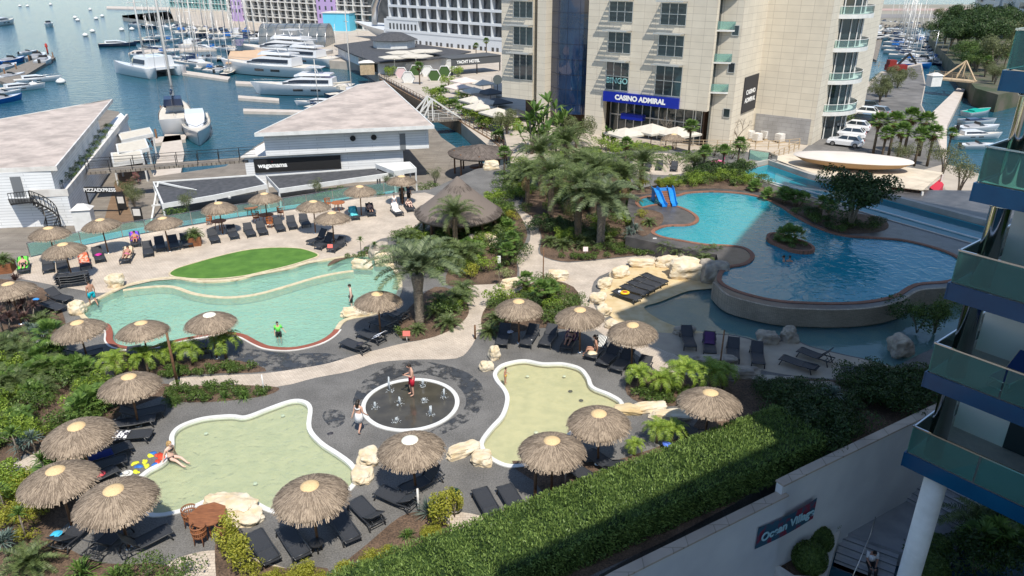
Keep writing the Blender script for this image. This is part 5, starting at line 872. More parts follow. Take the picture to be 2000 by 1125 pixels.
def ball_bush():
    R = random.Random(8); r = thing('topiary_ball', 'x', 'shrub'); b = MB()
    b.lathe([(.01, -.1), (.55, .1), (.62, .6), (.4, 1.05), (.01, 1.15)], 14)
    for k in range(3600):
        d = Vector((R.gauss(0, 1), R.gauss(0, 1), R.gauss(0, 1))).normalized(); p = d*.7*R.uniform(.92, 1.03)+Vector((0, 0, .55)); a = (d+Vector((R.gauss(0, .5), R.gauss(0, .5), R.gauss(0, .5)))).normalized(); t = a.orthogonal().normalized(); u_ = a.cross(t); z = .045
        b.add([p-t*z, p-u_*z*.6, p+t*z, p+u_*z*.6], [(0, 1, 2, 3)])
    b.build('foliage', gM, r); return Proto(r)
for o in list(TOP.r.children): bpy.data.objects.remove(o)
bpy.data.objects.remove(TOP.r); TOP = ball_bush()
for u, v, s, lab in [(1615,1030,.8,'clipped round bush at the back of the white planter'), (1596,1068,.9,'middle clipped round bush in the white planter'), (1578,1108,1.05,'front clipped round bush in the white planter'), (1820,1090,1.0,'dark round bush right of the white column'), (1815,1130,1.0,'dark round bush at the bottom edge right of the column')]:
    g = G(u, v, LZ+.35); TOP.put((g.x, g.y, LZ+.3), u, lab, None, s)
SHD.put(G(1900,1120,LZ), 1, 'dark leafy shrub at the bottom right corner', None, 1.3); PFA2.put(G(1930,1090,LZ), 1, 'dark palm at the bottom right below the balcony', None, 1.4); SHD.put(G(1960,1060,LZ), 2, 'dark shrub at the bottom right under the hotel', None, 1.3); PDWN.put(G(1905,1060,LZ), 2, 'dark feather palm under the lowest balcony', None, 1.4)
b = MB(); b.tube([G(1710,1010,LZ+.9), G(1698,1050,LZ+.85), G(1655,1150,LZ-.8)], .025, 8); b.tube([G(1710,1010,LZ+.9), G(1710,1010,LZ+.9)-Vector((0, 0, 1))], .02, 6); tag(b.build('handrail', chrome), 'thin steel handrail in the middle of the lower stairs', 'handrail')
# banner on the white wall
WB = Wall(G(1203,1125,.35), G(1533,962,.35)); nrm = WB.n if WB.n.x > 0 else -WB.n
cs = [WB.sz(*q) for q in ((1467,1066), (1580,1008), (1582,968), (1471,1028))]
a0, a1 = cs[0][0], cs[1][0]; z0, z1 = (cs[0][1]+cs[1][1])/2, (cs[2][1]+cs[3][1])/2
sg = 1 if (WB.n-nrm).length < .1 else -1
bn = thing('banner', 'long colourful banner hung on the white wall above the planter', 'banner', WB.P(a0, z0, .18*sg)); b = MB()
n_ = 16; vs = []
for i in range(n_+1):
    a = a0+(a1-a0)*i/n_; o_ = sg*(.2+.05*math.sin(i/n_*3.14)); sag = -.1*math.sin(i/n_*3.14)
    vs += [WB.P(a, z0+sag*.3, o_), WB.P(a, z1+sag, o_)]
b.add(vs, [(2*i, 2*i+2, 2*i+3, 2*i+1) for i in range(n_)]); bm2 = M('printed_banner', (.03, .1, .16), (.22, .03, .06), scale=1.6, mid=(.45, .55), detail=2); b.build('cloth', bm2, bn, world=True)
am = (a0+a1)/2; text('Ocean Village', .58, col('bannertext', (.4,.65,.72)), bn, WB.P(am, (z0+z1)/2-.02, sg*.3), WB.d*(1 if a1 > a0 else -1), (0, 0, 1), bold=.015)
# ================= the casino building
mD = Vector((.813, -.582, 0)).normalized(); gD_ = Vector((.582, .813, 0)).normalized(); A0 = G(1160, 262, PL)
def mg(m, g, z=0): p = A0+mD*m+gD_*g; return Vector((p.x, p.y, z))
def tomg(p): q = Vector((p[0]-A0.x, p[1]-A0.y, 0)); return q.dot(mD), q.dot(gD_)
def front(g): return Wall(mg(0, g), mg(60, g))
def side(m): return Wall(mg(m, 60), mg(m, 0))
stone = brickM('beige_cladding', (.66, .6, .49), (.62, .56, .455), (.42, .37, .3), sc=1, w=1.6, h=.8, ms=.02, wall=-.62, off=0, nv=(.95, 1.05), bump=0)
stone2 = brickM('beige_cladding_side', (.66, .6, .49), (.62, .56, .455), (.42, .37, .3), sc=1, w=1.6, h=.8, ms=.02, wall=.95, off=0, nv=(.95, 1.05), bump=0)
def mbox(b, m0, m1, g0, g1, z0, z1):
    q = [mg(m0, g0), mg(m1, g0), mg(m1, g1), mg(m0, g1)]; b.prism(q, z0, z1); b.sheet(q, z0)
F0 = front(0); OZ = 3.2; TOPZ = 46
mR = F0.sz(1390, 120)[0]; cas = thing('casino_building', 'tall beige stone building with dark windows and a blue casino sign', 'building', mg(0, 0, PL))
mC, gC = tomg(G(1583, 284, PL)); W3 = front(gC); mJ = W3.sz(1476, 200)[0]
gE = gC
for k in range(60):
    gE -= .25; p = mg(mJ, gE, 12); r_ = (p-CP); uu = 1000+FP*r_.x/r_.dot(FW)
    if uu < 1447: break
mL0 = F0.sz(977.6, 100)[0]; mL1 = F0.sz(1038, 100)[0]; mS0 = F0.sz(1049, 100)[0]; mS1 = F0.sz(1065, 100)[0]; mG1 = F0.sz(1147, 100)[0]
b = MB(); mbox(b, 0, mR, 0, 26, OZ, TOPZ); mbox(b, 0, 1.2, 0, 1, PL, OZ); mbox(b, mG1, 0, -.0, 4, PL, TOPZ-.3); mbox(b, mS0, mS1, .0, 4, PL, TOPZ-.5); mbox(b, mL0, mL1, .3, 14, OZ-1.2, TOPZ)
w1 = b.build('front_wall', stone, cas, world=True)
b = MB(); mbox(b, 1.2, mR-1, 2.2, 26, PL, OZ); mbox(b, mL0+1, mG1, 5, 12, PL, TOPZ-1); b.build('recessed_wall', M('brown_wall', (.14, .08, .05), (.2, .13, .09), scale=2), cas, world=True)
b = MB(); mbox(b, mR, mJ, gE, 27, PL, TOPZ); b.build('middle_wall', stone, cas, world=True)
b = MB(); mbox(b, mJ, mC, gC, 40, PL, TOPZ); b.build('tower_wall', stone, cas, world=True)
# side cladding, 3 mm proud so tiles run along the wall
b = MB()
for m_, g0, g1, z0 in ((mR, 0, gE, OZ), (mJ, gE, gC, PL), (mC, gC, 38, PL)): b.add([mg(m_+.01, g0, z0), mg(m_+.01, g1, z0), mg(m_+.01, g1, TOPZ), mg(m_+.01, g0, TOPZ)], [(0, 1, 2, 3)])
b.build('side_cladding', stone2, cas, world=True)
alu = M('aluminium', (.6, .6, .58), rough=.4, metal=.6); gl_ = M('office_glass', (.016, .026, .032), (.03, .05, .055), scale=.3, rough=.05, spec=1)
def window(W, us, vs, nx, ny, par, o=.0, m=None, cen=None):      # window traced on a wall: us=(u0,u1) at row vs mid
    vm = (vs[0]+vs[1])/2; a0, a1 = W.sz(us[0], vm)[0], W.sz(us[1], vm)[0]; um = (us[0]+us[1])/2; z1, z0 = W.sz(um, vs[0])[1], W.sz(um, vs[1])[1]
    if a0 > a1: a0, a1 = a1, a0
    s_ = 1 if (W.n.dot(CP-W.A) > 0) else -1
    b = MB(); b.wbox(W, a0, a1, z0, z1, -.05, s_*(o+.04)); w_ = b.build('window', m or gl_, par, world=True); b = MB()
    for k in range(nx+1): x = a0+(a1-a0)*k/nx; b.wbox(W, x-.04, x+.04, z0, z1, s_*(o+.045), s_*(o+.1))
    for k in range(ny+1): z = z0+(z1-z0)*k/ny; b.wbox(W, a0, a1, z-.04, z+.04, s_*(o+.047), s_*(o+.09))
    b.build('window_frame', alu, w_, world=True); return a0, a1, z0, z1
def shade(W, a0, a1, z, dep):
    s_ = 1 if (W.n.dot(CP-W.A) > 0) else -1; b = MB()
    for k in range(7): o = .15+dep*k/7; b.wbox(W, a0-.05, a1+.05, z+.02, z+.06, s_*o, s_*(o+dep/7*.62))
    for k in range(4): x = a0+(a1-a0)*k/3; b.wbox(W, x-.03, x+.03, z-.03, z+.019, 0, s_*dep)
    b.wbox(W, a0-.1, a1+.1, z-.08, z+.1, s_*(dep+.05), s_*(dep+.15)); b.build('sun_shade', alu, cas, world=True)
X = lambda x: 950+x*.2755
Y = lambda y: y*.2755
rows1 = [(10, 155, 875, 1040), (228, 375, 865, 1025), (440, 640, 850, 1010)]; rows2 = [(22, 178, 1240, 1420), (250, 400, 1220, 1400), (468, 680, 1200, 1385)]
FL = front(.3); bingo = None
for rows in (rows1, rows2):
    for i, (y0, y1, x0, x1) in enumerate(rows):
        q = window(F0, (X(x0), X(x1)), (Y(y0), Y(y1)), 3, 2, cas)
        if rows is rows1 and i == 2: bingo = q
        shade(F0, q[0], q[1], q[3]+.25, 1.5)
q = window(F0, (X(880), X(1045)), (Y(-200), Y(-55)), 3, 2, cas); q = window(F0, (X(1250), X(1430)), (Y(-200), Y(-50)), 3, 2, cas)
for y0, y1 in ((-190, -60), (10, 125), (190, 320), (385, 565)):
    q = window(FL, (X(195), X(330)), (Y(y0), Y(y1)), 3, 1, cas); shade(FL, q[0]-.3, q[1], q[3]+.25, 1.3)
# bowed curtain wall of dark blue glass
cgl = M('blue_curtain_glass', (.006, .02, .06), (.012, .035, .09), scale=.5, rough=.04, spec=1, bump=.6, bscale=.25); b = MB(); fr_ = MB(); n_ = 12; pz = [mg(mS1+(mG1-mS1)*i/n_, 1.6-1.3*math.sin(math.pi*i/n_)) for i in range(n_+1)]
b.add([(p.x, p.y, z) for p in pz for z in (OZ-2.5, TOPZ-2)], [(2*i, 2*i+2, 2*i+3, 2*i+1) for i in range(n_)], True); cw_ = b.build('curtain_wall', cgl, cas, world=True)
for z in range(2, 44, 2): fr_.ribbon(pz, .06, z, z+.05, closed=False)
for i in range(0, n_+1, 3): fr_.bar((pz[i].x, pz[i].y, OZ-2.5), (pz[i].x, pz[i].y, TOPZ-2), .05)
fr_.build('glass_joints', col('jointblue', (.01,.02,.05)), cw_, world=True)
# ground floor: glazed entrance, blue board
b = MB(); b.wbox(front(2.15), 1.3, mR-1.2, PL+.1, OZ-.2, -.02, .02); e_ = b.build('shopfront', gl_, cas, world=True); b = MB(); W_ = front(2.1); s_ = 1 if W_.n.dot(CP-W_.A) > 0 else -1
for k in range(12): x = 1.3+(mR-2.6)*k/11; b.wbox(W_, x-.06, x+.06, PL, OZ, 0, s_*.1)
b.wbox(W_, 1.3, mR-1.2, PL+2.6, PL+2.75, s_*.0, s_*.12); b.build('window_frame', alu, e_, world=True)
a0 = F0.sz(X(835), Y(680))[0]; a1 = F0.sz(X(1370), Y(730))[0]; sz0 = F0.sz(X(1100), Y(742))[1]; sz1 = F0.sz(X(1100), Y(670))[1]; s_ = 1 if F0.n.dot(CP-F0.A) > 0 else -1
b = MB(); b.wbox(F0, a0, a1, sz0, sz1, .0, s_*.35); sb = b.build('sign_board', col('signblue', (.005,.02,.3), .35), cas, world=True)
xd = F0.d if (F0.d.x > 0) else -F0.d
def wtext(W, a, z, o, s, size, parent, m, xdir, **k): return text(s, size, m, parent, W.P(a, z, o), xdir, (0, 0, 1), **k)
def ctext(*a, **k): t_ = wtext(*a, **k); return t_
wt = col('letterwhite', (.85,.85,.83)); ac = (a0+a1)/2; zc = (sz0+sz1)/2
wtext(F0, ac, zc, s_*.37, 'CASINO ADMIRAL', .86, cas, wt, xd, bold=.045, sx=1.02)
if bingo: wtext(F0, (bingo[0]+bingo[1])/2, bingo[2]+1.2, s_*.12, 'BINGO', 1.0, cas, col('bingoteal', (.25,.5,.5)), xd, bold=.02)
ea = F0.sz(X(1022), Y(815))[0]; b = MB(); b.wbox(front(1.2), ea-1.6, ea+1.6, PL+2.5, PL+3.2, 0, s_*.9); b.build('entrance_canopy', col('signblue', (0,0,0)), cas, world=True)
# niche balconies and small windows of the middle part
WM_ = front(gE)
for y0, y1, x0, x1 in ((180, 252, 1745, 1793), (445, 515, 1715, 1762), (770, 832, 1680, 1727), (-90, -20, 1772, 1822)): window(WM_, (X(x0), X(x1)), (Y(y0), Y(y1)), 1, 1, cas)
for y_ in (-60, 175, 405, 620):
    z = F0.sz(X(1600), Y(y_+40))[1]; b = MB(); b.prism([mg(mR, .6)]+[mg(mR+1.9*math.sin(t*.3), .6+ (gE-.6)*t/5) for t in range(0, 6)]+[mg(mR, gE)], z-.15, z+.05); bb = b.build('small_balcony', K['white'], cas, world=True); b = MB(); b.ribbon([mg(mR+.05+1.85*math.sin(t*.3), .6+(gE-.6)*t/5) for t in range(0, 6)], .03, z+.1, z+1.0, closed=False); b.build('glass_rail', K['hglass'], bb, world=True)
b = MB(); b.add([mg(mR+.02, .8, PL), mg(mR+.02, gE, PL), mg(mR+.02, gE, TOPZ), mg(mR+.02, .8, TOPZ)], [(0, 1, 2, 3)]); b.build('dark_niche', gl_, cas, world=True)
# hanging black banner on the side of the middle part
WS = side(mJ); ss = 1 if WS.n.dot(CP-WS.A) > 0 else -1; q = [WS.sz(X(1815), Y(680)), WS.sz(X(1912), Y(640))]; zt, zb = WS.sz(X(1860), Y(540))[1], WS.sz(X(1850), Y(785))[1]
a0, a1 = sorted((q[0][0], q[1][0])); hb = thing('wall_banner', 'tall black banner with white lettering on the beige wall right of the flagpoles', 'banner', WS.P(a0, zb, ss*.1)); b = MB(); b.wbox(WS, a0, a1, zb, zt, ss*.05, ss*.15); b.build('cloth', col('bannerblack', (.03,.03,.035)), hb, world=True)
xs = WS.d if WS.d.x > 0 else -WS.d
for k, t_ in enumerate(('CASINO', 'ADMIRAL')): wtext(WS, (a0+a1)/2, zt-2.0-1.0*k, ss*.17, t_, .8, hb, wt, xs, bold=.02, sx=1.15)
# garage door band, round corner with balconies
b = MB(); b.wbox(W3, mJ+.3, mC-.4, PL+.05, PL+3.3, 0, .08*(1 if W3.n.dot(CP-W3.A) > 0 else -1)); gd_ = b.build('garage_door', brickM('grey_shutter', (.36, .35, .34), (.33, .32, .31), (.25, .24, .23), sc=1, w=1.2, h=.5, wall=-.62), cas, world=True)
bc = mg(mC-2.2, gC+8.3); R2_ = 5.2; b = MB(); b.lathe([(R2_-1.1, PL), (R2_-1.1, TOPZ-3)], 40, (bc.x, bc.y, 0), sm=False); b.build('round_glazing', gl_, cas, world=True)
b = MB()
for k in range(20): t_ = k*math.pi/10; b.bar((bc.x+(R2_-1.05)*math.cos(t_), bc.y+(R2_-1.05)*math.sin(t_), PL), (bc.x+(R2_-1.05)*math.cos(t_), bc.y+(R2_-1.05)*math.sin(t_), TOPZ-3), .12)
b.build('window_frame', K['white'], cas, world=True)
for k in range(11):
    z = PL+4.0*k+3.2; b = MB(); b.lathe([(.1, z), (R2_, z), (R2_, z+.5), (.1, z+.5)], 48, (bc.x, bc.y, 0), sm=False); s1 = b.build('round_balcony', K['white'], cas, world=True); b = MB(); b.lathe([(R2_-.06, z+.52), (R2_-.06, z+1.4)], 48, (bc.x, bc.y, 0)); b.build('glass_rail', K['hglass'], s1, world=True); b = MB(); torus(b, R2_-.05, .04, (bc.x, bc.y, z+1.45), 48, 6); b.build('top_rail', K['white'], s1, world=True)
# flagpoles and street light in front
def flagpole(u, v, vt, lab, mats, fz=2.2):
    g = G(u, v, PL); h = zat(g, vt)-PL; t_ = thing('flagpole', lab, 'flagpole', g); b = MB(); b.tube([(0, 0, 0), (0, 0, h)], [.09, .05], 8); b.lathe([(.01, h+.1), (.08, h), (.01, h-.05)], 8); b.build('pole', K['white'], t_)
    b = MB(); vs = []; 
    for i in range(5): x = .08+.16*i; vs += [(x*.7, .1*math.sin(i*1.5), h-.3-.25*i), (x*.7, .1*math.sin(i*1.5+.5), h-fz-.12*i)]
    b.add(vs, [(2*i, 2*i+1, 2*i+3, 2*i+2) for i in range(4)]); b.build('flag', mats, t_)
flagpole(1371, 281, 155, 'left white flagpole with a limp white and navy flag', M('flag_white', (.6, .6, .65), (.05, .05, .2), scale=2, mid=(.45, .5)), 2.6); flagpole(1391, 281, 153, 'middle white flagpole with a limp red flag', M('flag_red', (.3, .05, .07), (.5, .45, .5), scale=2.5, mid=(.45, .55)), 2.4); flagpole(1407, 281, 153, 'right white flagpole with a limp dark blue flag', col('flagblue', (.02,.04,.22)), 2.2)
def lamp(u, v, vt, lab, z=PL, arm=-1.6, m='white'):
    g = G(u, v, z); h = zat(g, vt)-z; t_ = thing('street_lamp', lab, 'street lamp', g); b = MB(); b.tube([(0, 0, 0), (0, 0, h), ], [.1, .06], 8); b.build('pole', K[m], t_); b = MB(); b.tube([(0, 0, h), (arm*.6, 0, h+.05), (arm, 0, h-.1)], [.05, .05, .07], 6); b.build('lamp_arm', K[m], t_)
lamp(1353, 285, 157, 'slim white street lamp left of the three flagpoles'); lamp(1820, 125, 60, 'slender street lamp by the right marina road', m='steel')
# square white market parasols
def mkpar(w_=1.9, c='offwhite'):
    r = thing('market_parasol', 'x', 'parasol'); b = MB(); b.add([(-w_, -w_, 2.3), (w_, -w_, 2.3), (w_, w_, 2.3), (-w_, w_, 2.3), (0, 0, 3.0)], [(0, 1, 4), (1, 2, 4), (2, 3, 4), (3, 0, 4)])
    for i, (x, y) in enumerate(((1, 0), (0, 1), (-1, 0), (0, -1))): b.box((x*w_, y*w_, 2.2), (.02 if x else 2*w_, .02 if y else 2*w_, .2))
    b.build('canopy', K[c], r); b = MB(); b.tube([(0, 0, 0), (0, 0, 3.05)], .045, 8); p = b.build('pole', K['pole'], r); b = MB(); b.box((0, 0, .05), (.8, .8, .1)); b.build('base', K['concrete'], p); return Proto(r)
K['canvas'] = M('cream_canvas', (.58, .54, .46), (.52, .48, .41), scale=2, rough=.8); K['dcanvas'] = M('charcoal_canvas', (.08, .085, .09), rough=.8); K['pcanvas'] = M('pale_pink_canvas', (.66, .55, .5), rough=.8)
MPc = mkpar(c='canvas'); MPd = mkpar(c='dcanvas'); MPp = mkpar(c='pcanvas')
for u, v, p, z, sc, lab in [(1222,249,MPc,PL,1.0,'white square parasol at the casino entrance, left of three'), (1274,241,MPc,PL,1.1,'white square parasol at the casino entrance, middle of three'), (1324,247,MPc,PL,1.1,'white square parasol at the casino entrance, right of three'),
 (908,150,MPp,-3,1.1,'pale pink square parasol at the top of the promenade cluster'), (943,155,MPc,-3,1.0,'white square parasol at the upper right of the promenade cluster'), (926,170,MPc,-3,1.0,'cream square parasol in the upper middle of the promenade cluster'), (958,172,MPd,-3,1.0,'charcoal parasol behind the round clock sign'), (925,187,MPc,-3,1.0,'white square parasol in the middle of the promenade cluster'), (950,192,MPc,-3,1.0,'white square parasol left of the round sign'), (935,200,MPc,-3,1.0,'cream parasol in the lower middle of the cluster'), (970,190,MPd,-3,1.0,'charcoal parasol right of the promenade cluster'), (972,210,MPc,-3,1.1,'white square parasol nearest the casino, left of its twin'), (1008,212,MPc,-3,1.0,'white square parasol beside the banana like plants'), (895,162,MPp,-3,1.,'pale pink parasol at the left of the promenade cluster')]:
    g = G(u, v, z+3.0*sc); p.put((g.x, g.y, z), .6, lab, None, sc)
g = G(972, 200, -3); t_ = thing('round_sign', 'round cream clock like sign on a post beside the brown shopfront', 'sign', g); b = MB(); b.tube([(0, 0, 0), (0, 0, 3.3)], .07, 8); b.build('post', K['black'], t_); b = MB(); vs = [(0, -.08, 4.0)]+[(.75*math.cos(i*.2618), -.08, 4.0+.75*math.sin(i*.2618)) for i in range(24)]; b.add(vs, [(0, i+1, (i+1) % 24+1)[::-1] for i in range(24)]); q = [(.82*math.cos(i*.2618), y, 4.0+.82*math.sin(i*.2618)) for y in (-.06, .1) for i in range(24)]; b.add(q, [(i, (i+1) % 24, 24+(i+1) % 24, 24+i) for i in range(24)]+[tuple(range(24))[::-1]]); b.build('disc', col('signcream', (.65,.58,.42)), t_)
# oval canopy and tent by the lane pool
g = G(1666, 305, 2.7); ov = thing('oval_canopy', 'white oval canopy roof above the narrow pool', 'canopy', (g.x, g.y, PL), -.32); b = MB(); b.lathe([(.01, 4.35), (3.9, 4.25), (5.4, 4.1), (5.5, 3.98)], 48, sy=.42); b.build('roof', M('canopy_white', (.66, .6, .54), (.6, .54, .48), scale=.5), ov); b = MB(); b.lathe([(5.5, 3.98), (4.6, 3.5), (2.2, 3.1), (.01, 3.0)], 48, sy=.42); b.build('soffit', M('timber_soffit', (.4, .26, .14), rough=.6), ov); b = MB(); [b.tube([(x, y, 0), (x, y, 3.2)], .07, 8) for x, y in ((-2.5, 0), (2.5, 0))]; b.build('posts', K['white'], ov)
tn = thing('timber_tent', 'cream panelled canopy with timber posts beyond the narrow pool', 'canopy', G(1700,350,PL)); b = MB(); T_ = PG([(1503,307),(1560,297),(1680,320),(1775,327),(1842,337),(1803,371),(1700,358),(1600,343)], 1.5); b.prism(T_, 1.42, 1.5); b.sheet(T_, 1.42); b.build('roof', brickM('cream_panels', (.62, .54, .42), (.58, .5, .39), (.4, .33, .25), sc=1, w=9, h=1.1, rot=.9, off=0), tn, world=True); b = MB(); [b.bar((p.x*.995, p.y*.995, PL), (p.x*.995, p.y*.995, 1.42), .16) for p in T_[2:7]]; b.build('posts', K['offwhite'], tn, world=True)
b = MB(); b.prism(PG([(1725,350),(1740,346),(1790,368),(1775,374)], .6), .1, .6); tag(b.build('red_sofa', col('sofared', (.35,.02,.05), .8)), 'dark red long cushioned bench under the tent canopy', 'bench'); b = MB(); b.prism(PG([(1815,368),(1835,352),(1843,362),(1830,378)], .6), -.9, .7); tag(b.build('red_screen', col('sofared2', (.5,.03,.06), .8)), 'bright red panel at the right end of the tent', 'panel')
# timber fences by the casino terrace
def railfence(pts, z, h, lab, m='offwhite', step=1.6, rails=3, nm='rail_fence', pw=.09, thin=.05, glass=None):
    P = PG(pts, z) if not isinstance(pts[0], Vector) else pts; t_ = thing(nm, lab, 'fence', P[0]); b = MB(); rb_ = MB(); gb = MB()
    for i in range(len(P)-1):
        a, c = P[i], P[i+1]; n_ = max(1, round((c-a).length/step))
        for k in range(n_+(i == len(P)-2)): q = a.lerp(c, k/n_); b.box(q+Vector((0, 0, h/2)), (pw, pw, h))
        for r in range(rails): zz = h*(r+1)/rails; rb_.bar(a+Vector((0, 0, zz)), c+Vector((0, 0, zz)), thin)
        if glass: gb.ribbon([a, c], .02, a.z+.08, a.z+h-.06, closed=False)
    b.build('posts', K[m], t_, world=True); rb_.build('rails', K[m], t_, world=True)
    if glass: gb.build('glass_panels', K[glass], t_, world=True)
    return t_
K['timber'] = M('pale_timber', (.5, .38, .24), (.4, .3, .19), scale=3)
railfence([(1290,290),(1400,290),(1500,292),(1560,287)], -.2, 1.0, 'pale timber rail fence in front of the casino flagpoles', 'timber'); railfence([(1500,318),(1530,305),(1560,292)], -.2, 1.0, 'short pale timber fence beside the cream tent', 'timber')
railfence([(1462,312),(1500,318),(1515,325)], TZ, 1.1, 'glass fence at the head of the narrow pool', 'steel', glass='hglass', rails=1)
# cars
def car(cname, body, kind=0):
    r = thing('parked_car', 'x', 'car'); b = MB(); L_, W_, = 4.3, 1.76
    prof_ = [(-2.15, .35, .62, .74), (-2.05, .3, .8, .8), (-1.2, .28, .95, .86), (-.9, .28, 1.0, .88), (1.5, .28, .98, .88), (2.0, .3, .92, .84), (2.15, .38, .7, .76)]; vs = []
    for x, z0, z1, w2 in prof_: vs += [(x, -w2, z0), (x, -w2, (z0+z1)/2+.1), (x, -w2*.9, z1), (x, w2*.9, z1), (x, w2, (z0+z1)/2+.1), (x, w2, z0)]
    n = len(prof_); b.add(vs, [(i*6+k, i*6+(k+1) % 6, i*6+6+(k+1) % 6, i*6+6+k)[::-1] for i in range(n-1) for k in range(6)]+[tuple(range(6)), tuple((n-1)*6+k for k in range(6))[::-1]])
    rx = [(-.55, .72), (.0, .66), (1.35, .66), (1.65, .7)]; b.add([(-.42, -.62, 1.46), (1.35, -.62, 1.46), (1.35, .62, 1.46), (-.42, .62, 1.46), (-.42, -.62, 1.42), (1.35, -.62, 1.42), (1.35, .62, 1.42), (-.42, .62, 1.42)], [(0, 1, 2, 3), (0, 4, 5, 1), (1, 5, 6, 2), (2, 6, 7, 3), (3, 7, 4, 0)])
    for s in (-1, 1):
        for a_, c_ in (((-1.05, s*.78, .96), (-.42, s*.62, 1.43)), ((1.85, s*.76, .95), (1.35, s*.62, 1.43)), ((.35, s*.79, .97), (.35, s*.635, 1.43))): b.bar(a_, c_, .07)
    b.build('body', body, r); b = MB(); b.add([(-1.05, -.76, .96), (1.85, -.74, .95), (1.85, .74, .95), (-1.05, .76, .96), (-.42, -.6, 1.42), (1.35, -.6, 1.42), (1.35, .6, 1.42), (-.42, .6, 1.42)], [(0, 1, 5, 4), (1, 2, 6, 5), (2, 3, 7, 6), (3, 0, 4, 7)]); b.build('windows', K['glass'], r)
    for x in (-1.35, 1.35):
        for s in (-1, 1): b = MB(); b.tube([(x, s*.7, .32), (x, s*.9, .32)], .32, 18, sm=False); w_ = b.build('wheel', K['black'], r); b = MB(); b.tube([(x, s*.85, .32), (x, s*.915, .32)], .2, 12, sm=False); b.build('rim', K['steel'], w_)
    for s in (-1, 1): b = MB(); b.box((-2.08, s*.58, .72), (.14, .3, .12)); b.build('headlight', K['steel'], r); b = MB(); b.box((2.1, s*.62, .8), (.1, .22, .18)); b.build('taillight', col('tail', (.3,.01,.01), .3), r)
    return Proto(r)
cwm = M('car_white', (.75, .75, .75), rough=.25, coat=.6); cdm = M('car_dark', (.03, .035, .045), rough=.25, coat=.6); cgm = M('car_grey', (.2, .21, .23), rough=.25, coat=.6); CW, CD_, CG = car('w', cwm), car('d', cdm), car('g', cgm)
for (h, t_, p, lab) in [((1617,281),(1683,289),CW,'white car nearest the oval canopy in the car park'), ((1625,266),(1688,272),CW,'white car second from the front of the parked row'), ((1638,252),(1695,258),CW,'white car third from the front of the parked row'), ((1652,238),(1706,243),CD_,'dark car between white ones in the parked row'), ((1660,224),(1712,229),CW,'white car towards the rear of the parked row'), ((1664,212),(1712,216),CD_,'dark car at the rear of the parked row'), ((1690,222),(1730,228),CG,'grey car beside the rear of the parked row')]:
    a_, c_ = G(h[0], h[1], PL), G(t_[0], t_[1], PL); d_ = c_-a_; m_ = (a_+c_)/2; p.put((m_.x, m_.y, PL), math.atan2(d_.y, d_.x), lab, None, 1)
# pallets of building material
for i, (u, v) in enumerate([(1463,272),(1478,277),(1494,272),(1522,278)]):
    g = G(u, v, PL); r = thing('pallet_stack', ['wrapped pallet of pale blocks at the beige wall, leftmost','wrapped pallet of pale blocks, second from left','wrapped pallet of pale blocks, third from left','single tall wrapped pallet before the grey shutter'][i], 'pallet', g, .5); b = MB(); [b.box((R0[0], R0[1], .35+.32*k), (1.0, .9, .3), .1*k) for k in range(3) for R0 in ((0, 0),)]; b.build('load', K['offwhite'], r); b = MB(); [b.box((0, y, .08), (1.2, .12, .14)) for y in (-.45, 0, .45)]; b.build('pallet', K['timber'], r)
# planting round the casino
for a in [(1062,295,STR,1.25,'tall clump of banana like plants left of the casino entrance'), (1095,285,STR,1.0,'second banana like clump beside the round tree'), (1040,300,STR,.9,'lower banana like clump at the boardwalk'), (1125,290,TRB,.62,'rounded olive green tree left of the casino entrance'), (990,262,TRB,.5,'olive green tree behind the boardwalk fence'), (1190,295,STR,.55,'small banana like plant in front of the casino door'), (1100,300,TRM,.6,'low round tree behind the palm grove')]: p = a[2]; g = G(a[0], a[1], PL); p.put(g, a[0], a[4], None, a[3])
for i, (u, v, s) in enumerate([(1175,292,1.3),(1205,300,1.4),(1240,298,1.3),(1265,302,1.2),(1290,305,1.1)]): SH2.put(G(u, v, PL+.8), i, 'bright green bush hiding the casino terrace, number', None, s)['label'] = ['bright bush below the leftmost white casino parasol','bright bush right of the small banana like plant','bright bush in the middle below the white casino parasols','bright bush left of the lone reed parasol','bright bush under the lone reed parasol'][i]
for i, (u, v, s) in enumerate([(1150,312,1.5),(1185,318,1.4),(1225,322,1.3),(1270,320,1.4),(1310,322,1.4),(1345,318,1.3),(1450,300,1.3),(1430,310,1.5),(1395,305,1.5),(1365,310,1.3)]): SH1.put(G(u, v, 0), i, 'green bush along the back edge of the pool deck', 'bushes along the back of the pool deck', s)
def baretree(u, v, z, s, lab):
    R = random.Random(u); t_ = MB()
    def br(p, d, l, r, n):
        e = p+d*l; t_.tube([p, e], [r, r*.65], 5, caps=False)
        if n:
            for _ in range(3): br(e, (d+Vector((R.gauss(0, .5), R.gauss(0, .5), R.gauss(.1, .3)))).normalized(), l*.72, r*.6, n-1)
    br(Vector((0, 0, 0)), Vector((0, 0, 1)), 1.2*s, .09*s, 4); o = t_.build('bare_tree', barkg); o.location = G(u, v, z); tag(o, lab, 'tree')
baretree(1438, 290, PL, 1.2, 'leafless pale tree below the black wall banner'); baretree(1300, 285, PL, 1.1, 'leafless tree among the white casino parasols')
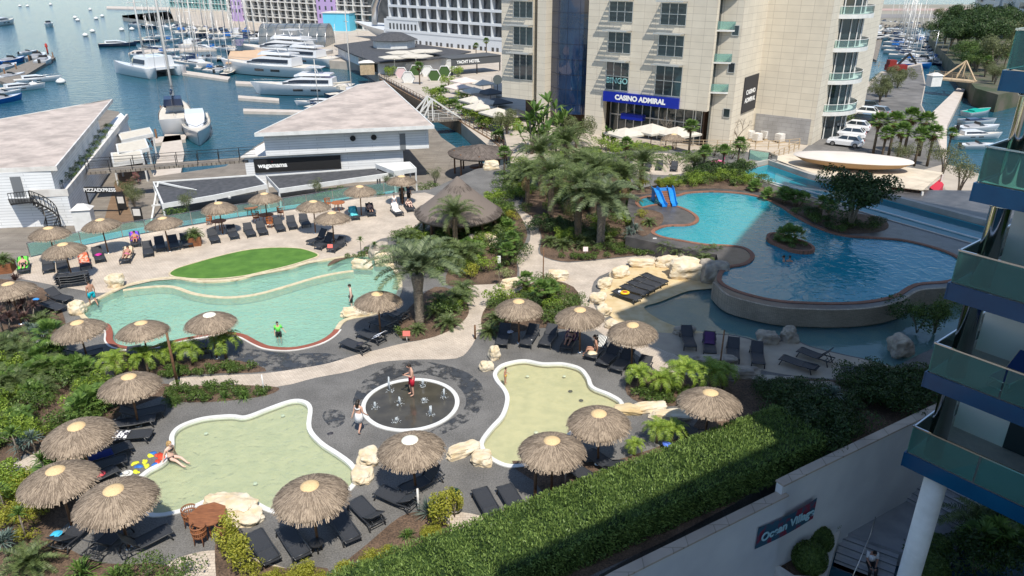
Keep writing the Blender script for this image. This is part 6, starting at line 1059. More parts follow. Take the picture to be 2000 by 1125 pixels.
for i, (u, v, s, p) in enumerate([(1705,300,.95,PFAT),(1735,305,1.0,PFAT),(1765,300,1.05,PFAT),(1795,305,1.0,PFAT),(1750,320,.9,PFAT),(1720,318,.8,PFAT),(1810,325,.9,PFAT),(1785,325,.85,PFAT),(1850,300,.6,PFAT)]):
    g = G(u, v, PL); p.put(g, i, ['fan palm nearest the white car','tall fan palm behind the oval canopy, second from left','tallest fan palm behind the oval canopy','fan palm at the right of the big fan palm clump','fan palm in front of the clump behind the oval canopy','lower fan palm touching the oval canopy','fan palm above the right end of the tent','fan palm above the middle of the tent','small fan palm at the quay by the covered boats'][i], None, s)
for a in [(1870,385,SHO,1.1,'silvery olive bush right of the tent'), (1840,345,SHO,1.0,'olive bush behind the right end of the tent'), (1765,335,SHO,.9,'olive bush beneath the fan palms')]: a[2].put(G(a[0], a[1], PL), a[0], a[4], None, a[3])
for a in [(1730,190,TRB,.62,'round olive tree beside the right marina road, nearer'), (1752,172,TRB,.6,'round olive tree beside the right marina road, farther'), (1718,200,TRB,.5,'small olive tree at the corner of the parked cars'), (1650,240,SH1,1.6,'green hedge plant between building and parked cars')]: a[2].put(G(a[0], a[1], PL), a[0], a[4], None, a[3])
# ================= waterfront buildings on the left
sid = brickM('white_siding', (.74, .75, .75), (.7, .71, .71), (.45, .46, .47), sc=1, w=6, h=.28, ms=.02, wall=0, bump=.2, nv=(.92, 1.03)); roofm = M('pinkish_membrane', (.55, .47, .41), (.5, .42, .37), scale=1.5, detail=9, bump=.2, stain=(.35, .66)); dgrey = M('dark_shingles', (.05, .052, .055), (.085, .085, .09), scale=2, detail=8, bump=.4)
def wq(b, pts, th): P = [Vector(p) for p in pts]; n = len(P); q = [p-Vector((0, 0, th)) for p in P]; b.add(P+q, [tuple(range(n)), tuple(range(n, 2*n))[::-1]]+[(i, n+i, n+(i+1) % n, (i+1) % n) for i in range(n)])
RZ = 3.0
R1 = PG([(498,261),(699,166),(749,158),(847,246)], RZ); wg = thing('waterfront_restaurant', 'white two storey restaurant with big pinkish flat roof and black sign board', 'building', (R1[0].x, R1[0].y, LOW))
b = MB(); wq(b, R1, .32); rf_ = b.build('roof', roofm, wg, world=True); b = MB(); b.ribbon(R1, .16, RZ-.34, RZ+.07); b.build('white_fascia', K['white'], rf_, world=True)
def inset(P, d, c=None):
    c = c or sum(P, Vector())/len(P); return [p+(c-p).normalized()*d for p in P]
b = MB(); b.prism(inset(R1, 1.3), .2, RZ-.33); b.build('upper_wall', sid, wg, world=True); WF = Wall(*[inset(R1, 1.3)[i] for i in (0, 3)]); sF = 1 if WF.n.dot(CP-WF.A) > 0 else -1
for u, v in ((689, 270), (730, 268)):
    a, z = WF.sz(u, v); c_ = WF.P(a, z, sF*.02); b = MB(); n_ = WF.n*sF; b.tube([c_-n_*.1, c_+n_*.04], .33, 20, sm=False); w_ = b.build('round_window', K['dark'], wg, world=True); b = MB(); q = [c_+n_*.05+WF.d*.36*math.cos(i*.3142)+Vector((0, 0, .36*math.sin(i*.3142))) for i in range(21)]; b.tube(q, .04, 5, caps=False); b.build('window_frame', K['white'], w_, world=True)
a0_, zt_ = WF.sz(780, 261); a1_, zb_ = WF.sz(793, 292); b = MB(); b.wbox(WF, a0_, a1_, .22, zt_, -.05, sF*.05); b.build('door', col('doorgrey', (.16,.17,.18)), wg, world=True)
R2 = [G(470,306,.2), G(790,291,.2), inset(R1, 1.3)[2], inset(R1, 1.3)[1]]; b = MB(); wq(b, R2, .15); b.build('ledge', K['offwhite'], wg, world=True)
LW = inset(R2, .5); b = MB(); b.prism(LW, LOW, .04); b.build('lower_wall', sid, wg, world=True); WL = Wall(LW[0], LW[1]); sL = 1 if WL.n.dot(CP-WL.A) > 0 else -1
a0_, z1_ = WL.sz(495, 311); a1_, z0_ = WL.sz(667, 328); z1_ = min(z1_, -.02); b = MB(); b.wbox(WL, a0_, a1_, z0_, z1_, 0, sL*.2); sb_ = b.build('sign_board', K['black'], wg, world=True); zm = (z0_+z1_)/2
text('wagamama', .72, wt, wg, WL.P(a0_+2.0, zm-.0, sL*.22), WL.d*(1 if WL.d.x > 0 else -1), (0, 0, 1), bold=.025); b = MB(); b.wbox(WL, a0_+1.95, a0_+2.05, zm+.36, zm+.48, sL*.2, sL*.23); b.build('red_star', col('redstar', (.5,.02,.02)), wg, world=True)
# pergola roofs with white fascias in front
def pergola(pts, z, lab, nm='pergola_roof', cat='pergola', m=None, legs=True):
    P = PG(pts, z); t_ = thing(nm, lab, cat, (P[0].x, P[0].y, LOW)); b = MB(); wq(b, P, .12); b.build('roof', m or dgrey, t_, world=True); b = MB(); b.ribbon(P, .22, z-.35, z+.12); b.build('fascia', K['white'], t_, world=True)
    if legs: b = MB(); [b.bar((p.x, p.y, LOW), (p.x, p.y, z-.35), .16) for p in P]; b.build('posts', K['white'], t_, world=True)
    return t_
pergola([(520,344),(740,328),(772,338),(545,371)], -1.3, 'long dark roofed pergola with white fascia below the black sign board'); pergola([(300,357),(498,343),(520,362),(420,383),(318,400)], -1.2, 'left dark roofed pergola with a white triangular frame at its end'); pergola([(735,322),(800,318),(812,330),(770,336)], -.8, 'white slatted awning at the right end of the long pergola', m=K['white'])
b = MB(); [b.bar(G(*p, LOW) if len(p) == 2 else G(*p), G(*q), .16) for p, q in [((296,432),(309,356,-.9)), ((309,356,-.9),(450,386,-1.6)), ((296,402,-2.5),(500,376,-2.2)), ((545,372,-1.6),(735,342,-1.6))]]; tag(b.build('timber_truss', K['white']), 'white triangular timber frame at the left end of the pergolas', 'frame')
def cone_roof(u, v, z, r, h, lab, m, n=10, legs=8, gz=LOW, flat_=.0):
    g = G(u, v, z+h); t_ = thing('thatched_pavilion', lab, 'pavilion', (g.x, g.y, gz)); b = MB(); R = random.Random(int(r*10)); pr = [(.05, z+h-gz), (.25*r, z+h*.72-gz), (.6*r, z+h*.36-gz), (.92*r, z+h*.06-gz), (r, z-gz), (r*.97, z-.22-gz), (.05, z+.2-gz)]; b.lathe(pr, n*3 if not flat_ else n, jit=.006)
    for k in range(2600):
        t = R.uniform(0, 6.283); r0 = math.sqrt(R.random())*r*.93; zz = lambda q: z-gz+h*(1-q/r)**(1.15)+.015; r1 = r0+R.uniform(.3, .6); s = Vector((-math.sin(t), math.cos(t), 0))*.02
        r1 = min(r1, r*1.02); A_ = Vector((r0*math.cos(t), r0*math.sin(t), zz(min(r0, r)))); B_ = Vector((r1*math.cos(t), r1*math.sin(t), zz(min(r1, r)))); b.add([A_-s, A_+s, B_+s, B_-s], [(0, 1, 2, 3)])
    b.build('roof', m, t_)
    for k in range(legs): a = k*2*math.pi/legs; MB().tube([(r*.8*math.cos(a), r*.8*math.sin(a), 0), (r*.8*math.cos(a), r*.8*math.sin(a), z-gz+.25)], .1, 8).build('post', K['pole'], t_)
    b = MB(); b.lathe([(.01, .9), (r*.35, .9), (r*.35, .86), (.2, .86), (.2, 0)], 20); b.build('counter', K['wood'], t_)
cone_roof(893, 344, 1.9, 3.5, 2.9, 'big dark conical thatched roof between the terrace and the giant palm', K['thatchd'], gz=0); cone_roof(938, 281, -.6, 3.9, 1.0, 'low wide thatched roof beside the canal bridge', K['thatchd'], n=8, gz=-3.2)
# white building at the far left
LR = PG([(-160,336),(109,326),(219,194),(148,207),(-160,262)], 2.2); lb_ = thing('white_waterfront_building', 'white sided waterfront building with flat pinkish roof at the left edge', 'building', (LR[1].x, LR[1].y, LOW)); b = MB(); wq(b, LR, .35); rf_ = b.build('roof', roofm, lb_, world=True); b = MB(); b.ribbon(LR, .16, 1.83, 2.28); b.build('white_fascia', K['offwhite'], rf_, world=True)
LI = [G(-160,350,1.6), G(100,338,1.6), G(190,228,1.6), G(140,225,1.6), G(-160,280,1.6)]; b = MB(); b.prism(LI, LOW, 1.85); b.build('upper_wall', sid, lb_, world=True)
WQ = Wall(LI[0], LI[1]); sQ = 1 if WQ.n.dot(CP-WQ.A) > 0 else -1; q0 = WQ.sz(24, 365)[0]; q1 = WQ.sz(45, 365)[0]; b = MB(); b.wbox(WQ, q0, q1, WQ.sz(35,386)[1], WQ.sz(35,345)[1], -.05, sQ*.06); b.build('door', col('doorgrey', (0,0,0)), lb_, world=True)
TB = PG([(-160,392),(60,385),(132,383),(168,335),(248,232),(236,220),(190,262),(110,350),(-160,365)], -.6); b = MB(); b.prism(TB, LOW-.5, -.6); b.build('lower_wall', sid, lb_, world=True); b = MB(); b.ribbon(PG([(60,385),(132,383),(170,335),(250,232)], -.6), .25, -.6, .1, closed=False); b.build('parapet', K['offwhite'], lb_, world=True)
for i, (u, v) in enumerate([(75,378),(90,376),(108,372),(124,368)]): PCO2.put(G(u, v, -.55), i, ['yucca on the white terrace, left one','yucca on the white terrace, second','yucca on the white terrace, third','yucca on the white terrace, right one'][i], None, .8)
for i in range(9): t = i/8; SH1.put(G(140+75*t, 352-100*t, -.5), i, 'green shrub in the planter along the white sided wall', 'shrubs along the white sided wall', .9)
# curved black stair at the left
sp = thing('curved_stair', 'black curved metal stair with rails on the white building', 'stairs', G(80,440,LOW)); b = MB(); rb_ = MB(); A_ = G(20,398,-.7); B_ = G(66,393,-.7)
b.prism([A_, B_, G(62,384,-.7), G(14,386,-.7)], -.85, -.7); c_ = G(72, 425, -2.2)
for k in range(14):
    t = k/13; a = 2.1-2.3*t; z = -.8-2.7*t; p = c_+Vector((2.0*math.cos(a)+.3, 2.0*math.sin(a)-.8, 0)); q = c_+Vector((.9*math.cos(a)+.3, .9*math.sin(a)-.8, 0)); p.z = q.z = z; d_ = Vector((-math.sin(a), math.cos(a), 0))*.2
    b.add([p-d_, p+d_, q+d_*.5, q-d_*.5], [(0, 1, 2, 3)]); rb_.bar(p, p+Vector((0, 0, 1)), .05); rb_.bar(q, q+Vector((0, 0, 1)), .04)
    if k: rb_.bar(lp+Vector((0, 0, 1)), p+Vector((0, 0, 1)), .06); rb_.bar(lq+Vector((0, 0, 1)), q+Vector((0, 0, 1)), .05); b.bar(lp-Vector((0, 0, .1)), p-Vector((0, 0, .1)), .06, .15)
    lp, lq = p, q
b.build('steps', K['black'], sp, world=True)
for k in range(9): p = A_.lerp(B_, k/8); rb_.bar(p, p+Vector((0, 0, 1.0)), .035)
rb_.bar(A_+Vector((0, 0, 1)), B_+Vector((0, 0, 1)), .06); rb_.build('railing', K['black'], sp, world=True)
# footbridge between the buildings, boardwalk things
def footbridge(a, c, z, w_, lab, deck='gwood', rail='black', th=.3):
    A_, B_ = G(a[0], a[1], z), G(c[0], c[1], z); t_ = thing('footbridge', lab, 'bridge', A_); d_ = (B_-A_).normalized(); n_ = Vector((d_.y, -d_.x, 0)); b = MB(); b.prism([A_+n_*w_/2, B_+n_*w_/2, B_-n_*w_/2, A_-n_*w_/2], z-th, z); b.build('deck', K[deck], t_, world=True); b = MB(); L_ = (B_-A_).length
    for s in (-1, 1):
        for k in range(int(L_/2.2)+1): p = A_+d_*min(L_, k*2.2)+n_*s*w_/2; b.bar(p-Vector((0, 0, .1)), p+Vector((0, 0, 1.1)), .06)
        for h in (.35, .6, .85, 1.1): b.bar(A_+n_*s*w_/2+Vector((0, 0, h)), B_+n_*s*w_/2+Vector((0, 0, h)), .025 if h < 1 else .05)
    b.build('railing', K[rail], t_, world=True); return t_
footbridge((172,333), (500,308), -.3, 1.6, 'long dark footbridge with cable railings between the two white buildings')
K['pont'] = M('pontoon_deck', (.56, .5, .44), (.48, .42, .36), scale=.8, detail=6)
def pontoon(pts, lab, m='pont', z=-4.5, piles=()):
    P = PG(pts, z); t_ = thing('pontoon', lab, 'pontoon', P[0]); b = MB(); b.prism(P, -5.1, z); b.build('deck', K[m], t_, world=True)
    if piles:
        b = MB()
        for u, v in piles: g = G(u, v, z); b.tube([(g.x, g.y, -6), (g.x, g.y, z+1.4)], .16, 8)
        b.build('piles', K['pole'], t_, world=True)
    return t_
pontoon([(283,395),(310,300),(322,262),(352,262),(360,300),(352,345),(330,400)], 'cream floating pontoon leading to the tall masted sailboat', piles=[(316,222),(306,270)]); pontoon([(300,268),(365,262),(362,272),(300,280)], 'short cross pontoon behind the moored sailboat')
for i, (q, lab) in enumerate([([(232,262),(292,250),(298,262),(238,275)],'cream awning over the boardwalk, farthest of three'), ([(228,283),(283,272),(290,290),(232,303)],'cream awning over the boardwalk, middle of three'), ([(218,300),(275,295),(280,312),(222,320)],'cream awning over the boardwalk, nearest of three')]): pergola(q, -1.0, lab, 'awning', 'awning', K['canvas'])
b = MB(); b.sheet(PG([(196,455),(228,345),(256,300),(262,310),(258,345),(250,400),(270,450)], LOW+.01), LOW+.01); tag(b.build('boardwalk', K['bwood']), kind='structure')
PFL = bush(71, (.5, .5, .45), 700, .05, leafM('pink_flowers', (.4, .1, .16), (.12, .16, .06)), nm='flowering_shrub')
for i in range(8): t = i/7; PFL.put(G(292-32*t, 275+90*t, LOW+.5), i, 'pink flowering shrub in the planter along the boardwalk', 'pink flowering shrubs along the boardwalk', 1.15)
for i in range(4): SHO.put(G(255+i*3, 385+i*8, LOW), i, 'olive bush at the near end of the boardwalk', 'olive bushes at the boardwalk', .55)
ps = thing('shop_sign', 'black restaurant sign board over the boardwalk entrance', 'sign', G(166,372,-1)); WP = Wall(G(166,372,-1), G(226,372,-1)); b = MB(); sP = 1 if WP.n.dot(CP-WP.A) > 0 else -1; b.wbox(WP, 0, WP.L, -1.25, -.6, 0, sP*.1); b.build('board', K['black'], ps, world=True); b = MB(); [b.wbox(WP, a, a+.1, LOW, -1.25, 0, .1) for a in (0.05, WP.L-.15)]; b.build('posts', K['black'], ps, world=True); text('PIZZAEXPRESS', .5, wt, ps, WP.P(WP.L/2, -.93, sP*.12), (1, 0, 0), (0, 0, 1), bold=.01)
for (u, v), lab in [((240,410),'menu board stand on the boardwalk, farther'), ((272,435),'menu board stand by the pergola frame')]:
    g = G(u, v, LOW); r = thing('menu_stand', lab, 'menu stand', g); b = MB(); b.box((0, 0, .8), (.9, .15, 1.6)); b.build('board', K['black'], r); b = MB(); b.box((0, -.09, 1.1), (.7, .03, .7)); b.build('poster', K['offwhite'], r)
def kiosk(u, v, z, d, h, lab, m='white', rz=.2, hip=.5):
    g = G(u, v, z); r = thing('kiosk', lab, 'kiosk', g, rz); b = MB(); b.box((0, 0, h/2), (d, d*.7, h)); b.build('walls', K[m], r); b = MB(); q = d*.58; b.add([(-q, -q*.75, h), (q, -q*.75, h), (q, q*.75, h), (-q, q*.75, h), (-q*.3, 0, h+hip), (q*.3, 0, h+hip)], [(0, 1, 5, 4), (1, 2, 5), (2, 3, 4, 5), (3, 0, 4), (3, 2, 1, 0)]); b.build('roof', K['offwhite'], r)
kiosk(170,450,LOW,1.6,2.2,'narrow white hut beside the boardwalk entrance'); kiosk(120,190,-9,.1,.1,'x') if False else None
# glass balustrade at the edge of the cream terrace, lower pools behind it
railfence([(60,503),(160,480),(240,463),(330,448),(420,431),(510,418),(600,404),(700,386),(800,374)], 0, 1.15, 'long glass balustrade along the far edge of the cream terrace', 'steel', 2.0, 1, 'glass_balustrade', .05, .04, 'hglass')
b = MB(); b.sheet(PG([(120,500),(240,468),(420,436),(600,408),(760,385),(770,372),(600,396),(420,422),(240,450),(100,482)], LOW+2.0), LOW+2.0); tag(b.build('moat_water', waterM('moat_water', (.5, .8, .85), diff=.5, dcol=(.2, .5, .55), scale=2)), kind='structure')
b = MB(); b.sheet(PG([(120,500),(240,468),(420,436),(600,408),(760,385),(770,372),(600,396),(420,422),(240,450),(100,482)], LOW+1.9), LOW+1.9); tag(b.build('moat_floor', col('moatf', (.3,.5,.52))), kind='structure')
# planter box with shrubs in the lounger row
for (u, v, s_, lab, p) in [((382),(478),1.0,'brown wooden planter box between the two lounger groups',PCYC), (12,530,1.2,'brown wooden planter box at the left edge',PCYC)]:
    g = G(u, v); r = thing('planter_box', lab, 'planter', g, .3); b = MB(); b.box((0, 0, .35), (.9*s_, .9*s_, .7)); b.build('box', K['wood'], r); b = MB(); b.box((0, 0, .702), (.8*s_, .8*s_, .01)); b.build('soil', K['soil'], r); p.put((g.x, g.y, .65), 1, 'cycad growing in the '+lab[6:], None, .9); SH1.put((g.x, g.y, .4), 2, 'shrub hanging over the '+lab[6:], None, .8)
for i, (u, v, s) in enumerate([(350,430,1.2),(370,420,1.3),(640,390,1.1),(660,385,1.2),(620,388,1.1),(745,400,1),(735,392,1.1),(760,372,1.0),(590,400,.8),(835,375,1.2),(850,365,1.1)]): (SHO if i % 3 == 1 else SH1).put(G(u, v, -.8), i, 'bush growing behind the glass balustrade', 'bushes behind the glass balustrade', (.45 if i % 3 == 1 else 1)*s)
# canal side: promenade fence, truss bridge
railfence([(742,153),(790,180),(840,207),(888,230),(960,273),(1018,318)], -3, 1.1, 'brown timber fence along the promenade above the canal', 'pole', 2, 3)
b = MB(); b.ribbon(PG([(742,154),(790,181),(840,208),(888,231),(960,274),(1018,319)], -3), .25, -6, -2.9, closed=False); tag(b.build('quay_wall', K['bwood']), 'brown timber quay wall along the green canal', 'wall')
tb = footbridge((800,236), (897,229), -2.6, 2.4, 'white truss footbridge over the canal beside the big roof', 'gwood', 'white'); A_, B_ = G(800,236,-2.6), G(897,229,-2.6); d_ = (B_-A_).normalized(); n_ = Vector((d_.y, -d_.x, 0))
for s in (-1, 1):
    b = MB(); o_ = n_*s*1.35; L_ = (B_-A_).length; ap = A_+d_*L_*.42+o_+Vector((0, 0, 3.4)); [b.bar(x, ap, .2) for x in (A_+o_, B_+o_, A_+d_*L_*.42+o_, A_+d_*L_*.2+o_)]; b.build('truss', K['white'], tb, world=True)
# ================= far marina buildings
darkg = M('dark_glass', (.035, .04, .045), (.09, .095, .1), scale=.35, detail=8, rough=.15, spec=.8)  # dark glazing of the far buildings and ship, tone varied at random
def gridblock(name, lab, p0, p1, z0, h, fl, bay, deep, mwall, mfin, accents=(), gz=-3.2):
    W = Wall(G(p0[0], p0[1], gz), G(p1[0], p1[1], gz)); s = 1 if W.n.dot(CP-W.A) > 0 else -1; t_ = thing(name, lab, 'building', W.P(0, gz)); b = MB(); b.wbox(W, 0, W.L, gz, gz+h, -s*deep, -s*1.6); b.build('glazing', darkg, t_, world=True); b = MB(); k = 0
    while k*fl < h: b.wbox(W, 0, W.L, gz+z0+k*fl-.35, gz+z0+k*fl, -s*1.7, 0); b.wbox(W, .01, W.L-.01, gz+z0+k*fl+.9, gz+z0+k*fl+1.0, -s*.12, s*.02); k += 1
    b.wbox(W, 0, W.L, gz-.5, gz+.6, -s*1.65, s*.05); b.build('slabs', mwall, t_, world=True); b = MB(); k = 0
    while k*bay <= W.L+.1: b.wbox(W, k*bay-.13, k*bay+.13, gz, gz+h, -s*1.7, s*.06); k += 1
    b.build('fins', mfin, t_, world=True)
    for a, c, m in accents: b = MB(); b.wbox(W, W.L*a, W.L*c, gz, gz+h, -s*1.7, s*.3); ac_ = b.build('coloured_wall', m, t_, world=True); [MB().wbox(W, x-.5, x+.5, gz+z0+k*fl+.8, gz+z0+k*fl+2.2, s*.3, s*.34).build('window', darkg, ac_, world=True) for k in range(int(h/fl)) for x in [W.L*a+(W.L*(c-a))*(j+.5)/3 for j in range(3)]]
    return t_
lil = col('lilac', (.5, .36, .62)); gridblock('apartment_block', 'white apartment block with lilac wall strips across the harbour', (447,41), (722,62), 3, 30, 3, 4.6, 14, K['offwhite'], K['white'], [(.04, .12, lil), (.68, .8, lil)])
teal_ = col('tealfin', (.25, .5, .5)); gridblock('apartment_block', 'white apartment block with teal balcony fronts at the top left', (333,17), (456,25), 1, 30, 3, 3.2, 14, K['offwhite'], teal_)
b = MB(); W = Wall(G(633,60,-3), G(684,61,-3)); s = 1 if W.n.dot(CP-W.A) > 0 else -1; t_ = thing('cyan_building', 'bright cyan low building below the lilac block', 'building', W.P(0, -3)); b.wbox(W, 0, W.L, -3, 3.2, -s*8, 0); b.build('wall', col('cyanwall', (.12,.5,.68)), t_, world=True); b = MB(); b.wbox(W, -.3, W.L+.3, 3.2, 3.5, -s*8.3, s*.3); b.build('roof', K['offwhite'], t_, world=True)
def vault(u, v, z, r, L_, rz, lab):
    g = G(u, v, z); t_ = thing('glass_vault', lab, 'building', g, rz); b = MB(); fb = MB(); N_ = 12; vs = [(x, r*math.cos(math.pi*k/N_), r*.95*math.sin(math.pi*k/N_)) for x in (-L_/2, L_/2) for k in range(N_+1)]; b.add(vs, [(k, k+1, N_+2+k, N_+1+k) for k in range(N_)]+[tuple(range(N_+1)), tuple(range(N_+1, 2*N_+2))[::-1]]); b.build('glazing', M('vault_glass', (.1, .12, .13), (.2, .2, .19), scale=.4, rough=.15, spec=.8), t_)
    for k in range(0, N_+1, 2): a = math.pi*k/N_; fb.bar((-L_/2, r*math.cos(a)*1.01, r*.96*math.sin(a)), (L_/2, r*math.cos(a)*1.01, r*.96*math.sin(a)), .14)
    for i in range(9): x = -L_/2+L_*i/8; fb.tube([(x, 1.01*r*math.cos(math.pi*k/N_), .97*r*math.sin(math.pi*k/N_)) for k in range(N_+1)], .1, 5)
    fb.build('ribs', K['steel'], t_)
vault(582,88,-3,6.5,20,.0,'barrel vaulted glass building by the yacht moorings')
# cruise ship hotel
WSH = Wall(G(728,84,-4), G(985,110,-4)); s = 1 if WSH.n.dot(CP-WSH.A) > 0 else -1; sh = thing('cruise_ship', 'huge white cruise ship hotel with rows of glazed decks and a raked bow', 'ship', WSH.P(0, -4)); LS = WSH.L+12; shw = M('ship_white', (.6, .63, .66), rough=.4)
def zv(u, v): return WSH.sz(u, v)[1]
zh = [zv(800, 62)-.2]; fl_ = (zv(900, 2)-zv(900, 72))/2.7
b = MB(); b.wbox(WSH, 6, LS, -5, zh[0], -s*18, 0); nz = WSH.n*s
tip = WSH.P(-13, zh[0]+1.9, -s*3); wl = WSH.P(2, -5, -s*6); A1 = WSH.P(6, zh[0], 0); A2 = WSH.P(6, zh[0], -s*18); B1 = WSH.P(6, -5, 0); B2 = WSH.P(6, -5, -s*18); M1 = WSH.P(-3, zh[0]+.9, -s*.6); M2 = WSH.P(-3, zh[0]+.9, -s*12)
b.add([tip, wl, A1, A2, B1, B2, M1, M2], [(2, 6, 1, 4), (6, 0, 1), (3, 5, 1, 7), (7, 1, 0), (0, 6, 2, 3, 7)]); hl = b.build('hull', shw, sh, world=True); b = MB()
for k in range(34): x = 9+k*2.3+(.5 if k % 2 else 0); b.wbox(WSH, x, x+.9, zh[0]-4.4, zh[0]-2.2, 0, s*.05)
for k in range(8): b.wbox(WSH, 9+k*1.7, 9.8+k*1.7, zh[0]+.5, zh[0]+2.4, s*0, s*.05)
b.build('portholes', darkg, hl, world=True); b = MB(); b.wbox(WSH, 22, LS, zh[0], zh[0]+6*fl_, -s*17, -s*1.5); b.wbox(WSH, 9, 22, zh[0]+fl_, zh[0]+6*fl_, -s*17, -s*1.5); b.build('glazing', darkg, sh, world=True); b = MB()
for k in range(7):
    z = zh[0]+k*fl_; x0 = 7+k*1.0; b.wbox(WSH, x0, LS, z-.1, z+.6, -s*17.5, s*.12)
    dk = MB()
b.wbox(WSH, 6.5, 22, zh[0], zh[0]+fl_, -s*17, -s*.02); b.build('decks', shw, sh, world=True); b = MB(); k = 0
while 9+k*4.4 < LS: b.wbox(WSH, 9+k*4.4, 9.4+k*4.4, zh[0]+(fl_ if k < 3 else 0), zh[0]+6*fl_, -s*1.55, s*.06); k += 1
b.build('fins', shw, sh, world=True); b = MB(); b.tube([WSH.P(-2, zh[0]+1.5, -s*3), WSH.P(0, zh[0]+7, -s*2), WSH.P(4, zh[0]+13, -s*2), WSH.P(12, zh[0]+20, -s*2)], [1.0, 1.2, 1.2, 1.0], 10); b.build('bow_arch', K['steel'], sh, world=True)
# dark roofed restaurant, pavilion, hexagons
rr = thing('marina_restaurant', 'low restaurant with a wide dark grey roof in front of the ship', 'building', G(700,120,-3)); q = [(652,88),(742,76),(830,88),(920,100),(870,112),(800,118),(735,122),(690,106)]; P = PG(q, -.2); b = MB(); wq(b, P, .3); b.build('roof', dgrey, rr, world=True); b = MB(); b.prism(inset(P, 1.5), -3, -.5); b.build('wall', sid, rr, world=True)
b = MB(); W = Wall(*[inset(P, 1.2)[i] for i in (6, 7)]); b.wbox(W, 1, W.L-1, -2.6, -.8, -.2, .3); b.build('windows', darkg, rr, world=True)
pv = thing('roof_pavilion', 'small white pavilion with grey hipped roof above the dark restaurant roof', 'pavilion', G(770,92,-.2)); b = MB(); b.lathe([(5.5, 0), (5.5, 2)], 8, sm=False); b.build('wall', K['white'], pv); b = MB(); b.lathe([(6.3, 1.9), (6.4, 2.0), (2.5, 3.6), (.01, 3.8)], 8, sm=False); b.build('roof', dgrey, pv)
for i, (u, v, s_) in enumerate([(790,103,4.5),(830,100,4.2),(812,110,4.0),(770,112,3.6)]):
    g = G(u, v, .8); t_ = thing('hexagonal_canopy', ['white hexagonal canopy left of the restaurant terrace','white hexagonal canopy at the back of the terrace','white hexagonal canopy in the middle of the terrace','white hexagonal canopy nearest the palms'][i], 'canopy', (g.x, g.y, -3)); b = MB(); b.lathe([(.3, 3.6), (s_, 3.9), (s_, 3.75), (.3, 3.4)], 6, sm=False); b.build('roof', K['canvas'], t_); b = MB(); b.tube([(0, 0, 0), (0, 0, 3.5)], .12, 8); b.build('pole', K['white'], t_)
hg = col('hexgreen', (.05,.1,.03), .9); hp_ = col('hexpink', (.6,.45,.45))
for i, (u, v, m) in enumerate([(784,143,hp_),(800,135,K['white']),(797,152,K['white']),(835,140,K['white']),(848,148,hg),(868,140,hg),(880,128,K['white']),(812,138,hg)]):
    g = G(u, v, -2); t_ = thing('hexagon_panel', ['pale pink','upper white','lower white','middle white','near green','far green','topmost white','left green'][i]+' upright hexagon planter on the promenade', 'planter', g); R3 = [(1.3*math.cos(k*math.pi/3), -.15, 1.3*math.sin(k*math.pi/3)) for k in range(6)]; b = MB(); b.add(R3+[(x, .25, z) for x, y, z in R3], [(0, 1, 2, 3, 4, 5), (11, 10, 9, 8, 7, 6)]+[(k, 6+k, 6+(k+1) % 6, (k+1) % 6) for k in range(6)]); b.build('panel', m, t_); b = MB(); b.tube([(1.08*x, -.16, 1.08*z) for x, y, z in R3+R3[:1]], .12, 5); b.build('frame', K['white'], t_)
ya = thing('hotel_awning', 'dark awning with white lettering at the yacht hotel entrance', 'awning', G(880,125,-3)); WY = Wall(G(882,126,-.5), G(978,118,-.5)); s = 1 if WY.n.dot(CP-WY.A) > 0 else -1; b = MB(); b.wbox(WY, 0, WY.L, -.9, .6, -s*.2, 0); b.wbox(WY, 0, WY.L, .6, .75, -s*6, s*.1); b.build('canopy', K['dcanvas'], ya, world=True); b = MB(); [b.wbox(WY, a, a+.2, -3, -.9, -s*.2, 0) for a in (0, WY.L/2, WY.L-.3)]; b.build('posts', K['black'], ya, world=True); text('YACHT HOTEL', .9, wt, ya, WY.P(WY.L*.33, -.15, s*.06), (1, WY.d.y/WY.d.x, 0), (0, 0, 1), bold=.03)
kiosk(718,145,-3,3.2,2.6,'orange and brown kiosk at the promenade corner','timber')
for i, (u, v, s, p) in enumerate([(820,165,.85,PFAT),(765,142,.9,PFA2),(780,135,1.2,PFA2),(885,135,.6,PFAT),(855,190,1.2,PFA2),(885,215,1.3,PFA2),(865,205,1.1,PFA2),(905,225,1.2,PFA2),(940,250,1.1,PFA2),(960,235,1.2,PFA2),(950,105,.8,PFAT),(930,112,.7,PFAT),(905,180,1.0,PFA2),(870,180,1.0,PFA2),(975,275,1.1,PFA2),(1000,285,1.1,PFA2)]): p.put(G(u, v, -3), i, ['fan palm in the middle of the promenade planting','fan palm clump at the promenade corner','fan palm clump by the hexagon panels','slim fan palm below the hotel awning','fan palm clump above the truss bridge','fan palm clump at the end of the truss bridge','fan palm clump between bridge and parasols','fan palm clump below the white parasols','fan palm clump over the boardwalk fence','fan palm clump left of the nearest white parasol','fan palm beside the ship, right one','fan palm beside the ship, left one','fan palm clump left of the parasol cluster','fan palm clump near the promenade middle','fan palm clump above the low thatched roof','fan palm clump beside the banana like plants'][i], None, s)
for i, (u, v) in enumerate([(845,195),(860,215),(920,232),(935,225),(985,255),(1000,265),(955,255),(1010,275),(875,170),(895,150),(930,240),(905,200),(760,150)]): SH2.put(G(u, v, -3), i, 'leafy bush in the promenade planting', 'bushes in the promenade planting', 2.0)
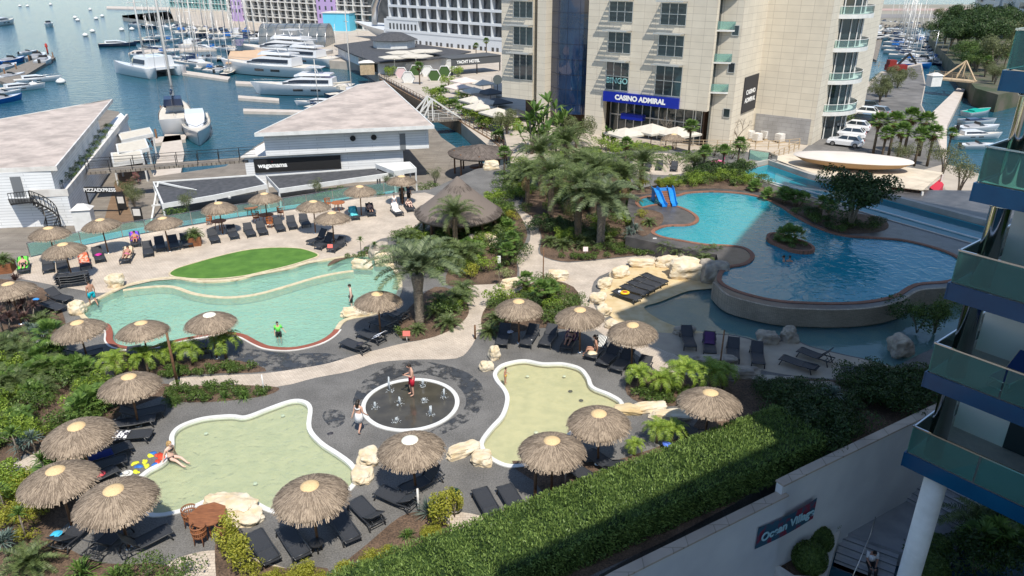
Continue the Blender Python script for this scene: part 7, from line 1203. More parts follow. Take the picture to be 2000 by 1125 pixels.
# ================= boats
bw = M('boat_white', (.64, .65, .66), rough=.3, coat=.4); bdk = M('boat_window', (.015, .018, .022), rough=.08, spec=.8); bnv = M('boat_navy', (.015, .03, .07), rough=.2, coat=.5); bbl = M('boat_blue', (.01, .12, .4), rough=.3); bcr = M('boat_deck', (.62, .58, .5), (.55, .5, .43), scale=2); bgr = M('boat_grey', (.3, .31, .33), rough=.5)
def hull(b, L, W, H, z=-.15, full=.42, cx=0, cy=0, rake=.06):
    n = 12; vs = []
    for i in range(n+1):
        t = i/n; w = W/2*(.92+.08*min(1, t*4))*(1-max(0, (t-full)/(1-full))**2.3); w = max(w, .02); h = H*(1+.28*t*t); x = -L/2+L*t; e = rake*L*max(0, (t-.5)*2)**2
        vs += [(x+cx+e, w+cy, h), (x+cx, w*.82+cy, z+H*.18), (x+cx-e, w*.25+cy, z), (x+cx-e, -w*.25+cy, z), (x+cx, -w*.82+cy, z+H*.18), (x+cx+e, -w+cy, h)]
    b.add(vs, [(i*6+k, i*6+k+1, i*6+7+k, i*6+6+k) for i in range(n) for k in range(5)]+[(0, 5, 4, 3, 2, 1)], True)
    d_ = [(v[0], v[1]*.95, v[2]-.05*H) for v in vs]; return [d_[i*6] for i in range(n+1)]+[d_[i*6+5] for i in range(n, -1, -1)]
def loft(b, secs):            # house: list of (x, halfwidth, z0, z1) stations
    vs = [];
    for x, w, z0, z1 in secs: vs += [(x, w, z0), (x, w*.85, z1), (x, -w*.85, z1), (x, -w, z0)]
    n = len(secs); b.add(vs, [(i*4+k, i*4+k+1, i*4+5+k, i*4+4+k) for i in range(n-1) for k in range(3)]+[(3, 2, 1, 0), tuple((n-1)*4+k for k in (0, 1, 2, 3))])
def yacht(hm, L=20, fly=True):
    r = thing('motor_yacht', 'x', 'yacht'); W, H = L*.25, L*.1; b = MB(); dk = hull(b, L, W, H); b.build('hull', hm, r); b = MB(); q = [Vector(p) for p in dk]; b.add(q, [tuple(range(len(q)))[::-1]]); b.build('deck', bcr, r)
    b = MB(); h = H*1.0; loft(b, [(-L*.32, W*.36, h, h+L*.075), (0, W*.38, h, h+L*.085), (L*.14, W*.34, h, h+L*.05), (L*.27, W*.2, h*1.05, h*1.12)]); b.build('cabin', bw, r)
    b = MB(); loft(b, [(-L*.28, W*.375, h+L*.03, h+L*.06), (0, W*.39, h+L*.03, h+L*.065), (L*.12, W*.355, h+L*.025, h+L*.05), (L*.2, W*.28, h+L*.018, h+L*.03)]); b.build('window_band', bdk, r)
    b = MB(); [b.box((x*L, s_*W*.47, H*.62), (L*.1, .06, H*.2)) for x in (-.15, .03) for s_ in (-1, 1)]; b.build('hull_windows', bdk, r)
    if fly: b = MB(); loft(b, [(-L*.3, W*.34, h+L*.1, h+L*.115), (L*.02, W*.3, h+L*.095, h+L*.125), (L*.08, W*.2, h+L*.085, h+L*.1)]); [b.bar((-L*.2, s_*W*.3, h+L*.08), (-L*.16, s_*W*.28, h+L*.17), .12) for s_ in (-1, 1)]; b.box((-L*.14, 0, h+L*.175), (L*.16, W*.6, .1)); b.build('flybridge', bw, r)
    b = MB(); b.tube([(p[0]*.96, p[1]*.93, p[2]+.55) for p in dk[6:20]], .03, 4, caps=False); b.build('bow_rail', K['steel'], r); return Proto(r), L
def sail(hm, L=11, mast=15, cover=None):
    r = thing('sailing_boat', 'x', 'sailing boat'); W, H = L*.3, L*.095; b = MB(); dk = hull(b, L, W, H, full=.35); b.build('hull', hm, r); b = MB(); b.add(dk, [tuple(range(len(dk)))[::-1]]); b.build('deck', bcr, r)
    b = MB(); loft(b, [(-L*.1, W*.28, H, H+L*.045), (L*.1, W*.27, H, H+L*.05), (L*.25, W*.14, H*1.1, H*1.3)]); b.build('cabin', bw, r); b = MB(); loft(b, [(-L*.08, W*.285, H+.12, H+.32), (L*.1, W*.275, H+.14, H+.34), (L*.18, W*.21, H+.14, H+.25)]); b.build('windows', bdk, r)
    b = MB(); b.tube([(L*.06, 0, H), (L*.06, 0, H+mast)], [.15, .11], 6); b.tube([(L*.06, -W*.32, H+mast*.55), (L*.06, W*.32, H+mast*.55)], .035, 4); b.tube([(L*.06, -W*.22, H+mast*.78), (L*.06, W*.22, H+mast*.78)], .03, 4); m_ = b.build('mast', K['offwhite'], r)
    b = MB(); [b.tube([(x, y, H*1.1), (L*.06, 0, H+mast*.98)], .018, 3) for x, y in ((L*.5, 0), (-L*.48, 0), (L*.03, W*.46), (L*.03, -W*.46))]; b.build('rigging', K['steel'], m_); b = MB(); b.tube([(L*.05, 0, H+1.3), (-L*.34, 0, H+1.35)], [.17, .12], 6); b.build('boom_cover', cover or bnv, r)
    b = MB(); loft(b, [(-L*.24, W*.3, H+.5, H+.9), (-L*.12, W*.3, H+.3, H+1.0), (-L*.08, W*.2, H+.2, H+.5)]); b.build('spray_hood', cover or bnv, r); return Proto(r), L
def small(hm, L=6.5, cov=None):
    r = thing('motor_boat', 'x', 'motor boat'); W, H = L*.36, L*.13; b = MB(); dk = hull(b, L, W, H); b.build('hull', hm, r); b = MB(); b.add(dk, [tuple(range(len(dk)))[::-1]]); b.build('deck', bw if not cov else cov, r)
    b = MB(); loft(b, [(-L*.3, W*.3, H*1.0, H*1.25), (-L*.02, W*.32, H, H*1.4), (L*.2, W*.22, H*1.02, H*1.2)]); b.build('cockpit', cov or bgr, r)
    if not cov: b = MB(); loft(b, [(-L*.04, W*.33, H*1.3, H*1.85), (L*.1, W*.26, H*1.2, H*1.3)]); b.build('windscreen', bdk, r); b = MB(); b.box((-L*.52, 0, H*.9), (.35, .4, .8)); b.build('outboard', K['black'], r)
    return Proto(r), L
def cata():
    r = thing('catamaran', 'x', 'catamaran'); L = 12; 
    for s_ in (-1, 1): b = MB(); dk = hull(b, L, 1.7, 1.6, cy=s_*2.5, full=.3, rake=.0); b.add(dk, [tuple(range(len(dk)))[::-1]]); b.build('hull', bw, r)
    b = MB(); b.box((-1.2, 0, 1.35), (8, 5, .4)); loft(b, [(-4.5, 2.3, 1.5, 3.1), (0, 2.3, 1.5, 3.1), (2.2, 1.7, 1.5, 2.2)]); b.build('cabin', bw, r); b = MB(); loft(b, [(-3.5, 2.33, 2.0, 2.8), (.1, 2.34, 2.0, 2.8), (1.4, 2.05, 1.95, 2.4)]); b.build('windows', bdk, r); b = MB(); b.tube([(.5, 0, 3), (.5, 0, 17)], [.17, .13], 6); b.tube([(.5, -1.3, 11), (.5, 1.3, 11)], .04, 4); m_ = b.build('mast', K['offwhite'], r); b = MB(); [b.tube([(x, y, 1.7), (.5, 0, 16.8)], .02, 3) for x, y in ((5.6, 0), (-.5, 3), (-.5, -3))]; b.build('rigging', K['steel'], m_); b = MB(); b.tube([(.4, 0, 4.3), (-4.2, 0, 4.3)], .18, 6); b.build('boom_cover', bnv, r); return Proto(r), L
YW, YN, YS = yacht(bw), yacht(bnv, 14, False), yacht(bw, 12, False); SA, SB = sail(bw), sail(bnv, 12, 17, K['canvas']); SS = sail(bw, 10, 13, bbl); MW, MBl, MC_, MT = small(bw), small(bbl), small(bw, 6.5, bnv), small(bw, 6.5, col('tealcover', (.0,.32,.25))); CA = cata()
def boat(P_, s0, s1, lab, zz=-5, gp=None, mx=1.5):
    a, c = G(*s0, zz), G(*s1, zz); d_ = c-a; m_ = (a+c)/2; return P_[0].put((m_.x, m_.y, zz), math.atan2(d_.y, d_.x), lab, gp, min(mx, max(.45, d_.length/P_[1])))
for q in [(YS,(-14,52),(27,46),'white cruiser cut off by the top left frame edge'),(MW,(97,46),(95,58),'small white cruiser alone in the open harbour'),(YN,(194,92),(266,90),'dark hulled motor yacht with white top'),(CA,(335,152),(250,138),'white catamaran in front of the moored masts'),
 (MW,(38,108),(72,104),'small white boat at the tip of the left pier'),(MBl,(0,128),(48,120),'pale blue boat left of the pier'),(MW,(0,140),(33,132),'white boat tucked left of the pier'),(MW,(68,134),(106,116),'white boat on the right side of the pier'),(MW,(58,122),(92,112),'inflatable like boat on the right side of the pier'),(YS,(28,164),(118,157),'white speedboat with raised arch below the pier'),(YS,(-5,182),(86,172),'white speedboat below the raised arch one'),(MW,(-2,158),(48,150),'small white boat against the pier'),(MBl,(-25,206),(42,194),'bright blue boat at the left edge'),(MW,(-20,190),(40,183),'white open boat above the blue one'),
 (SA,(346,274),(350,224),'tall masted sailboat moored at the near pontoon'),(YS,(382,232),(392,300),'white cabin cruiser beside the tall masted sailboat'),
 (YW,(615,152),(445,142),'large white yacht, second of the big three'),(YW,(640,122),(470,112),'large white yacht at the back of the big three'),(YW,(690,186),(503,184),'large white yacht nearest the pinkish roof'),(YW,(655,132),(520,122),'white yacht wedged between the big ones'),(YS,(655,207),(580,206),'smaller white boat under the big yacht'),(YW,(600,104),(535,102),'white flybridge yacht in front of the glass vault'),
 (YS,(360,98),(402,88),'white cruiser on the middle pontoon'),(SA,(395,85),(440,80),'sailing boat on the middle pontoon, left'),(SS,(430,82),(475,76),'sailing boat on the middle pontoon, right'),(SA,(455,86),(535,84),'long white sailing boat before the glass vault'),(SB,(452,106),(522,112),'sailing boat with tan cover next to the big yachts'),(SA,(272,100),(330,96),'sailing boat behind the catamaran, left'),(SS,(300,108),(350,104),'sailing boat behind the catamaran, middle'),(SA,(350,128),(420,140),'sailing boat right of the catamaran'),(SB,(262,84),(312,82),'sailing boat by the dark motor yacht'),(SA,(285,76),(330,74),'sailing boat at the head of the far pontoon'),(SS,(318,84),(352,80),'sailing boat with blue cover on the far pontoon'),(MW,(330,122),(362,120),'small boat behind the catamaran mast'),(YS,(345,40),(382,38),'small white boat at the quay of the teal balcony block'),(SA,(340,66),(385,62),'far sailing boat left of the lilac block'),(SB,(400,72),(440,68),'far sailing boat in front of the lilac block'),(SA,(500,82),(450,78),'far sailing boat right of its twin'),(SB,(640,200),(725,190),'tall masted sailing boat by the promenade ramp'),(SA,(600,215),(640,205),'sailing boat hidden behind the pinkish roof')]:
    o = boat(*q)
    if 'promenade ramp' in q[3] or 'near pontoon' in q[3]: o.scale.z *= 1.75
ORD = 'first second third fourth fifth sixth seventh eighth ninth tenth eleventh twelfth thirteenth fourteenth fifteenth sixteenth'.split()
for nm_, a, c, n_, dx, dy in (('harbour row nearest the quay of the lilac block', (352,73), (520,80), 9, 10, -9), ('row behind the white catamaran', (262,112), (420,118), 8, 26, 4), ('pontoon between the big yachts and the vault', (436,98), (640,112), 7, 34, 2), ('head of the harbour by the teal block', (255,52), (450,66), 8, 22, 3), ('dense rows of the right marina', (1728,62), (1768,128), 14, 42, 4), ('second dense row of the right marina', (1772,72), (1822,126), 11, 42, 4), ('pontoon right of the white catamaran', (352,132), (436,150), 6, 24, -8), ('moorings before the tan canvas roof', (345,92), (445,100), 6, 30, 3), ('far end of the right marina', (1722,44), (1800,50), 8, 10, 2)):
    for k in range(n_): t = k/(n_-1); u, v = a[0]+(c[0]-a[0])*t, a[1]+(c[1]-a[1])*t; boat([SA, SB, MW, SS, YS, SA][(k*5+n_) % 6], (u, v), (u+dx, v+dy), ORD[k]+' boat of the '+nm_, gp='boats of the '+nm_)
for i, (u, v) in enumerate([(39,13),(54,13),(99,10),(176,20),(147,36),(152,41),(188,38),(200,33),(181,63),(167,71),(238,60),(258,59),(321,57),(340,53),(66,170),(120,163)]):
    b = MB(); b.lathe([(.01, -.1), (.9, .1), (1.1, .55), (.6, 1.0), (.15, 1.15), (.01, 1.4)], 14); o = b.build('mooring_buoy', K['white']); o.location = G(u, v, -5); tag(o, 'white mooring buoy floating in the open harbour', 'buoy', 'mooring buoys in the harbour')
pontoon([(0,158),(-20,150),(92,106),(108,112),(20,165)], 'grey wooden pier with piles at the left edge', 'gwood', -4.3, [(32,135),(57,118),(75,108),(104,112),(10,146)]); b = MB(); b.tube([(0, 0, 0), (0, 0, 2.4)], .22, 8); b.lathe([(.4, 2.0), (.3, 2.9), (.01, 3.1)], 10); o = b.build('pier_beacon', col('beaconred', (.35,.03,.02))); o.location = G(94, 106, -4.3); tag(o, 'red beacon post at the tip of the left pier', 'beacon')
for q, lab in [([(250,104),(262,98),(470,88),(470,94)],'long pontoon carrying the middle row of boats'), ([(340,135),(450,150),(445,156),(345,142)],'pontoon right of the catamaran'), ([(465,186),(545,192),(545,197),(465,191)],'short pontoon left of the nearest big yacht'), ([(475,212),(600,215),(600,220),(475,217)],'finger pontoon at the foot of the pinkish roof'), ([(460,158),(620,166),(620,171),(460,163)],'pontoon between the two rows of big yachts'), ([(208,12),(330,14),(330,19),(208,16)],'far pontoon at the top of the harbour')]: pontoon(q, lab)
b = MB(); b.sheet(PG([(238,30),(330,22),(340,36),(300,42),(240,34)], -3.5), -3.5); b.prism(PG([(238,30),(330,22),(340,36),(300,42),(240,34)], -3.5), -5.2, -3.5); tag(b.build('far_quay', K['concrete']), kind='structure')
t_ = thing('barge_roof', 'houseboat with a tan canvas roof and a solar panel', 'houseboat', G(485,118,-5)); b = MB(); P = PG([(450,100),(522,96),(520,112),(440,124)], -2.3); wq(b, P, .2); b.build('roof', M('tan_canvas', (.6, .42, .27), (.54, .37, .23), scale=1), t_, world=True); b = MB(); b.prism(inset(P, .7), -5.1, -2.5); b.build('hull', bw, t_, world=True); b = MB(); wq(b, [p+Vector((0, 0, 1.2)) for p in PG([(458,86),(478,84),(474,98),(452,98)], -2)], .08); b.build('solar_panel', bnv, t_, world=True)
# ================= right marina, trees, white hotel, runway, far land
for q in [(YS,(1700,72),(1722,62),'white yacht at the far end of the right marina'),(YW,(1690,82),(1735,78),'white yacht behind the round balconies'),(SA,(1730,88),(1800,95),'sailing boat in the dense row, farthest'),(SS,(1725,96),(1795,102),'sailing boat in the dense row, second'),(SA,(1728,104),(1805,110),'sailing boat in the dense row, third'),(SA,(1735,112),(1812,116),'sailing boat in the dense row, fourth'),(SB,(1740,80),(1800,84),'sailing boat with tan cover in the dense row'),(SA,(1730,72),(1790,76),'sailing boat in the dense row behind the tan one'),(YS,(1722,64),(1780,66),'white cruiser at the rear of the dense row'),(SA,(1750,58),(1790,60),'last sailing boat of the dense row'),
 (MT,(1885,228),(1930,222),'boat with a bright teal cover in the right basin'),(MC_,(1875,243),(1940,242),'boat with navy cover right of the cream dock'),(MW,(1870,258),(1945,256),'white open boat right of the cream dock'),(YS,(1860,272),(1950,270),'white cruiser at the near end of the right basin'),(MW,(1875,290),(1940,290),'white boat half hidden by the balcony'),(MBl,(1740,132),(1815,134),'cyan covered boat at the head of the right basin'),(MW,(1780,128),(1825,122),'small white boat behind the cyan one')]: boat(*q)
pontoon([(1815,225),(1870,172),(1885,174),(1850,245),(1848,330),(1835,330)], 'long cream dock beside the canal on the right', z=-3.9); pontoon([(1700,112),(1720,60),(1728,60),(1712,118)], 'pontoon at the far right marina', 'gwood')
fb = footbridge((1818,150), (1905,158), -1.6, 3, 'timber footbridge with triangular frames on the right', 'timber', 'timber'); A_, B_ = G(1838,152,-1.6), G(1905,158,-1.6)
b = MB(); [b.bar(x, G(1880,150,-1.6)+Vector((0, 0, 3.2)), .22) for x in (A_, B_, G(1880,150,-1.6), G(1868,152,-1.6))]; b.build('truss', K['timber'], fb, world=True)
railfence([(1668,128),(1740,134),(1800,146)], PL, 1.2, 'white and timber railing in front of the right marina', 'timber', 3, 3); kiosk(1822,168,PL,2.2,2.0,'white kiosk by the canal railing')
ex = thing('crane_truck', 'dark red and black grab crane standing on the right quay', 'crane', G(1748,140,PL)); ex.scale = (.75,)*3; b = MB(); b.box((0, 0, 1.2), (5.5, 2.4, 1.6)); b.box((-1.5, 0, 2.6), (2, 2.2, 1.4)); b.build('body', col('exred', (.22,.02,.015)), ex); b = MB(); b.bar((.5, 0, 2), (3.2, 0, 5), .5); b.bar((3.2, 0, 5), (5.6, 0, 2.2), .45); b.build('arm', K['black'], ex)
for x in (-1.6, 1.6):
    for s_ in (-1, 1): b = MB(); b.tube([(x, s_*1.0, .5), (x, s_*1.35, .5)], .5, 12); b.build('wheel', K['black'], ex)
tr = [(1822,95,1.0,TRD),(1845,85,1.1,TRD),(1860,62,1.2,TRD),(1885,75,1.2,TRD),(1905,95,1.25,TRD),(1870,105,1.1,TRD),(1890,120,1.0,TRM),(1925,110,1.2,TRD),(1940,90,1.4,TRD),(1960,75,1.3,TRD),(1985,60,1.3,TRD),(1975,105,1.2,TRB),(1850,118,.9,TRM),(1875,135,.9,TRM),(1905,140,.9,TRM),(1935,140,1.0,TRB),(1915,60,1.2,TRD),(1840,55,.9,TRB),(1828,70,.8,TRM),(1990,95,1.3,TRD)]
nm = ['nearest the masts','second along the masts','tall dark, third along the masts','dark, before the white hotel','olive, below the white hotel','olive, behind the dock lamps','green, above the timber bridge','dark, centre of the belt','olive, right of the centre','dark, under the white hotel wall','dark, at the right frame edge','olive, above the top balcony','green, left foot of the belt','green, left of the timber bridge','green, above the bridge truss','olive, right of the bridge truss','dark, at the top of the belt','olive, at the top left of the belt','small, touching the dense masts','dark, behind the top balcony']
b = MB(); LN = PG([(1878,138),(1848,108),(1815,72),(1822,48),(1838,32),(2060,30),(2060,160),(1950,185),(1905,172)], -1.8); dg_ = lambda u, v: max(u, 1822+max(0, v-72)*1.25+(v % 7)); b.sheet(LN, -1.8); b.prism(LN, -6, -1.8, top=False); tag(b.build('green_bank', M('bank_earth', (.13, .11, .08), (.05, .07, .03), scale=.3)), kind='structure')
for k, (u, v) in enumerate([(1812,140),(1830,150),(1845,160),(1860,150),(1880,165),(1900,165),(1925,160)]): SHO.put(G(dg_(u, v), v, -1.8), k, 'olive bush along the canal bank under the tree belt', 'olive bushes on the canal bank', .9)
for (u, v, s, p), n in zip(tr, nm): p.put(G(dg_(u, v), v, -1.8), u, 'tree of the right belt, '+n, None, s*1.15)
for i, (u, v) in enumerate([(1835,130),(1850,140),(1862,128),(1885,150),(1900,128),(1920,128),(1945,125),(1960,135),(1815,110),(1812,128)]): (PFAT if i % 2 else SHD).put(G(dg_(u, v), v, -1.8), i, 'low green growth at the foot of the tree belt', 'growth under the tree belt', .8 if i % 2 else 2.2)
wh = thing('white_hotel', 'white stepped hotel with arches behind the tree belt', 'building', G(1950,60,-2)); W = Wall(G(1895,44,-2), G(2080,90,-2)); s = 1 if W.n.dot(CP-W.A) > 0 else -1; b = MB(); [b.wbox(W, W.L*k/6, W.L*(k+1)/6-.3, -2, 9+3.2*k, -s*(12+k*.02), s*.6*(k % 2)) for k in range(6)]; b.build('walls', K['white'], wh, world=True)
for k in range(6):
    for f in range(3): MB().wbox(W, W.L*(k+.3)/6, W.L*(k+.62)/6, 0+3.2*f+k, 1.9+3.2*f+k, s*.5, s*(.66+.02)).build('window', darkg, wh, world=True)
def band(name, y0, y1, x0, x1, z, m): b = MB(); b.sheet([(x0, y0, 0), (x1, y0, 0), (x1, y1, 0), (x0, y1, 0)], z); tag(b.build(name, m), kind='structure')
ya_, yb_ = G(1800,48,-4).y, G(1800,8,-4).y
band('runway_land', ya_, yb_, 110, 900, -4.2, M('airfield_ground', (.3, .27, .21), (.24, .22, .17), scale=.02)); band('runway', ya_+(yb_-ya_)*.25, ya_+(yb_-ya_)*.42, 110, 900, -4.1, M('runway_grey', (.22, .21, .2), rough=.9)); band('runway_shoulder', ya_+(yb_-ya_)*.6, ya_+(yb_-ya_)*.72, 110, 900, -4.1, M('runway_pink', (.42, .3, .26), rough=.9))
R = random.Random(4); b = MB()
for k in range(420): x = R.uniform(118, 320); y = ya_-R.uniform(0, 9); s_ = R.uniform(.7, 1.6); b.box((x, y, -4.6+R.uniform(0, .8)), (s_, s_, s_), R.uniform(0, 3), taper=.7)
tag(b.build('rock_breakwater', K['rock2']), kind='stuff', label='strip of pale rocks edging the runway shore', cat='breakwater')
# ================= people
def person(lab, loc, rz, J, skin='skin', hair='hair', hairlen=0, clothes=(), sc=1.0, hold=None):
    # J: joints in metres, figure faces -y; every limb tapers, one skinned surface
    r = thing('person', lab, 'person', loc, rz); r.scale = (sc, sc, sc)
    D = dict(pel=(0, 0, .95), sp=(0, .01, 1.15), ch=(0, 0, 1.36), nk=(0, .0, 1.5), hd=(0, -.02, 1.58), sl=(.18, 0, 1.42), el=(.24, .02, 1.14), wl=(.25, -.05, .9), sr=(-.18, 0, 1.42), er=(-.24, .02, 1.14), wr=(-.25, -.05, .9), hl=(.1, 0, .9), kl=(.11, -.01, .5), al=(.11, .02, .09), tl=(.12, -.15, .04), hr=(-.1, 0, .9), kr=(-.11, -.01, .5), ar=(-.11, .02, .09), tr=(-.12, -.15, .04)); D.update(J)
    N = ['pel', 'sp', 'ch', 'nk', 'hd', 'sl', 'el', 'wl', 'sr', 'er', 'wr', 'hl', 'kl', 'al', 'tl', 'hr', 'kr', 'ar', 'tr']; R_ = dict(pel=(.15, .11), sp=(.125, .095), ch=(.155, .105), nk=(.06, .06), hd=(.055, .06), sl=(.06, .06), el=(.043, .043), wl=(.028, .03), hl=(.095, .095), kl=(.06, .06), al=(.038, .04), tl=(.035, .025))
    E = [('pel', 'sp'), ('sp', 'ch'), ('ch', 'nk'), ('nk', 'hd'), ('ch', 'sl'), ('sl', 'el'), ('el', 'wl'), ('ch', 'sr'), ('sr', 'er'), ('er', 'wr'), ('pel', 'hl'), ('hl', 'kl'), ('kl', 'al'), ('al', 'tl'), ('pel', 'hr'), ('hr', 'kr'), ('kr', 'ar'), ('ar', 'tr')]
    vs = [D[n] for n in N]; es = [(N.index(a), N.index(c)) for a, c in E]; rad = [R_.get(n) or R_[n[:-1]+'l'] for n in N]
    for s_, w_ in (('l', 'wl'), ('r', 'wr')):           # palm and five fingers
        wv = Vector(D[w_]); ev = Vector(D['e'+s_]); d_ = (wv-ev).normalized(); sx = d_.orthogonal().normalized(); pc = wv+d_*.06; i0 = len(vs); vs.append(tuple(pc)); es.append((N.index(w_), i0)); rad.append((.033, .016))
        for f, (o, l) in enumerate(((-.03, .07), (-.011, .08), (.01, .075), (.03, .06))): vs.append(tuple(pc+d_*(.03+l)+sx*o+Vector((0, -.02, -.01)))); es.append((i0, len(vs)-1)); rad.append((.008, .008))
        vs.append(tuple(wv+d_*.07+sx*.055)); es.append((i0, len(vs)-1)); rad.append((.009, .009))
    me = bpy.data.meshes.new('body'); me.from_pydata(vs, es, []); o = bpy.data.objects.new('body', me); C.objects.link(o); o.parent = r; sm = o.modifiers.new('s', 'SKIN'); o.modifiers.new('ss', 'SUBSURF').levels = 1; o.modifiers['ss'].render_levels = 1
    for i, q in enumerate(rad): me.skin_vertices[0].data[i].radius = q; me.skin_vertices[0].data[i].use_root = (i == 0)
    dg = bpy.context.evaluated_depsgraph_get(); m2 = bpy.data.meshes.new_from_object(o.evaluated_get(dg)); o.modifiers.clear(); o.data = m2; m2.materials.clear(); m2.materials.append(K[skin]); m2.polygons.foreach_set('use_smooth', [True]*len(m2.polygons))
    # head joined into the body surface data
    import bmesh as bm_; q = bm_.new(); q.from_mesh(m2); hd = Vector(D['hd']); f = (hd-Vector(D['nk'])).normalized(); c_ = hd+f*.09
    bm_.ops.create_uvsphere(q, u_segments=14, v_segments=10, radius=1, matrix=Matrix.Translation(c_) @ Matrix.Diagonal((.078, .095, .115, 1)))
    for o3, rr in (((0, -.1, -.01), (.014, .02, .025)), ((.08, 0, -.01), (.012, .02, .03)), ((-.08, 0, -.01), (.012, .02, .03)), ((0, -.085, -.055), (.025, .015, .008))): bm_.ops.create_uvsphere(q, u_segments=6, v_segments=5, radius=1, matrix=Matrix.Translation(c_+Vector(o3)) @ Matrix.Diagonal((*rr, 1)))
    q.to_mesh(m2); q.free(); m2.polygons.foreach_set('use_smooth', [True]*len(m2.polygons))
    b = MB(); [b.lathe([(.001, -.012), (.012, 0), (.001, .012)], 8, (c_.x+s_*.03, c_.y-.087, c_.z+.015)) for s_ in (-1, 1)]; b.build('eyes', K['black'], r)
    b = MB(); b.lathe([(.086, -.01), (.09, .04), (.075, .09), (.04, .122), (.001, .13)], 16, (c_.x, c_.y+.012, c_.z), sy=1.12)
    if hairlen: b.tube([c_+Vector((0, .06, .06)), c_+Vector((0, .11, -.1)), c_+Vector((0, .12, -.1-hairlen))], [.08, .1, .05], 8)
    b.build('hair', K[hair], r)
    def seg(a, c, ra, rb, t0=0, t1=1, n=10): a, c = Vector(D[a]), Vector(D[c]); return [a.lerp(c, t0), a.lerp(c, (t0+t1)/2), a.lerp(c, t1)], [ra, (ra+rb)/2, rb]
    for kind, m in clothes:
        b = MB()
        if kind == 'shorts':
            for s_ in 'lr': p, q = seg('h'+s_, 'k'+s_, .118, .1, -.12, .75); b.tube(p, q, 10)
            p, q = seg('pel', 'sp', .165, .15, -.25, .4); b.tube(p, q, 12)
        if kind == 'briefs':
            for s_ in 'lr': p, q = seg('h'+s_, 'k'+s_, .112, .108, -.12, .12); b.tube(p, q, 10)
            p, q = seg('pel', 'sp', .158, .145, -.25, .2); b.tube(p, q, 12)
        if kind == 'trousers':
            for s_ in 'lr': p, q = seg('h'+s_, 'k'+s_, .115, .085, -.1, 1); b.tube(p, q, 10); p, q = seg('k'+s_, 'a'+s_, .085, .06, 0, .95); b.tube(p, q, 10)
            p, q = seg('pel', 'sp', .16, .15, -.25, .4); b.tube(p, q, 12)
        if kind in ('top', 'shirt', 'bra'):
            p, q = seg('sp' if kind != 'bra' else 'ch', 'ch' if kind != 'bra' else 'nk', .15, .175, -.6 if kind != 'bra' else -.35, 1.1 if kind != 'bra' else .1); b.tube(p, q, 12)
            if kind == 'shirt':
                for s_ in 'lr': p, q = seg('s'+s_, 'e'+s_, .085, .065, -.25, .75); b.tube(p, q, 8)
        if kind == 'skirt': p, q = seg('pel', 'sp', .16, .15, -.1, .5); Q = Vector(D['pel']); b.tube([Q+Vector((0, 0, -.3)), Q, Q+Vector((0, 0, .12))], [.24, .19, .15], 14)
        b.build(dict(shorts='shorts', briefs='swimwear', trousers='trousers', top='top', shirt='shirt', bra='bikini_top', skirt='skirt')[kind], m, r)
    return r
walk = dict(kl=(.11, -.18, .52), al=(.11, -.2, .1), tl=(.12, -.36, .05), kr=(-.11, .08, .5), ar=(-.11, .32, .16), tr=(-.12, .2, .04))
phone = dict(el=(.22, -.05, 1.16), wl=(.1, -.28, 1.22), er=(-.22, -.05, 1.16), wr=(-.08, -.28, 1.2), hd=(0, -.05, 1.57), **{})
redm, whm, grm, tqm, blm = col('redshorts', (.4,.01,.03)), col('whiteshorts', (.75,.75,.77)), col('greenshirt', (.15,.7,.1)), col('turq', (.0,.4,.5)), K['black']
g = G(806,772,.02); person('shirtless man in red shorts looking at a phone in the fountain', g, -1.2, {**phone, 'kr': (-.12, -.08, .5), 'ar': (-.13, -.02, .09), 'tr': (-.14, -.19, .04)}, 'skin', clothes=[('shorts', redm)], sc=1.04)
b = MB(); b.box((0, 0, 0), (.08, .015, .15)); o = b.build('phone', K['black']); p_ = rotz(Vector((0, -.4, 1.3)), -1.2); o.location = g+p_; tag(o, 'dark phone held by the man in the fountain', 'phone')
person('long haired woman in white skirt walking beside the fountain', G(704,843), math.pi-.35, {**walk, 'wl': (.3, .1, .92), 'wr': (-.3, -.15, .95)}, 'skin', hairlen=.28, clothes=[('skirt', whm), ('bra', whm)], sc=.97)
person('child in a lime green top and dark shorts standing in the lagoon', G(547,672,-.45), .3, {'el': (.3, 0, 1.2), 'wl': (.42, -.1, 1.05)}, 'skin', clothes=[('shirt', grm), ('shorts', blm)], sc=.83)
person('man in dark swim shorts standing in the lagoon beside the parasol', G(688,606,-.45), -1.4, {}, 'skin3', clothes=[('shorts', blm)], sc=1.03)
person('man in turquoise shorts stepping over the brick edge of the lagoon', G(184,598,0), -2.2, walk, 'skin2', clothes=[('shorts', tqm)], sc=1.0)
person('toddler in yellow swimwear standing on the paddling pool kerb', G(987,750,-.02), 1.2, {'wl': (.2, -.2, 1.1)}, 'skin2', clothes=[('briefs', col('yelsw', (.6,.35,.05)))], sc=.56)
sit = dict(pel=(0, .05, .5), sp=(0, .08, .7), ch=(0, .05, .92), nk=(0, .03, 1.06), hd=(0, -.0, 1.14), sl=(.18, .05, .98), el=(.26, .15, .72), wl=(.24, .12, .5), sr=(-.18, .05, .98), er=(-.26, .15, .72), wr=(-.24, .12, .5), hl=(.1, 0, .47), kl=(.12, -.42, .5), al=(.12, -.5, .12), tl=(.13, -.66, .06), hr=(-.1, 0, .47), kr=(-.12, -.42, .5), ar=(-.12, -.48, .12), tr=(-.13, -.64, .06))
sitf = {k: (v[0], v[1], v[2]-.38) for k, v in sit.items()}; sitf.update(kl=(.12, -.42, .16), al=(.14, -.78, -.02), tl=(.14, -.92, .02), kr=(-.12, -.42, .14), ar=(-.1, -.8, -.05), tr=(-.1, -.94, 0), wl=(.32, .18, .12), wr=(-.32, .18, .12))
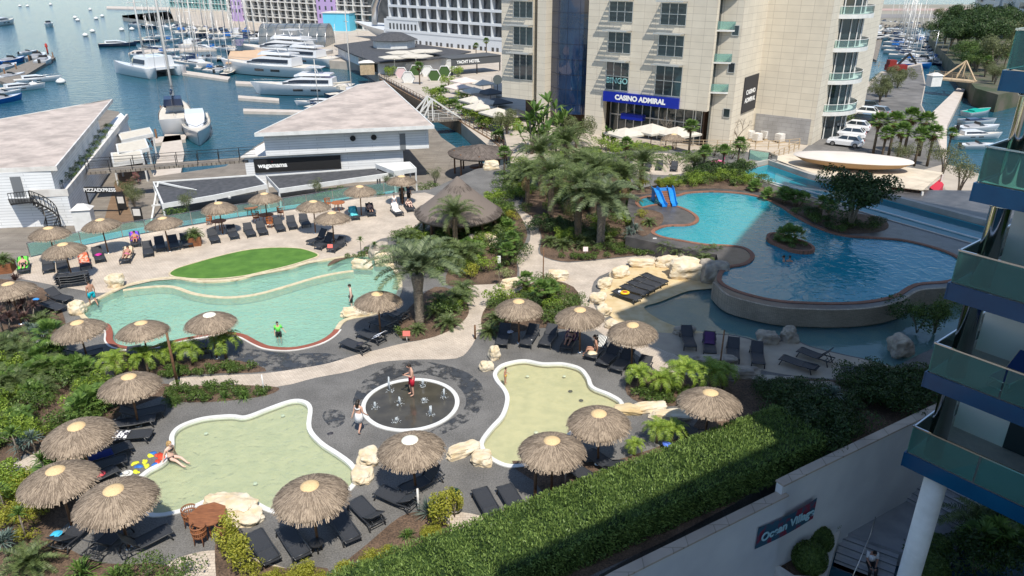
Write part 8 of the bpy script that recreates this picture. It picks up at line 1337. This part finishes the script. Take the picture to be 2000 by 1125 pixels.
person('blond woman in a black bikini sitting on the kerb of the splash pool', G(337,897,.05), 1.1, sitf, 'skin3', 'hairb', .1, [('briefs', blm), ('bra', blm)])
q = {**sit, 'wl': (.1, -.35, .56), 'wr': (-.1, -.35, .56), 'el': (.22, -.05, .72), 'er': (-.22, -.05, .72), 'hd': (0, -.08, 1.12)}; person('man in a white shirt and dark trousers sitting on the grey stairs', G(1698,1112,LZ-.55)+Vector((0, .0, -.1)), -.2, q, 'skin2', clothes=[('shirt', whm), ('trousers', K['black'])])
lie = dict(pel=(0, .0, .1), sp=(0, .2, .14), ch=(0, .38, .26), nk=(0, .5, .34), hd=(0, .57, .38), sl=(.18, .42, .28), el=(.27, .25, .15), wl=(.25, .05, .12), sr=(-.18, .42, .28), er=(-.27, .25, .15), wr=(-.25, .05, .12), hl=(.1, -.05, .1), kl=(.11, -.45, .16), al=(.1, -.85, .1), tl=(.12, -.92, .2), hr=(-.1, -.05, .1), kr=(-.11, -.43, .24), ar=(-.1, -.8, .1), tr=(-.12, -.88, .2))
for k, lab, cl, sk in [('ly', 'sunbather lying on a beige towel at the far edge of the terrace', [('briefs', col('pinkb', (.5,.1,.25)))], 'skin2'), ('m1', 'sunbather lying right of the cyan towel', [('briefs', blm)], 'skin'), ('m2', 'woman reclining next to the big thatched roof', [('briefs', blm), ('bra', blm)], 'skin3'), ('green', 'person under a bright green towel on the leftmost lounger', [('shorts', blm)], 'skin'), ('rp', 'woman in dark swimwear lying on the lounger with a purple towel', [('briefs', blm), ('bra', blm)], 'skin2'), ('pu', 'person resting on the blue and purple towel', [('briefs', redm)], 'skin2')]:
    lo = LG[k]; person(lab, on_lounger(lo, 0, .33), lo.rotation_euler.z, lie, sk, clothes=cl)
person('woman with dark hair sitting between the purple and the striped towel', on_lounger(LG['rs'], -.3, 0), LG['rs'].rotation_euler.z-1.2, sit, 'skin2', hairlen=.2, clothes=[('briefs', K['black']), ('bra', K['black'])])
person('child in white standing behind the loungers by the glass fence', G(771,408), .2, {}, 'skin', clothes=[('shirt', whm), ('shorts', col('greysh', (.3,.33,.4)))], sc=.75); person('person in dark clothes standing at the glass fence', G(786,398), .4, {}, 'skin2', clothes=[('shirt', blm), ('trousers', K['black'])]); person('second person in dark clothes at the glass fence, arm raised', G(799,396), 2.6, {'el': (.32, 0, 1.5), 'wl': (.2, -.1, 1.72)}, 'skin2', clothes=[('shirt', col('navyc', (.03,.04,.08))), ('trousers', K['black'])])
for u, v, lab in [(1525,545,'left of two bathers, up to the shoulders in the large pool'), (1536,546,'right of two bathers, up to the shoulders in the large pool')]: person(lab, G(u, v, TZ-1.42), u, {}, 'skin2', clothes=[('briefs', K['black'])])
g = G(1402,322,TZ+.2); fl = thing('flamingo_float', 'pink flamingo shaped float lying among the shrubs above the pool', 'float', g); b = MB(); torus(b, .5, .2, (0, 0, .2)); b.build('ring', col('flampink', (.8,.2,.35), .35), fl); b = MB(); b.tube([(.4, 0, .3), (.6, 0, .7), (.5, 0, 1.1), (.7, 0, 1.15), (.85, 0, 1.0)], [.1, .08, .08, .09, .03], 8); b.build('neck', col('flampink', (0,0,0)), fl)
# blue slides with steps on the paved spit
sl_ = thing('pool_slide', 'pair of bright blue slides with steps between them at the pool', 'slide', G(1298,396,TZ), .15); sl_.scale = (.62,)*3; sb_ = M('slide_blue', (.01, .17, .55), (.02, .25, .6), scale=2, rough=.3)
for s_ in (-1, 1):
    b = MB(); pr = [(-2.0, .1), (-1.2, .25), (-.2, 1.0), (.8, 1.55), (1.6, 1.6)]; vs = []
    for y, z in pr: cx_ = s_*(.95+.12*y); vs += [(cx_-.4, y, z+.4), (cx_-.3, y, z), (cx_+.3, y, z), (cx_+.4, y, z+.4), (cx_+.46, y, z+.38), (cx_+.34, y, z-.08), (cx_-.34, y, z-.08), (cx_-.46, y, z+.38)]
    b.add(vs, [(i*8+k, i*8+(k+1) % 8, i*8+8+(k+1) % 8, i*8+8+k) for i in range(4) for k in range(8)]); b.build('chute', sb_, sl_)
b = MB(); [b.box((0, -1.6+.4*k, .12+.2*k), (.9, .42, .24+.0*k)) for k in range(7)]; b.build('steps', brr, sl_); b = MB(); b.box((0, 1.5, 1.5), (2.8, 1.2, .12)); [b.box((x, 1.5, .7), (.15, 1.0, 1.5)) for x in (-1.2, 1.2)]; b.build('platform', sb_, sl_)
b = MB(); R = random.Random(2)
